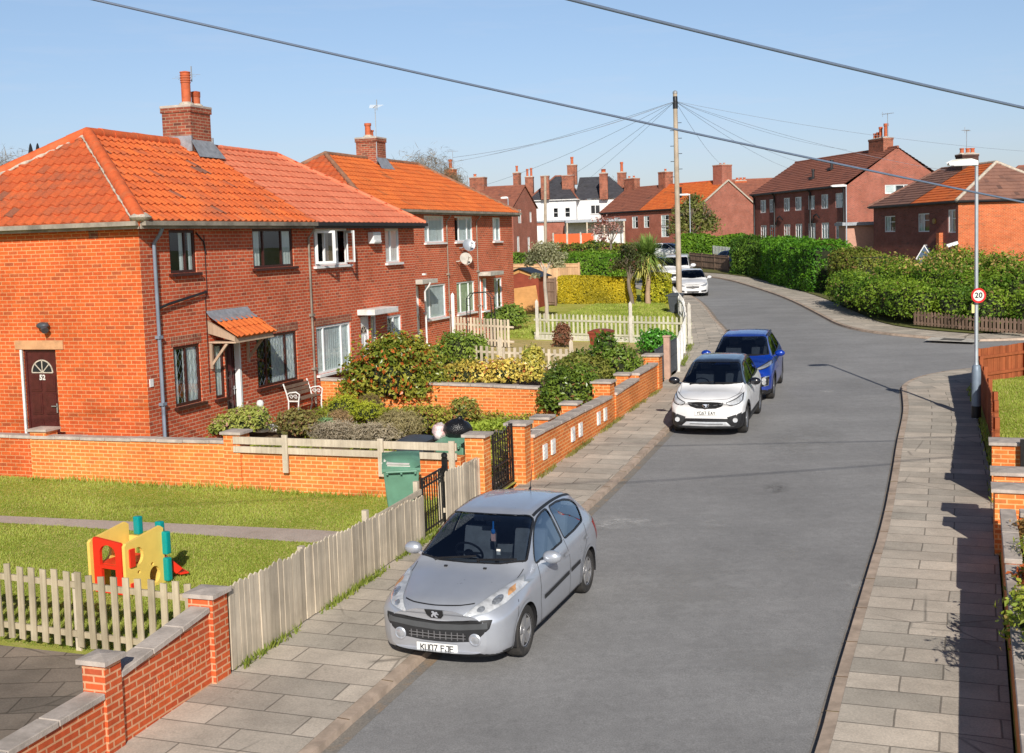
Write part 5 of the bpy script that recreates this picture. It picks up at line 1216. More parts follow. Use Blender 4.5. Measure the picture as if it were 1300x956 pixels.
# --- white crossover with black roof, blue sport utility behind it
CROSS = [(0, .24, .70, .74, .62, .84, .50), (.06, .21, .77, .78, .68, .885, .56), (.18, .20, .82, .83, .73, .93, .62), (.45, .19, .855, .90, .77, .985, .66), (.85, .19, .872, .97, .79, 1.04, .69), (1.02, .19, .876, 1.0, .80, 1.09, .70), (1.25, .19, .88, 1.01, .805, 1.26, .665), (1.5, .19, .88, 1.02, .805, 1.425, .62),
         (1.75, .19, .882, 1.03, .805, 1.54, .59), (2.05, .19, .882, 1.04, .805, 1.59, .585), (2.6, .19, .882, 1.055, .80, 1.605, .58), (3.2, .2, .88, 1.075, .79, 1.58, .57), (3.65, .23, .865, 1.09, .775, 1.52, .55), (3.9, .27, .84, 1.08, .75, 1.40, .545), (4.08, .32, .81, 1.02, .72, 1.14, .6), (4.17, .36, .78, .95, .69, 1.0, .6), (4.21, .40, .72, .86, .64, .90, .56)]
def tall_car(name, label, wheel, ang, sx, sy, sz, paint, roofp, kind, group):
    st = np.array(CROSS); st[:, 0] *= sy; st[:, [2, 4, 6]] *= sx; st[:, [1, 3, 5]] *= sz; L = st[-1, 0]; foh, wb = .84 * sy, 2.60 * sy
    cc, rz = place(wheel, ang, st[:, 2].max(), foh, L)
    c = Car(name, label, group, (cc.x, cc.y, zr(cc.y) + .004), rz, st, paint, .335, wb, foh, res=(130, 6), zmid=.58, pitch=.027)
    X = lambda v: [(a * sx, b * sz) for a, b in v]; Y = lambda v: [(a * sy, b * sz) for a, b in v]
    c.glass('T', [(a * sx, b * sy) for a, b in [(-.71, 1.16), (-.4, 1.06), (0, 1.03), (.4, 1.06), (.71, 1.16), (.66, 1.4), (.61, 1.65), (.585, 1.80), (.3, 1.74), (0, 1.72), (-.3, 1.74), (-.585, 1.80), (-.61, 1.65), (-.66, 1.4)]], 'windscreen', CARGLASS, .025)
    for v in 'PN':
        c.glass(v, Y([(1.36, 1.05), (1.5, 1.20), (1.7, 1.36), (1.95, 1.475), (2.2, 1.50), (2.42, 1.50), (2.41, 1.075)]), 'side_window', CARGLASS, .03)
        c.glass(v, Y([(2.50, 1.08), (2.51, 1.50), (2.9, 1.495), (3.3, 1.46), (3.42, 1.40), (3.40, 1.13)]), 'side_window', PRIV, .03)
    c.glass('R', X([(-.5, 1.14), (.5, 1.14), (.47, 1.44), (-.47, 1.44)]), 'rear_window', PRIV, .03)
    c.wheels(spokes=5 if kind == 'w' else 10, arch=.05, archw=.075, archm=BPLAST, tw=.215)
    y = c.cen[:, 1] + L / 2; z = c.cen[:, 2]
    if roofp:   # contrasting roof and pillars
        k = c.free & (z > 1.075 * sz) & (y > 1.2 * sy) & (y < 3.98 * sy); c.take(k, 'roof', roofp)
    c.mi[(z < (.43 if kind == 'w' else .33) * sz) & c.free] = 1; c.mi[(z < .54) & (y < .5) & (np.abs(c.cen[:, 0]) > .5) & (kind == 'w')] = 1
    for sg in (1, -1):
        F_ = lambda v: [(sg * a * sx, b * sz) for a, b in v]
        mb = MB()
        if kind == 'w': lo, hi = F_([(.47, .80), (.55, .755), (.66, .755), (.74, .78), (.80, .83)]), F_([(.47, .81), (.58, .845), (.68, .88), (.745, .925), (.785, .95)])
        else: lo, hi = F_([(.46, .86), (.58, .85), (.68, .87), (.76, .90), (.81, .935)]), F_([(.46, .87), (.58, .92), (.68, .955), (.75, .98), (.79, 1.0)])
        c.patch(mb, 'F', lo, hi, 14, 5, .010); h_ = c.built(mb, 'headlight', LAMPD if kind != 'w' else LAMP); mb = MB(); c.strip(mb, 'F', lo + hi[::-1], .018, .007, True); c.built(mb, 'lamp_rim', BPLAST, h_)
        mb = MB(); lo, hi = (F_([(.55, .34), (.78, .36)]), F_([(.47, .47), (.80, .58)])) if kind == 'w' else (F_([(.60, .42), (.77, .44)]), F_([(.57, .66), (.78, .70)]))
        c.patch(mb, 'F', lo, hi, 8, 6, .008); f_ = c.built(mb, 'fog_lamp_pod', BPLAST)
        for zz in ((.41,) if kind == 'w' else (.52, .60)):
            p, n = c.hit('F', sg * .665 * sx, zz * sz); n = (n + Vector((0, -1.5, 0))).normalized(); mb = MB(); mb.lathe([(.055, .0), (.055, .02), (.04, .014), (0, .02)], p, n, 14); mb.build('fog_lamp', LAMP, f_, smooth=50)
        if kind != 'w': mb = MB(); c.strip(mb, 'F', F_([(.60, .43), (.76, .45), (.775, .68), (.58, .645)]), .02, .014, True); c.built(mb, 'pod_trim', CHROME, f_)
    if kind == 'w':
        mb = MB(); c.patch(mb, 'F', X([(-.42, .815), (-.37, .72), (-.22, .665), (0, .655), (.22, .665), (.37, .72), (.42, .815)]), X([(-.42, .82), (-.2, .835), (0, .83), (.2, .835), (.42, .82)]), 22, 5, .008); g = c.built(mb, 'grille', BPLAST)
        mb = MB(); c.strip(mb, 'F', X([(-.40, .805), (-.2, .765), (-.09, .75)]), .022, .016); c.strip(mb, 'F', X([(.09, .75), (.2, .765), (.40, .805)]), .022, .016); c.built(mb, 'grille_bars', CHROME, g)
        p, n = c.hit('F', 0, .755 * sz); n = Vector((0, -1, .12)).normalized(); U_ = Vector((1, 0, 0)); V_ = Vector((0, .12, 1)).normalized()
        mb = MB(); mb.lathe([(.075, .012), (.075, .026), (.062, .030), (.060, .022)], p, n, 24); bd = mb.build('badge', CHROME, c.t, smooth=40)
        mb = MB(); mb.prism([(-.058, .008), (-.03, .028), (-.012, .050), (.014, .050), (.030, .036), (.016, .022), (.030, .008), (.056, .004), (.034, -.012), (.012, -.014), (.026, -.034), (.008, -.054), (-.014, -.050), (.0, -.030), (-.020, -.012), (-.040, -.010)], p + n * .020, U_, V_, n, .008); mb.build('emblem', EMBL, bd)
        c.plate('YC67 EAY', .555, mat=PLATE)
        mb = MB(); c.patch(mb, 'F', X([(-.56, .27), (0, .255), (.56, .27)]), X([(-.46, .36), (0, .355), (.46, .36)]), 20, 3, .012); k_ = c.built(mb, 'skid_plate', M_plain('skid_silver', (.55, .56, .57), .35, .4))
        mb = MB(); c.patch(mb, 'F', X([(-.43, .295), (0, .285), (.43, .295)]), X([(-.40, .33), (0, .325), (.40, .33)]), 16, 2, .018); c.built(mb, 'lower_mesh', BPLAST, k_)
    else:
        mb = MB(); c.patch(mb, 'F', X([(-.36, .86), (-.33, .72), (-.2, .66), (0, .65), (.2, .66), (.33, .72), (.36, .86)]), X([(-.36, .865), (-.15, .87), (0, .85), (.15, .87), (.36, .865)]), 20, 5, .008); c.built(mb, 'grille', BPLAST)
        mb = MB(); c.patch(mb, 'F', X([(-.5, .28), (0, .27), (.5, .28)]), X([(-.45, .42), (0, .42), (.45, .42)]), 16, 4, .008); c.built(mb, 'lower_grille', BPLAST)
        c.plate(None, .54)
        for sg in (1, -1): mb = MB(); c.strip(mb, 'T', [(sg * .57 * sx, 1.95 * sy), (sg * .575 * sx, 2.6 * sy), (sg * .55 * sx, 3.6 * sy)], .035, .035); c.built(mb, 'roof_rail', BLACKP)
    c.lines([('F', X([(-.75, .96), (-.5, .885), (0, .87), (.5, .885), (.75, .96)]))] + [('T', [(sg * .68 * sx, .5), (sg * .72 * sx, 1.08)]) for sg in (1, -1)] + [(v, Y(pl)) for v in 'PN' for pl in ([(1.34, .3), (1.30, .6), (1.35, 1.03)], [(2.46, .3), (2.46, 1.06)], [(3.42, 1.1), (3.2, .8), (3.0, .6), (2.95, .3)])], mat=GAPW if kind == 'w' else None)
    for v in 'PN':
        for yy in (2.22, 3.18): mb = MB(); c.strip(mb, v, Y([(yy, .90), (yy + .17, .905)]), .035, .022); c.built(mb, 'door_handle', paint)
        mb = MB(); c.patch(mb, v, Y([(3.92, .82), (4.1, .84)]), Y([(3.80, .98), (4.05, 1.0)]), 5, 5, .008); c.built(mb, 'tail_light', REDL)
        if kind == 'w': mb = MB(); c.strip(mb, v, Y([(1.30, .30), (2.95, .30)]), .13, .008); c.built(mb, 'sill_cladding', BPLAST)
    c.mirrors(1.45 * sy, 1.09 * sz, .845 * sx, BLACK_CAR if kind == 'w' else paint, 1.1)
    c.wipers([((-.5 * sx, 1.085 * sz), (.05, 1.13 * sz)), ((.1, 1.11 * sz), (.6 * sx, 1.11 * sz))])
    c.interior(1.4, .3, .66, .66, 1.5 * sy, TRIM, rows=(1.95 * sy, 2.85 * sy))
    c.body()
    return c
KERBED = 'cars parked along the left kerb'
tall_car('white_crossover', 'white crossover with black roof parked at the kerb, behind the silver hatchback', (5.30, 27.45), .32, .99, .98, .99, WHITE_CAR, BLACK_CAR, 'w', KERBED)
tall_car('blue_crossover', 'bright blue sport utility car parked directly behind the white crossover', (6.95, 32.1), .30, 1.05, 1.06, 1.025, BLUE_CAR, None, 'b', KERBED)
# --- the small cars further up the road
def small_car(name, label, x, y, z, ang, paint, group, sx=1., sy=1., sz=1., st=HATCH, glass=PRIV, wh=(.305, 2.54, .82), merc=False, pitch=.027):
    st = np.array(st); st[:, 0] *= sy; st[:, [2, 4, 6]] *= sx; st[:, [1, 3, 5]] *= sz
    c = Car(name, label, group, (x, y, z), ang, st, paint, wh[0], wh[1] * sy, wh[2] * sy, res=(70, 4), pitch=pitch)
    X = lambda v: [(a * sx, b * sz) for a, b in v]; Y = lambda v: [(a * sy, b * sz) for a, b in v]
    c.glass('T', [(a * sx, b * sy) for a, b in [(-.70, 1.22), (0, 1.07), (.70, 1.22), (.57, 1.92), (0, 1.85), (-.57, 1.92)]], 'windscreen', glass, .03)
    for v in 'PN':
        c.glass(v, Y([(1.42, .965), (1.62, 1.165), (2.0, 1.345), (2.37, 1.377), (2.36, .985)]), 'side_window', glass, .03); c.glass(v, Y([(2.47, .99), (2.49, 1.377), (3.1, 1.33), (3.40, 1.20), (3.28, 1.03)]), 'side_window', glass, .03)
    c.glass('R', X([(-.50, 1.06), (.50, 1.06), (.47, 1.29), (-.47, 1.29)]), 'rear_window', glass, .03)
    c.wheels(detail=False)
    for sg in (1, -1):
        F_ = lambda v: [(sg * a * sx, b * sz) for a, b in v]; mb = MB()
        c.patch(mb, 'F', F_([(.44, .60), (.60, .58), (.74, .64), (.79, .72)]), F_([(.42, .64), (.56, .70), (.70, .74), (.77, .78)]), 8, 4, .010); c.built(mb, 'headlight', LAMPD)
        if merc: mb = MB(); c.patch(mb, 'F', F_([(.45, .27), (.72, .29)]), F_([(.45, .36), (.74, .40)]), 8, 3, .008); c.built(mb, 'air_intake', BPLAST)
    mb = MB()
    if merc:
        c.patch(mb, 'F', X([(-.34, .51), (0, .47), (.34, .51)]), X([(-.36, .60), (0, .615), (.36, .60)]), 12, 4, .008); g = c.built(mb, 'grille', M_plain('grille_grey', (.10, .10, .11), .4))
        p, n = c.hit('F', 0, .55 * sz); mb = MB(); n = Vector((0, -1, 0))
        mb.lathe([(.085, .012), (.085, .03), (.072, .03), (.072, .012)], p, n, 20)
        for a in (PI / 2, PI / 2 + 2 * PI / 3, PI / 2 + 4 * PI / 3): d = Vector((math.cos(a), 0, math.sin(a))); e = Vector((-d.z, 0, d.x)); mb.poly([p + n * .02 + e * .02, p + n * .02 - e * .02, p + n * .02 + d * .078])
        mb.build('emblem', CHROME, g)
        mb = MB(); c.strip(mb, 'F', X([(-.33, .555), (-.1, .55)]), .02, .016); c.strip(mb, 'F', X([(.1, .55), (.33, .555)]), .02, .016); c.built(mb, 'grille_bars', CHROME, g)
        mb = MB(); c.patch(mb, 'F', X([(-.30, .24), (.30, .24)]), X([(-.34, .33), (.34, .33)]), 10, 3, .008); c.built(mb, 'lower_grille', BPLAST); c.plate(None, .40)
    else:
        c.patch(mb, 'F', X([(-.5, .33), (0, .30), (.5, .33)]), X([(-.52, .52), (0, .50), (.52, .52)]), 12, 4, .008); c.built(mb, 'grille', BPLAST); c.plate(None, .40)
    c.mirrors(1.50 * sy, .99 * sz, .84 * sx, paint); c.interior(1.3, .25, .56, .66, 1.55, TRIM, rows=(1.95,)); c.lines([('F', X([(-.70, .78), (0, .68), (.70, .78)]))] + [(v, Y([(2.42, .26), (2.42, .985)])) for v in 'PN']); c.body()
    return c
q = G(886, 377, 0); small_car('white_hatchback', 'white hatchback with dark grille and chrome star parked in front of the white van', q.x, q.y + 2.1, zr(q.y + 2.1), -.13, WHITE_CAR, KERBED, 1.04, 1.06, 1.0, merc=True)
VAN = [(0, .3, .72, .84, .60, .98, .5), (.12, .26, .84, .96, .70, 1.08, .6), (.5, .24, .93, 1.08, .82, 1.18, .68), (.85, .24, .95, 1.16, .86, 1.28, .74), (1.0, .24, .96, 1.19, .87, 1.42, .74), (1.35, .24, .965, 1.22, .88, 1.74, .72), (1.65, .24, .97, 1.24, .88, 1.90, .70), (2.2, .24, .97, 1.25, .88, 1.96, .70), (4.6, .26, .97, 1.25, .88, 1.94, .70), (4.85, .3, .95, 1.24, .87, 1.88, .70), (4.92, .34, .92, 1.2, .85, 1.70, .72), (4.97, .4, .88, 1.1, .8, 1.3, .7)]
vx = at(868, 352, 76.5); c = Car('white_van', 'white people carrier van parked behind the white hatchback and the wooden pole', KERBED, (vx.x - .2, 78, zr(78)), -.18, VAN, WHITE_CAR, .34, 3.0, .95, res=(80, 4), zmid=.7, pitch=.027)
c.glass('T', [(-.77, 1.0), (0, .90), (.77, 1.0), (.70, 1.55), (0, 1.50), (-.70, 1.55)], 'windscreen', PRIV, .04)
for v in 'PN':
    c.glass(v, [(1.25, 1.27), (1.5, 1.60), (1.7, 1.78), (2.2, 1.80), (2.2, 1.28)], 'side_window', PRIV, .03); c.glass(v, [(2.35, 1.28), (2.35, 1.80), (3.4, 1.80), (3.4, 1.28)], 'side_window', PRIV, .03); c.glass(v, [(3.5, 1.28), (3.5, 1.80), (4.6, 1.78), (4.6, 1.28)], 'side_window', PRIV, .03)
c.wheels(detail=False)
for sg in (1, -1): mb = MB(); c.patch(mb, 'F', [(sg * .5, .74), (sg * .78, .80)], [(sg * .5, .90), (sg * .80, 1.0)], 6, 4, .01); c.built(mb, 'headlight', LAMPD)
mb = MB(); c.patch(mb, 'F', [(-.45, .62), (.45, .62)], [(-.45, .86), (.45, .86)], 8, 4, .01); c.built(mb, 'grille', BPLAST); mb = MB(); c.patch(mb, 'F', [(-.6, .3), (.6, .3)], [(-.6, .45), (.6, .45)], 8, 3, .01); c.built(mb, 'lower_grille', BPLAST)
c.plate(None, .54); c.mirrors(1.3, 1.3, .92, WHITE_CAR, 1.4); c.interior(1.3, .4, .9, .7, 1.3, TRIM, rows=(1.8, 2.9), wheel=False); c.body()
FARC = 'far parked cars'
q = at(837, 348, 86); small_car('dark_blue_car', 'dark blue car half hidden between the palm and the white van', q.x, q.y, zr(86), -.35, NAVY, FARC)
q = at(846, 325, 108); small_car('white_saloon', 'white car with blue windscreen on the rise behind the white van', q.x + .3, q.y, q.z - .3, .9, WHITE_CAR, FARC)
q = at(672, 322, 128); small_car('dark_blue_car', 'dark blue car behind the low hedge below the brown gable house', q.x - .4, q.y, q.z - .75, 1.45, NAVY, FARC)
q = at(692, 318, 134); small_car('maroon_car', 'maroon car parked behind the far dark blue car', q.x, q.y, q.z - .75, 1.6, RED_CAR, FARC)
q = at(645, 325, 126); small_car('blue_car', 'pale blue car mostly hidden beside the far house corner', q.x - .3, q.y, q.z - .7, 1.5, M_paint('pale_blue_paint', (.12, .22, .36), .2, .3), FARC)
q = at(934, 347, 91); small_car('black_car', 'dark car tucked into the drive beside the tall hedge', q.x + .3, q.y + .8, zr(91) + .1, .45, NAVY, FARC)
# ---------------------------------------------------------------- the ground, road, pavements (flush sheets, each a few mm above the one below)
def plane_strip(name, left, right, off, mat, kind='structure', us=None):
    """sheet between two polylines (same count), uv = (across, along) in metres"""
    n = len(left); V = []; s = 0; uvl = []
    for i in range(n):
        a, b = Vector(left[i][:2]), Vector(right[i][:2])
        if i: s += ((a + b) / 2 - (Vector(left[i - 1][:2]) + Vector(right[i - 1][:2])) / 2).length
        w = (b - a).length
        V += [(a.x, a.y, zr(a.y) + off), (b.x, b.y, zr(b.y) + off)]; uvl += [(0, s), (w, s)]
    Fc = [(2 * i, 2 * i + 1, 2 * i + 3, 2 * i + 2) for i in range(n - 1)]
    o = link(name, np_mesh(name, V, Fc, [[uvl[k] for k in f] for f in Fc]), mat); return tag(o, None, None, None, kind)
def resample(p, step=1.0):
    p = [Vector(q[:2]) for q in p]; out = [p[0]]
    for a, b in zip(p, p[1:]):
        k = max(1, int((b - a).length / step)); out += [a.lerp(b, (j + 1) / k) for j in range(k)]
    return out
def curve(p, it=3):
    p = [tuple(q[:2]) for q in p]; return [Vector(q) for q in smooth_poly(p, False, it)]
def sheet(name, pts, zf, mat, kind='structure', grid=None, parent=None):
    """flat-ish polygon draped over height function zf"""
    bm = bmesh.new(); vs = [bm.verts.new((x, y, 0)) for x, y in pts]; bm.faces.new(vs)
    if grid:
        xs = [p[0] for p in pts]; ys = [p[1] for p in pts]
        for ax, lo, hi in ((0, min(xs), max(xs)), (1, min(ys), max(ys))):
            k = math.ceil(lo / grid)
            while k * grid < hi:
                co = [0, 0, 0]; co[ax] = k * grid; no = [0, 0, 0]; no[ax] = 1
                bmesh.ops.bisect_plane(bm, geom=bm.verts[:] + bm.edges[:] + bm.faces[:], plane_co=co, plane_no=no); k += 1
    else: bmesh.ops.triangulate(bm, faces=bm.faces)
    for v in bm.verts: v.co.z = zf(v.co.x, v.co.y)
    bmesh.ops.recalc_face_normals(bm, faces=bm.faces)
    if sum(f.normal.z * f.calc_area() for f in bm.faces) < 0: bmesh.ops.reverse_faces(bm, faces=bm.faces)
    me = bpy.data.meshes.new(name); bm.to_mesh(me); bm.free(); wood_uv(me)
    o = link(name, me, mat); return tag(o, None, None, None, kind)
V = []; Fc = []; ys = [-60, 0, 13, 60, 90, 105, 120, 135, 150, 220, 500, 2500]; xs = [-2500, -200, -40, 0, 40, 200, 2500]
for y in ys: V += [(x, y, zr(y) - .05) for x in xs]
k = len(xs); Fc = [(i * k + j, i * k + j + 1, (i + 1) * k + j + 1, (i + 1) * k + j) for i in range(len(ys) - 1) for j in range(k - 1)]
tag(link('ground', np_mesh('ground', V, Fc), EARTH), None, None, None, 'structure')
# kerb lines surveyed from the photo
KL = [S(-34, -1.72)[:2], S(-10, -1.70)[:2], (1.21, 20.55), (3.45, 27.08), (5.9, 35.5), (7.9, 43.5), (8.69, 47.74), (8.99, 51.24), (9.38, 55.27), (10.2, 63.9), (10.3, 70), (9.3, 76), (5.5, 83), (-4, 90), (-30, 100)]
KRn = [(-.5, 3.5), (2.7, 10.8), (3.48, 12.91), (4.68, 16.08), (5.95, 19.16), (7.1, 22.35), (9.24, 28.19), (10.45, 32.0), (10.9, 33.4), (12.02, 35.02), (13.8, 36.15), (18, 37.2), (60, 40)]
KRf = [(60, 46), (20, 43.2), (16.58, 42.95), (15.6, 44.17), (14.16, 46.55), (13.62, 49.5), (14.0, 53.66), (14.85, 64), (14.9, 73.7), (14.75, 82), (13.0, 89.5), (7, 95), (-4, 99.5), (-30, 109)]
KL, KRn, KRf = [Vector(a) for a in curve(KL)], curve(KRn), curve(KRf)
for q_ in (KL, KRn):
    for p in q_:
        if p.y < 60: p.x += .012 * math.sin(p.y * .9) + .02 * math.sin(p.y * .41 + 1)
outer = KL + KRf[::-1] + KRn[::-1]
sheet('road', [(p.x, p.y) for p in outer], lambda x, y: zr(y), ASPHALT, grid=6.0)
def offs(p, d):
    out = []
    for i, q in enumerate(p):
        t = (p[min(i + 1, len(p) - 1)] - p[max(i - 1, 0)]).normalized(); out.append(q + Vector((-t.y, t.x)) * d)
    return out
def kerb(name, line, side):
    p = resample(line, .3); o1 = offs(p, side * .012); o2 = offs(p, side * .14); V = []; n = len(p); Fc = []
    for a, b, c in zip(p, o1, o2): V += [(a.x, a.y, zr(a.y) - .01), (b.x, b.y, zr(b.y) + .078), (c.x, c.y, zr(c.y) + .085)]
    for i in range(n - 1):
        for j in (0, 1):
            f = (3 * i + j, 3 * i + j + 1, 3 * i + j + 4, 3 * i + j + 3); Fc.append(f if side < 0 else f[::-1])
    me = np_mesh(name, V, Fc); tag(link(name, me, KERB), None, None, None, 'structure')
    # channel grime along the kerb
    a, b = p, offs(p, -side * (.15 if side > 0 else .06)); plane_strip('road_channel', a if side > 0 else b, b if side > 0 else a, .004, M_CH)
    j = MB(); acc = 0
    for i in range(n - 1):
        acc += (p[i + 1] - p[i]).length
        if acc > .9 and p[i].y < 60:
            acc = 0; a, c = p[i], o2[i]; j.bar((a.x, a.y, zr(a.y) + .082), (c.x, c.y, zr(c.y) + .087), .012, .004)
    tag(j.build('kerb_joints', SOIL), None, None, None, 'structure')
M_CH = M_ground('channel_grit', [(.22, .21, .195), (.27, .24, .205), (.38, .26, .16)], [1.5, 2.2], bsc=45)
kerb('kerb_left', KL, 1); kerb('kerb_right_near', KRn, -1); kerb('kerb_right_far', KRf, -1)
# pavements
inL = offs(KL, .139)
bk = []
for p in KL:
    u, v = sv(p.x, p.y); bk.append(Vector(S(u, .26 if u < -1.4 else -.05)[:2]))
BKL = [(5.0, 38.0), (6.45, 44), (7.45, 52), (8.15, 60.5), (8.1, 68), (7.0, 73), (2.1, 80), (-8, 86), (-30, 94)]
for i in range(len(bk)):
    y = bk[i].y
    if y > 37.9:
        y = min(KL[i].y - .5, 94)
        bk[i] = Vector((float(np.interp(y, [q[1] for q in BKL], [q[0] for q in BKL])), y))
plane_strip('pavement_left', bk, inL, .088, FLAGS)
WL = [(-1.9, -6), (5.22, 12.49), (7.97, 19.63), (9.16, 22.86), (12.6, 32.8)]        # right-hand wall line
def wlx(y):
    for a, b in zip(WL, WL[1:]):
        if a[1] <= y <= b[1]: return a[0] + (b[0] - a[0]) * (y - a[1]) / (b[1] - a[1])
    return WL[-1][0]
kn = [p for p in KRn if p.y < 32.5]; inR = offs(kn, -.139)
def wl_at(p):
    d = Vector((.944, -.33)); 
    # walk across the pavement to the wall line
    best = None
    for a, b in zip(WL, WL[1:]):
        a, b = Vector(a), Vector(b); e = b - a; den = d.x * e.y - d.y * e.x
        if abs(den) < 1e-6: continue
        w = a - p; t = (w.x * e.y - w.y * e.x) / den; s = (w.x * d.y - w.y * d.x) / den
        if -.02 <= s <= 1.02 and t > 0: best = p + d * t
    return best or p + d * 2.0
bkR = [wl_at(p) for p in kn]
plane_strip('pavement_right', inR, bkR, .088, FLAGS)
kc = [p for p in KRn if p.y >= 32.4 or p.x > 10.4]; inC = offs(kc, -.139)
cor = [(bkR[-1].x, bkR[-1].y), (12.75, 33.0), (16, 34.6), (60, 37.2)]
sheet('pavement_corner', [(p.x, p.y) for p in [inR[-1]] + inC[1:]] + cor[::-1], lambda x, y: zr(y) + .089, FLAGS)
inF = offs(KRf, -.139); hb = offs(KRf, -1.75)
plane_strip('pavement_far', inF, hb, .088, FLAGS)
mh = G(1206, 429.3, .12); 
sheet('manhole_concrete', [(mh.x - 1.0, mh.y - .2), (mh.x + .4, mh.y - 1.25), (mh.x + 1.0, mh.y - .35), (mh.x - .4, mh.y + .75)], lambda x, y: zr(y) + .093, CONC); 
sheet('manhole_cover', [(mh.x - .45, mh.y - .2), (mh.x + .15, mh.y - .7), (mh.x + .5, mh.y - .2), (mh.x - .12, mh.y + .3)], lambda x, y: zr(y) + .097, M_plain('dark_iron', (.12, .11, .10), .7, var=.2))
# left gardens: one raised sheet with beds, paths and lawns laid on it
L0 = [S(-1.69, .26), S(-1.4, .26), S(-1.38, .0), S(13.9, -.0)]
lb = [(p.x, p.y) for p in L0] + BKL
q_ = S(-1.69, 110)
sheet('garden_ground', lb + [(-120, 94), (q_.x, q_.y)], lambda x, y: zr(y) + .13 + .024 * min(max(sv(x, y)[1], 0), 9), LAWN, grid=5.0)
sheet('front_lawn', [S(-36, .26)[:2], S(-1.71, .26)[:2], S(-1.71, 110)[:2], S(-36, 110)[:2]], lambda x, y: zr(y) + .07, LAWN, grid=6.0)
def gs(name, uv, off, mat, kind='structure', raw=False): 
    pts = [S(u, v)[:2] for u, v in uv] if not raw else [tuple(q[:2]) for q in uv]
    return sheet(name, pts, lambda x, y: zg(x, y) + off, mat, kind, grid=3.0)
PATHP = [G(0, 655, .07), G(200, 664, .07), G(400, 673, .07), G(440, 676, .07), G(420, 690, .07), G(385, 689, .07), G(200, 676, .07), G(0, 664, .07), G(-300, 652, .07), G(-300, 641, .07)]
gs('garden_path', PATHP, .006, PATHM, raw=True)
gs('patio', [S(-10.15, .45), S(-10.15, 3.4), S(-10.15, 9), S(-20, 9), S(-20, .45)], .006, FLAGS2, raw=True)
gs('side_path', [(-1.6, .3), (-1.6, 16), (-1.35, 16), (-1.35, 7.65), (13, 7.65), (13, .05), (-1.3, .05)], .006, SOIL)
gs('dead_turf', [(13.6, .5), (13.6, 9), (21.3, 9), (21.3, 1.0)], .007, LAWN_DRY)
gs('front_path', [(-1.5, .3), (-.7, .3), (1.9, 7.6), (.9, 7.6)], .012, PATHM)
# right-hand gardens and the land behind the far hedges
wl2 = [(x + .02, y) for x, y in WL]
zR = lambda x, y: zr(y) + .13 + .012 * max(0, x - 10)
sheet('garden_right', wl2 + [(16, 34.5), (60, 37.1), (60, -20), (0, -20)], lambda x, y: zr(y) + .13, LAWN, grid=6.0)
hbp = [(p.x, p.y) for p in hb]
sheet('garden_far', hbp + [(-30, 135), (160, 135), (160, 47.5), (60, 47.5)], lambda x, y: zr(y) + .12 + .02 * min(40, max(0, x - 17)), EARTH, grid=8.0)
def stain(p, rx, ry, rz, col, k, amt=.8):
    m, nt, b = new_mat('road_stain'); setp(b, nt, col=col, rough=.9, spec=.2); q = geo_pos(nt)
    d = nd(nt, 'ShaderNodeVectorMath', {0: obj(nt)}, operation='LENGTH').outputs['Value']
    f = mth(nt, 'MULTIPLY', rng(nt, d, 1.0, .25), rng(nt, noise(nt, q, k, 7, .75), .42, .68)); t_ = nd(nt, 'ShaderNodeBsdfTransparent')
    mx = nd(nt, 'ShaderNodeMixShader', {0: mth(nt, 'MULTIPLY', f, amt, True), 1: t_.outputs[0], 2: b.outputs[0]}); nt.links.new(mx.outputs[0], nt.nodes['Material Output'].inputs[0])
    n = 20; o = link('road_stain', np_mesh('road_stain', [(math.cos(2 * PI * i / n), math.sin(2 * PI * i / n), 0) for i in range(n)], [list(range(n))]), m)
    o.location = (p.x, p.y, zr(p.y) + .009); o.scale = (rx, ry, 1); o.rotation_euler = (.027, 0, rz); tag(o, None, None, None, 'structure')
for px, py, rx, ry, c_, k in ((793, 662, .95, .42, .62, 4), (770, 668, .5, .3, .6, 5), (1088, 745, .24, .32, .60, 8), (1051, 497, .35, .35, .62, 6), (1052, 484, .25, .2, .5, 6), (1000, 700, .35, .6, .40, 3), (870, 745, 1.2, 1.6, .36, 1.2), (1020, 560, 1.0, 2.2, .36, 1.2), (950, 470, 1.2, 2.6, .36, 1.0), (905, 665, .3, .4, .5, 7), (985, 845, .8, .9, .37, 1.5), (1072, 800, .12, .8, .42, 6), (985, 620, .3, .5, .17, 4)):
    stain(G(px, py, 0), rx, ry, -.34, (c_, c_ * .985, c_ * .96), k)
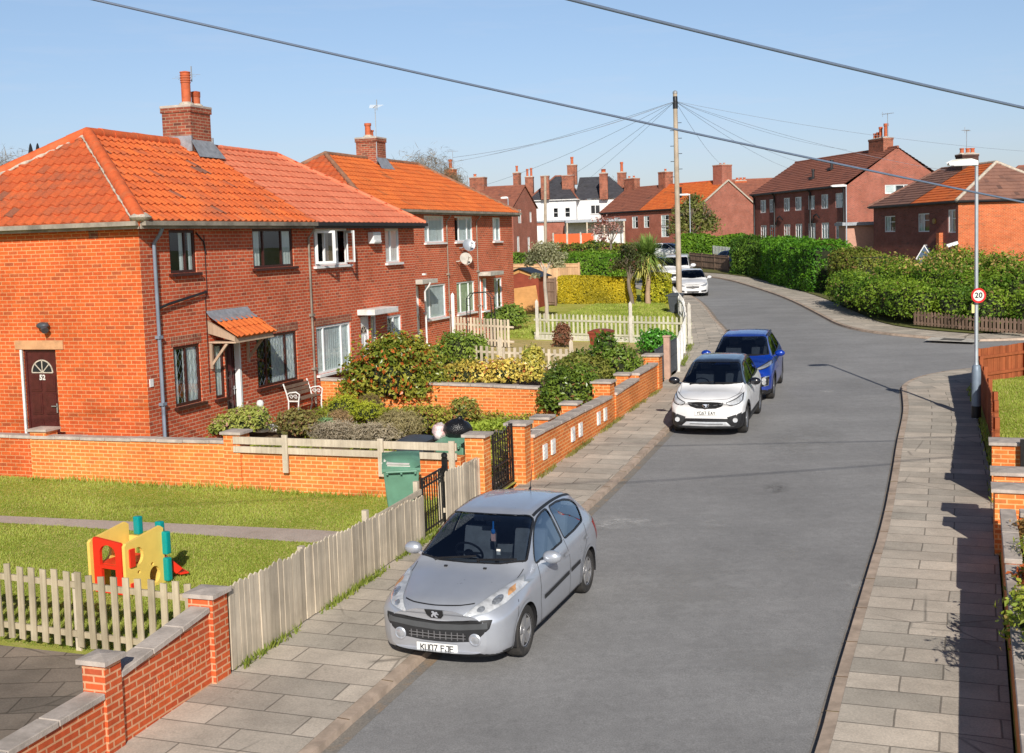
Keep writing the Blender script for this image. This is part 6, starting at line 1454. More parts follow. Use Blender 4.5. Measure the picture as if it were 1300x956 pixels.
# ---------------------------------------------------------------- grass blades (stuff)
def blades(name, pts_uv, n, h, cols, raw=False, zf=None, w=.012, excl=None):
    P = np.array([S(u, v)[:2] for u, v in pts_uv] if not raw else [q[:2] for q in pts_uv], float)
    lo, hi = P.min(0), P.max(0); Q = nr.uniform(lo, hi, (int(n * 2.2), 2)); Q = Q[inside([tuple(p) for p in P], Q[:, 0], Q[:, 1])]
    if excl is not None: Q = Q[~inside([tuple(p[:2]) for p in excl], Q[:, 0], Q[:, 1])]
    Q = Q[:n]; n = len(Q)
    dens = np.sin(Q[:, 0] * 2.1 + 1.3 * np.sin(Q[:, 1] * 1.7)) + np.sin(Q[:, 1] * 3.3 + Q[:, 0]) * .7
    z = np.array([(zf or zg)(x, y) for x, y in Q]); a = nr.uniform(0, 2 * PI, n); hh = nr.uniform(h * .5, h * 1.2, n) * (1 + .3 * dens); ww = w * nr.uniform(.7, 1.4, n)
    b = np.stack([Q[:, 0], Q[:, 1], z + .004], 1); d = np.stack([np.cos(a), np.sin(a), 0 * a], 1); ln = nr.normal(0, .35, (n, 2)) * hh[:, None]
    t = b + np.stack([ln[:, 0], ln[:, 1], hh], 1)
    V = np.concatenate([b - d * ww[:, None], b + d * ww[:, None], t]); i = np.arange(n); F = np.stack([i, i + n, i + 2 * n], 1)
    k = np.clip(.5 + .25 * dens + nr.normal(0, .22, n), 0, 1)[:, None]; c = np.array(cols[0]) * (1 - k) + np.array(cols[1]) * k; dry = nr.random(n) < .10; c[dry] = (.55, .48, .20)
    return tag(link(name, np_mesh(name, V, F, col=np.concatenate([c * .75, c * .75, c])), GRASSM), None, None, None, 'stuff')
GC = [(.22, .32, .03), (.50, .57, .12)]
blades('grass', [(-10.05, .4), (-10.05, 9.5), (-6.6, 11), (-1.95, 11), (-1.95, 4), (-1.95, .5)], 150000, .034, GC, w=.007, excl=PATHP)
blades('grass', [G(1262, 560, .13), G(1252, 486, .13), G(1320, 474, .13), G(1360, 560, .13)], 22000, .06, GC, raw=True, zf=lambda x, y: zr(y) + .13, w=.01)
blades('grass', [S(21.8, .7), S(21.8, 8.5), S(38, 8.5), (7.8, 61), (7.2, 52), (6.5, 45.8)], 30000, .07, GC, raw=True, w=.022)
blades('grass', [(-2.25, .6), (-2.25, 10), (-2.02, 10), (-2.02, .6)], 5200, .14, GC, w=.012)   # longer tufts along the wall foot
# ---------------------------------------------------------------- walls, fences, gates, bins and the rest (local X along the street, Y to the left)
def T(name, label, cat, u, v, group=None, off=None, rz=0): return thing(name, label, cat, S(u, v, off), RS + rz, group)
SL = .027 * math.cos(PHI)          # rise per metre along the street
SLN = .027 * math.sin(PHI)         # rise per metre to the left, level lawn
SLV = .027 * math.sin(PHI) + .024  # rise per metre to the left
def slab_wall(parent, x0, x1, y0, y1, t0, t1, m, zb=-.35, name='wall', axis='x', coping=None, ch=.065, over=.035, skirt=True):
    """wall whose top runs from t0 to t1; axis 'x' along the street, 'y' across it"""
    mb = MB()
    if axis == 'x': mb.add([(x0, y0, zb), (x1, y0, zb), (x1, y0, t1), (x0, y0, t0), (x0, y1, zb), (x1, y1, zb), (x1, y1, t1), (x0, y1, t0)], [(0, 1, 2, 3), (5, 4, 7, 6), (4, 0, 3, 7), (1, 5, 6, 2), (3, 2, 6, 7)])
    else: mb.add([(x0, y0, zb), (x1, y0, zb), (x1, y0, t0), (x0, y0, t0), (x0, y1, zb), (x1, y1, zb), (x1, y1, t1), (x0, y1, t1)], [(0, 1, 2, 3), (5, 4, 7, 6), (4, 0, 3, 7), (1, 5, 6, 2), (3, 2, 6, 7)])
    w = mb.build(name, m, parent)
    if coping:
        k = MB(); L = (x1 - x0) if axis == 'x' else (y1 - y0); n = max(1, round(L / .62))
        for i in range(n):
            a, b = i / n, (i + 1) / n; za, zb_ = t0 + (t1 - t0) * a + .001, t0 + (t1 - t0) * b + .001; g = .005; jz = rnd.uniform(-.004, .004)
            if axis == 'x': k.bar((x0 + L * a + g, (y0 + y1) / 2, za + ch / 2 + jz), (x0 + L * b - g, (y0 + y1) / 2, zb_ + ch / 2 + jz), y1 - y0 + 2 * over, ch)
            else: k.bar(((x0 + x1) / 2, y0 + L * a + g, za + ch / 2 + jz), ((x0 + x1) / 2, y0 + L * b - g, zb_ + ch / 2 + jz), x1 - x0 + 2 * over, ch)
        k.build('coping', coping, parent, bevel=.008)
    return w
def pier(parent, x, y, w, d, z1, m, zb=-.35, cap=STONE, over=.05):
    mb = MB(); mb.box(x - w / 2, x + w / 2, y - d / 2, y + d / 2, zb, z1); p = mb.build('pier', m, parent)
    k = MB(); a, b = w / 2 + over, d / 2 + over
    k.add([(x - a, y - b, z1 + .001), (x + a, y - b, z1 + .001), (x + a, y + b, z1 + .001), (x - a, y + b, z1 + .001), (x - a, y - b, z1 + .05), (x + a, y - b, z1 + .05), (x + a, y + b, z1 + .05), (x - a, y + b, z1 + .05), (x, y, z1 + .075)],
          [(3, 2, 1, 0), (0, 1, 5, 4), (1, 2, 6, 5), (2, 3, 7, 6), (3, 0, 4, 7), (4, 5, 8), (5, 6, 8), (6, 7, 8), (7, 4, 8)]); k.build('cap', cap, p)
    return p
# street wall with vent blocks
w = T('garden_wall', 'long stepped orange brick wall with white blocks along the left pavement', 'wall', 0, -.25, off=.088)
slab_wall(w, -.16, 5.95, .03, .25, .82, .61 + SL * 6, BR_GARDEN, coping=STONE)
slab_wall(w, 6.40, 8.85, .03, .25, .61 + SL * 6.5, .62 + SL * 9, BR_GARDEN, coping=STONE)
slab_wall(w, 8.86, 11.2, .03, .25, .74 + SL * 9, .72 + SL * 11.3, BR_GARDEN, coping=STONE)
for x, y, ww, z in ((1.7, .42, .36, .92), (3.8, .42, .34, .92), (6.18, .28, .44, 1.12), (8.8, .42, .36, 1.0), (11.42, .2, .46, 1.24)): pier(w, x, y, ww, .34 if ww < .4 else .44, z, BR_GARDEN)
for x in (.55, 1.1, 2.55, 3.15, 4.7, 5.3):
    mb = MB(); z = .27 + SL * x * .4; mb.box(x - .12, x + .12, -.0, .04, z, z + .30)
    for i in range(3): mb.box(x - .085, x + .085, -.008, -.0005, z + .04 + i * .08, z + .09 + i * .08)
    mb.build('vent_block', WHITE_PAINT, w)
# cross wall with its gate piers
A = T('garden_wall', 'orange brick cross wall behind the lawn, with timber rails on its right half', 'wall', -1.9, .34, off=.06)
slab_wall(A, -.11, .11, .22, 4.85, .83, .82 + SLN * 5, BR_GARDEN, axis='y', zb=-.5)
slab_wall(A, -.11, .11, 4.86, 9.75, .90 + SLN * 5, .84 + SLN * 10, BR_GARDEN, axis='y', zb=-.5, coping=STONE)
slab_wall(A, -.088, .105, 9.75, 14.5, .84 + SLN * 10, .84 + SLN * 14, BR_END, axis='y', zb=-.5, coping=STONE)
pier(A, .06, -.06, .36, .36, 1.20, BR_GARDEN, zb=-.5); pier(A, .02, 4.95, .36, .36, 1.14, BR_GARDEN, zb=-.5); pier(A, .08, 9.6, .36, .4, 1.08, BR_GARDEN, zb=-.5)
p2 = T('gate_pier', 'brick gate pier with stone cap between the wrought iron gate and the vented wall', 'gate pier', -.35, .0, off=.088); pier(p2, 0, 0, .36, .36, 1.12, BR_GARDEN)
rl = T('rail_fence', 'weathered timber rail fence fixed along the top of the cross wall', 'fence', -2.05, .34, off=.06)
for z, w_ in ((.855, .12), (1.03, .14)):
    mb = MB(); mb.bar((-.03, .26, z), (-.03, 4.9, z + SLN * 4.6 - .03), .035, w_); mb.build('rail', WOOD_GREY, rl)
for y in (.34, 1.75, 3.75): mb = MB(); mb.box(-.09, -.0485, y - .055, y + .055, .45, 1.14 + SLN * y); mb.build('post', WOOD_GREY, rl)
# wrought iron gate between the piers
def scroll(mb, c, U, V, r, turns=1.3, n=18, rad=.007, flip=1):
    pts = [];
    for i in range(n + 1):
        t = i / n; a = turns * 2 * PI * t * flip; q = r * (1 - t * .8); pts.append(Vector(c) + Vector(U) * q * math.cos(a) + Vector(V) * q * math.sin(a))
    mb.tube(pts, rad, 4)
g = T('iron_gate', 'black wrought iron scrollwork gate between two brick piers', 'gate', -1.09, .06, off=.088); g.rotation_euler = (0, -.027, RS); g.scale = (1.14, 1, 1)
w_ = .92; mb = MB()
for x in (-.46, .46): mb.box(x - .018, x + .018, -.018, .018, .06, 1.18 if x < 0 else 1.18)
for z in (.10, .52, .98): mb.box(-.46, .46, -.012, .012, z, z + .028)
mb.build('frame', IRON, g)
for i in range(7):
    x = -.46 + .92 * (i + 1) / 8; z = 1.06 + .12 * abs(x) / .46; mb = MB(); mb.box(x - .009, x + .009, -.009, .009, .12, z); mb.lathe([(.0, .09), (.02, .04), (.012, 0)], (x, 0, z), n=6); mb.build('bar', IRON, g)
for sx in (-1, 1):
    for z, r in ((.32, .13), (.74, .14), (1.07, .07)):
        mb = MB(); scroll(mb, (sx * .24, 0, z), (sx, 0, 0), (0, 0, 1), r); mb.build('scroll', IRON, g); mb = MB(); scroll(mb, (sx * .10, .0, z + .04), (-sx, 0, 0), (0, 0, -1), r * .6); mb.build('scroll', IRON, g)
# weathered close-boarded fence along the pavement
def board_fence(label, u0, u1, v, hz, m, name='board_fence', group=None, bw=.10, gap=.012, top=None, side=1):
    f = T(name, label, 'fence', u0, v, group, off=.088); mb = MB(); x = 0; L = u1 - u0
    while x < L - bw * .5:
        z = SL * x; j = rnd.uniform(-.02, .02); a = rnd.uniform(-.008, .008); tl = rnd.uniform(-.012, .012)
        hh = hz(x / L) if callable(hz) else hz
        mb.add([(x, -.009 + a, z + .02), (x + bw, -.009 + a, z + .02), (x + bw + tl, -.009 + a, z + hh + j - .03), (x + bw * .5 + tl, -.009 + a, z + hh + j), (x + tl, -.009 + a, z + hh + j - .03), (x, .009 + a, z + .02), (x + bw, .009 + a, z + .02), (x + bw + tl, .009 + a, z + hh + j - .03), (x + bw * .5 + tl, .009 + a, z + hh + j), (x + tl, .009 + a, z + hh + j - .03)],
               [(0, 1, 2, 3, 4), (9, 8, 7, 6, 5), (0, 5, 6, 1), (1, 6, 7, 2), (2, 7, 8, 3), (3, 8, 9, 4), (4, 9, 5, 0)]); x += bw + gap
    mb.build('boards', m, f)
    for z in (.25, .78): mb = MB(); mb.bar((0, .04 * side, z), (L, .04 * side, z + SL * L), .04, .08); mb.build('rail', m, f)
    n = max(1, round(L / 1.9))
    for i in range(n + 1): mb = MB(); x = L * i / n; mb.box(x - .04 + (.05 if i == 0 else 0) - (.05 if i == n else 0), x + .04 + (.05 if i == 0 else 0) - (.05 if i == n else 0), .062 * side if side > 0 else -.14, .14 if side > 0 else -.062, -.2, SL * x + .95); mb.build('post', m, f)
    return f
board_fence('long weathered grey boarded fence beside the pavement behind the silver hatchback', -10.2, -4.5, .22, lambda t: 1.02 - .14 * t - .16 * t * t, WOOD_GREY)
board_fence('short weathered grey boarded fence between the black gate and the brick pier', -3.62, -1.78, .20, lambda t: .92 - .13 * t, WOOD_GREY)
g = T('iron_gate', 'plain black metal gate with ball-topped post in the grey boarded fence', 'gate', -4.03, .24, off=.088); g.rotation_euler = (0, -.027, RS)
mb = MB(); 
for x in (-.45, .44): mb.box(x - .018, x + .018, -.018, .018, .05, 1.0)
for z in (.10, .82, .96): mb.box(-.45, .45, -.012, .012, z, z + .025)
mb.build('frame', IRON, g)
for i in range(8): mb = MB(); x = -.45 + .9 * (i + 1) / 9; mb.box(x - .008, x + .008, -.008, .008, .12, .96); mb.build('bar', IRON, g)
for i in range(4): mb = MB(); scroll(mb, (-.34 + i * .22, 0, .90), (1, 0, 0), (0, 0, 1), .06, 1.1, 12); mb.build('scroll', IRON, g)
mb = MB(); mb.box(.49, .57, -.04, .04, 0, 1.12); mb.lathe([(.04, 0), (.055, .03), (.05, .07), (0, .10)], (.53, 0, 1.12), n=12); mb.build('post', IRON, g)
# foreground: brick pier with falling wall, picket fence
w = T('garden_wall', 'red brick pier and low sloping coped wall at the bottom left', 'wall', -10.43, .36, off=.088)
pier(w, .02, 0, .30, .32, .98, BR_RED, over=.04)
slab_wall(w, -1.73, -.14, -.10, .08, .64, .82, BR_RED, coping=STONE, ch=.065, over=.035)
pier(w, -1.86, .0, .25, .27, .86, BR_RED, over=.04)
slab_wall(w, -6.0, -1.99, -.10, .08, .46, .52, BR_RED, coping=STONE, ch=.065, over=.035)
mb = MB()
for i in range(14): x = -1.35 + i * .085; mb.box(x + .004, x + .078, -.107, -.101, .18 + i * .008, .40 + i * .008)
mb.build('soldier_course', BR_RED, w)
f = T('picket_fence', 'weathered grey picket fence in front of the lawn with the plastic play house', 'fence', -10.08, .60, off=.07)
mb = MB(); y = 0.05; 
while y < 8.0:
    j = rnd.uniform(-.03, .03); a = rnd.uniform(-.012, .012); z = SLV * y; mb.obox((-.022 + a * .3, y, z + .50 + j / 2), (.02, 0, 0), (0, .088, a), (0, -a * 2, .94 + j)); y += .176
mb.build('pickets', WOOD_OLD, f)
for z in (.18, .80): mb = MB(); mb.bar((.01, 0, z), (.01, 8, z + SLV * 8), .035, .075); mb.build('rail', WOOD_OLD, f)
for y in (1.9, 4.0, 6.1): mb = MB(); mb.box(.03, .11, y - .04, y + .04, -.2, SLV * y + .93); mb.build('post', WOOD_GREY, f)
# wall between the two gardens of the first pair
w = T('garden_wall', 'low orange brick wall with stone coping between the two front gardens', 'wall', 6.1, .3, off=.13)
slab_wall(w, -.11, .11, .2, 1.3, .62, .64, BR_GARDEN, axis='y', zb=-.2, coping=STONE); slab_wall(w, -.11, .11, 1.31, 7.35, .72 + SLV, .72 + SLV * 6, BR_GARDEN, axis='y', zb=-.2, coping=STONE)
# small gates at the far end of the street wall
for u, lab in ((13.25, 'small dark grey metal gate at the end of the vented brick wall'), (15.3, 'dark metal gate between the pink post and white picket fence')):
    g = T('iron_gate', lab, 'gate', u - .95, -.05, off=.088); g.rotation_euler = (0, -.027, RS); mb = MB()
    for x in (-.5, .5): mb.box(x - .02, x + .02, -.02, .02, .05, 1.1)
    for z in (.1, .6, 1.05): mb.box(-.5, .5, -.012, .012, z, z + .03)
    mb.build('frame', BIN_GREY, g); mb = MB()
    for i in range(11): x = -.5 + i * .1; mb.box(x - .022, x + .022, -.006, .006, .12, 1.06)
    mb.build('bars', BIN_GREY, g)
mb = MB(); mb.box(-.09, .09, -.09, .09, -.2, 1.25); mb.box(-.11, .11, -.11, .11, 1.25, 1.31); p = mb.build('gate_post', M_plain('pink_stone', (.50, .32, .24), .9, var=.15), None, bevel=.01); p.location = S(13.4, -.05, .088); p.rotation_euler = (0, 0, RS); tag(p, 'slim pink stone post between two dark metal gates', 'gate post')
# white picket along the pavement past the wall
def pickets(label, name, path, h, m, pm, step=.17, pw=.085, point=True, posts=None, group=None, rails=(.25, .75), zoff=.13, cat='fence', pmat=None, ph=1.0, board=None):
    """picket fence along world points"""
    o = Vector(path[0]); f = thing(name, label, cat, o, 0, group); mb = MB(); rl = MB(); n = 0
    for a, b in zip(path, path[1:]):
        a, b = Vector(a) - o, Vector(b) - o; L = (b - a).length; d = (b - a) / L; t = Vector((-d.y, d.x, 0)).normalized(); k = int(L / step)
        for i in range(k):
            p = a + d * (i + .5) * step; j = rnd.uniform(-.015, .015); hh = h + j
            pts = [(-pw / 2, .06), (pw / 2, .06), (pw / 2, hh - (.05 if point else 0)), (0, hh), (-pw / 2, hh - (.05 if point else 0))]
            mb.prism(pts, p - t * .012, Vector((d.x, d.y, 0)), (0, 0, 1), -t, .018)
        for r in rails: rl.bar(a + Vector((0, 0, h * r)), b + Vector((0, 0, h * r)), .04, .07)
        if board: 
            bb = MB(); bb.bar(a + Vector((0, 0, board / 2)) - t * .05, b + Vector((0, 0, board / 2)) - t * .05, .05, board); bb.build('gravel_board', CONC, f)
        for q in (posts or []):
            p = a + (b - a) * q; m2 = MB(); m2.box(p.x - .06, p.x + .06, p.y - .06, p.y + .06, p.z - .2, p.z + ph - .05)
            m2.add([(p.x - .06, p.y - .06, p.z + ph - .05), (p.x + .06, p.y - .06, p.z + ph - .05), (p.x + .06, p.y + .06, p.z + ph - .05), (p.x - .06, p.y + .06, p.z + ph - .05), (p.x, p.y, p.z + ph + .05)], [(0, 1, 4), (1, 2, 4), (2, 3, 4), (3, 0, 4)]); m2.build('post', pmat or m, f)
    mb.build('pickets', m, f); rl.build('rails', m, f); return f
pickets('white painted picket fence with tall boards along the pavement by the wooden pole', 'picket_fence', [S(15.0, -.05, .088), (6.45, 44.2, zr(44.2) + .088), (7.5, 52, zr(52) + .088), (8.2, 60.5, zr(60.5) + .088)], 1.08, WHITE_PAINT, WHITE_PAINT, step=.32, pw=.13, point=False, posts=(0, .33, .66))
pickets('pale green picket fence with concrete posts and gravel board across the lawn', 'picket_fence', [S(21.6, .7), S(21.6, 6.8)], 1.02, M_wood('green_picket', (.40, .40, .28), (.52, .50, .39)), None, step=.165, pw=.075, posts=(.02, .38, .98), pmat=CONC, ph=1.5, board=.2)
pickets('old leaning picket fence with a white post beside the brick house', 'picket_fence', [S(19.3, 9.2), S(18.6, 6.6)], 1.05, WOOD_PALE, None, step=.15, pw=.09, point=False, posts=(0,), pmat=WHITE_PAINT, ph=1.9)
pickets('low broken picket fence behind the yellow variegated bushes', 'picket_fence', [S(13.7, 7.6), S(13.5, 1.2)], .72, WOOD_GREY, None, step=.19, pw=.09, point=False, posts=(.35, .72), ph=1.0)
ar = T('garden_arch', 'thin black metal garden arch beside the white fence post', 'arch', 18.9, 8.5); mb = MB()
for x in (0, .35): mb.tube([(x, 0, 0), (x, 0, 1.75), (x, -.15, 1.95), (x, -.75, 1.98), (x, -.95, 1.8), (x, -1.0, 0)], .018, 6)
for z in (.3, .6, .9, 1.2, 1.5, 1.75): mb.cyl((0, 0, z), (.35, 0, z), .01, n=5); mb.cyl((0, -1, z), (.35, -1, z), .01, n=5)
mb.build('arch_frame', IRON, ar)
pl = T('leaning_board', 'short white board leaning against the brick house front', 'board', 15.6, 8.9); mb = MB(); mb.obox((0, 0, .45), (.3, 0, 0), (0, .03, .0), (.1, .25, .9)); mb.build('plank', CONC, pl)
# ---------------------------------------------------------------- wheeled bins
def wheelie(label, p, rz, m, lidm=None, open_=.0, group='wheelie bins', name='wheelie_bin', sc=1.0):
    t = thing(name, label, 'bin', p, rz, group); t.scale = (sc, sc, sc); mb = MB()
    a, b, h = .21, .26, .92
    lo = [(-a, -a * 1.05), (a, -a * 1.05), (a, a * 1.1), (-a, a * 1.1)]; hi = [(-.285, -.33), (.285, -.33), (.285, .33), (-.285, .33)]
    vs = [(x, y, .06) for x, y in lo] + [(x, y, h) for x, y in hi] + [(x * .94, y * .94, h) for x, y in hi] + [(x * .9, y * .9, .2) for x, y in lo]
    mb.add(vs, [(3, 2, 1, 0)] + [(i, (i + 1) % 4, 4 + (i + 1) % 4, 4 + i) for i in range(4)] + [(4 + i, 4 + (i + 1) % 4, 8 + (i + 1) % 4, 8 + i) for i in range(4)] + [(8 + i, 8 + (i + 1) % 4, 12 + (i + 1) % 4, 12 + i) for i in range(4)] + [(12, 13, 14, 15)])
    mb.box(-.30, .30, -.345, -.332, .86, .93); mb.box(-.30, -.287, -.33, .33, .86, .93); mb.box(.287, .30, -.33, .33, .86, .93); mb.box(-.12, .12, -.30, -.24, .5, .62)
    mb.build('bin_body', m, t, bevel=.015, smooth=40)
    l = MB(); c_, s_ = math.cos(open_), math.sin(open_)
    def P(x, y, z): yy = y - .34; return (x, .34 + yy * c_ - z * s_ * 0 + z * 0, h + .02 + z - yy * s_)
    n = 6; g = []
    for i in range(n + 1):
        for j in range(n + 1):
            u_, v_ = -1 + 2 * i / n, -1 + 2 * j / n; g.append(P(u_ * .305, v_ * .35 - .01, .07 * (1 - u_ ** 4) * (1 - v_ ** 4)))
    l.add(g, [(i * (n + 1) + j, (i + 1) * (n + 1) + j, (i + 1) * (n + 1) + j + 1, i * (n + 1) + j + 1) for i in range(n) for j in range(n)])
    rim = [P(-.305, -.36, 0), P(.305, -.36, 0), P(.305, .34, 0), P(-.305, .34, 0)]; rb = [(q[0], q[1], q[2] - .045) for q in rim]; l.add(rim + rb, [(0, 3, 2, 1)] + [(i, (i + 1) % 4, 4 + (i + 1) % 4, 4 + i)[::-1] for i in range(4)])
    l.build('bin_lid', lidm or m, t, smooth=50)
    k = MB(); k.cyl((-.24, .40, h - .02), (.24, .40, h - .02), .018, n=8); 
    for x in (-.22, 0, .22): k.box(x - .015, x + .015, .33, .41, h - .06, h - .01)
    k.build('bin_handle', m, t)
    for x in (-.25, .25): k = MB(); k.cyl((x - .03, .27, .1), (x + .03, .27, .1), .1, n=16); k.build('wheel', BLACKP, t, smooth=40)
    return t
q = G(512, 663, .07); b1 = wheelie('green wheelie bin overflowing with cardboard, standing on the lawn behind the fence', q, RS + 2.0, BIN_GREEN, open_=.22, sc=1.06)
mb = MB()
for i in range(5): mb.obox((rnd.uniform(-.16, .16), rnd.uniform(-.15, .12), .96 + i * .018), (.36, rnd.uniform(-.08, .08), .02), (.02, .40, rnd.uniform(-.05, .0)), (0, 0, .012))
o = mb.build('cardboard', PAPER, None); o.location = b1.location; o.rotation_euler = (0, 0, RS + 2.0); o.scale = (1.06,) * 3; tag(o, 'flattened cardboard sticking out under the green bin lid', 'cardboard')
wheelie('grey black wheelie bin behind the timber rails', S(-1.3, 1.75, .1), RS + 1.6, BIN_GREY)
b3 = wheelie('green wheelie bin with a black rubbish bag on top', S(-1.3, .95, .1), RS + 1.6, BIN_GREEN, open_=.08)
mb = MB(); mb.ball((0, 0, .17), .27, .25, .2, 16, 10, jit=.14); mb.ball((.05, .0, .36), .06, .05, .06, 8, 6, jit=.3); o = mb.build('rubbish_bag', BAG, None, smooth=70); o.location = b3.location + Vector((.06, 0, .99)); tag(o, 'knotted black rubbish bag lying on the green bin', 'rubbish bag')
mb = MB(); mb.ball((0, 0, .13), .14, .16, .17, 12, 8, jit=.35); o = mb.build('carrier_bag', M_plain('white_red_bag', (.72, .62, .60), .5, var=.5, sc=14, dirt=(.6, .08, .08)), None, smooth=70); o.location = b3.location + Vector((-.28, .06, .98)); tag(o, 'crumpled white and red carrier bag beside the black rubbish bag', 'carrier bag')
wheelie('red brown wheelie bin standing on the worn grass', G(764, 459, .2), RS + .5 - 2.2, BIN_BROWN, sc=1.08)
wheelie('dark grey wheelie bin by the white picket fence and the wooden pole', G(858, 399, .15), RS, BIN_GREY)
# ---------------------------------------------------------------- play house
tp = G(163, 746, .07); t = thing('play_house', 'red and yellow plastic climbing play house with teal trim and red slide', 'play house', tp, -.48); t.scale = (1.04, .95, .84)
def panel(pts, holes, O, U, N, th, m, name):
    """flat panel with round or arched holes, triangulated"""
    bm = bmesh.new(); O, U, N = Vector(O), Vector(U), Vector(N)
    allp = [pts] + holes
    es = []
    for lp in allp:
        vs = [bm.verts.new(O + U * x + Vector((0, 0, 1)) * z) for x, z in lp]; es += [bm.edges.new((vs[i], vs[(i + 1) % len(vs)])) for i in range(len(vs))]
    r = bmesh.ops.triangle_fill(bm, edges=es, use_beauty=True, use_dissolve=False); fs = [f for f in r['geom'] if isinstance(f, bmesh.types.BMFace)]
    bmesh.ops.recalc_face_normals(bm, faces=bm.faces); ex = bmesh.ops.extrude_face_region(bm, geom=bm.faces[:])
    for v in ex['geom']:
        if isinstance(v, bmesh.types.BMVert): v.co += N * th
    bmesh.ops.recalc_face_normals(bm, faces=bm.faces)
    me = bpy.data.meshes.new(name); bm.to_mesh(me); bm.free(); wood_uv(me); return link(name, me, m, t)
def circ(cx_, cz, r, rz=None, n=20): return [(cx_ + r * math.cos(2 * PI * i / n), cz + (rz or r) * math.sin(2 * PI * i / n)) for i in range(n)]
def arch(x0, x1, z0, zs, n=10): c = (x0 + x1) / 2; r = (x1 - x0) / 2; return [(x0, z0), (x1, z0)] + [(c + r * math.cos(PI * i / n), zs + r * math.sin(PI * i / n)) for i in range(n + 1)]
Wd, Dp = .56, .80
side = [(0, .02), (Dp, .02), (Dp, .98), (Dp - .06, 1.03), (.04, .90), (0, .86)]
panel(side, [circ(.26, .64, .105, .15), circ(.58, .22, .11, .15), circ(.26, .36, .03), circ(.54, .42, .03)], (Wd / 2 + .02, -Dp / 2, 0), (0, 1, 0), (1, 0, 0), .05, TOY_Y, 'side_panel')
panel(side, [circ(.30, .62, .13, .15), circ(.5, .22, .12, .14)], (-Wd / 2 - .07, -Dp / 2, 0), (0, 1, 0), (1, 0, 0), .05, TOY_Y, 'side_panel')
panel([(-.26, .02), (.26, .02), (.26, .86), (.24, .90), (-.24, .96), (-.26, .93)], [arch(-.14, .15, .50, .70), [(-.12, .06), (.14, .06), (.14, .44), (-.12, .44)]], (0, -Dp / 2 + .02, 0), (1, 0, 0), (0, 1, 0), .05, TOY_R, 'front_panel')
mb = MB(); mb.box(-.27, .27, -Dp / 2 + .09, Dp / 2 - .05, .44, .50); mb.build('platform', TOY_R, t, bevel=.012)
panel([(-.26, .02), (.26, .02), (.26, .80), (-.26, .80)], [arch(-.17, .17, .48, .6)], (0, Dp / 2 - .05, 0), (1, 0, 0), (0, 1, 0), .04, TOY_Y, 'back_panel')
for x, y, z0, z1 in ((-.12, .40, .82, 1.14), (Wd / 2 - .02, .43, .86, 1.08), (Wd / 2 + .10, .41, .52, .92), (Wd / 2 + .10, .41, .05, .46)): mb = MB(); mb.box(x - .055, x + .055, y - .05, y + .05, z0, z1); mb.build('teal_trim', TOY_T, t, bevel=.025, seg=2)
mb = MB(); mb.box(Wd / 2 + .075, Wd / 2 + .10, -.34, -.22, .48, .80); mb.box(Wd / 2 + .075, Wd / 2 + .10, -.34, -.24, .05, .22); mb.build('red_clip', TOY_R, t, bevel=.01)
mb = MB(); a, b = Vector((.10, .44, .47)), Vector((.26, .72, .10)); d = (b - a); sd_ = Vector((d.y, -d.x, 0)).normalized()
mb.bar(a, b, .34, .035); 
for s_ in (-1, 1): mb.bar(a + sd_ * s_ * .17 + Vector((0, 0, .06)), b + sd_ * s_ * .17 + Vector((0, 0, .05)), .04, .13)
mb.bar(b, b + Vector((d.x, d.y, 0)).normalized() * .14, .36, .035); mb.build('slide', TOY_R, t, bevel=.01)
# ---------------------------------------------------------------- bench and garden ornament in front of the first house
bp = H1loc(5.9, -.30, .0); bp.z = zg(bp.x, bp.y) + .01; t = thing('garden_bench', 'wooden slatted bench with white cast iron ends against the brick house', 'bench', bp, R1z)
for z, y in ((.44, -.16), (.44, -.06), (.44, .04)): mb = MB(); mb.box(-.58, .58, y - .04, y + .04, z, z + .025); mb.build('seat_slat', WOOD_BROWNGREY, t)
for z, y in ((.56, .10), (.66, .125), (.76, .15)): mb = MB(); mb.box(-.58, .58, y - .012, y + .012, z - .035, z + .045); mb.build('back_slat', WOOD_BROWNGREY, t)
for x in (-.6, .6):
    mb = MB(); P_ = lambda y, z: (x, y, z)
    for pts in ([P_(-.24, 0), P_(-.20, .2), P_(-.22, .44), P_(-.25, .60), P_(-.16, .66), P_(.02, .64), P_(.09, .60)], [P_(.14, 0), P_(.07, .2), P_(.06, .44), P_(.12, .66), P_(.19, .86)], [P_(-.22, .43), P_(.07, .43)]): mb.tube(pts, .018, 6)
    for y in (-.14, -.02): scroll(mb, (x, y, .54), (0, 1, 0), (0, 0, 1), .06, 1.2, 14, .01)
    mb.build('bench_end', WHITE_PAINT, t, smooth=50)
sp = S(1.2, 6.15, .30); sp = G(332, 548, .42); t = thing('garden_statue', 'small white stone figure standing among the shrubs by the bench', 'statue', sp, .4)
mb = MB(); mb.lathe([(.16, 0), (.17, .05), (.12, .08), (.10, .2), (.12, .32), (.14, .40), (.10, .47), (.05, .52), (.045, .55), (.075, .60), (.085, .66), (.06, .72), (0, .74)], (0, 0, 0), n=16)
mb.tube([(.12, 0, .42), (.17, -.05, .34), (.10, -.12, .28)], [.04, .035, .03], 8); mb.tube([(-.12, 0, .42), (-.17, -.05, .34), (-.08, -.12, .30)], [.04, .035, .03], 8); mb.ball((.24, -.02, .06), .17, .13, .1, 10, 7, jit=.3); mb.ball((.40, -.1, .03), .12, .12, .08, 10, 7, jit=.3)
mb.build('figure', WHITE_PAINT, t, smooth=60)
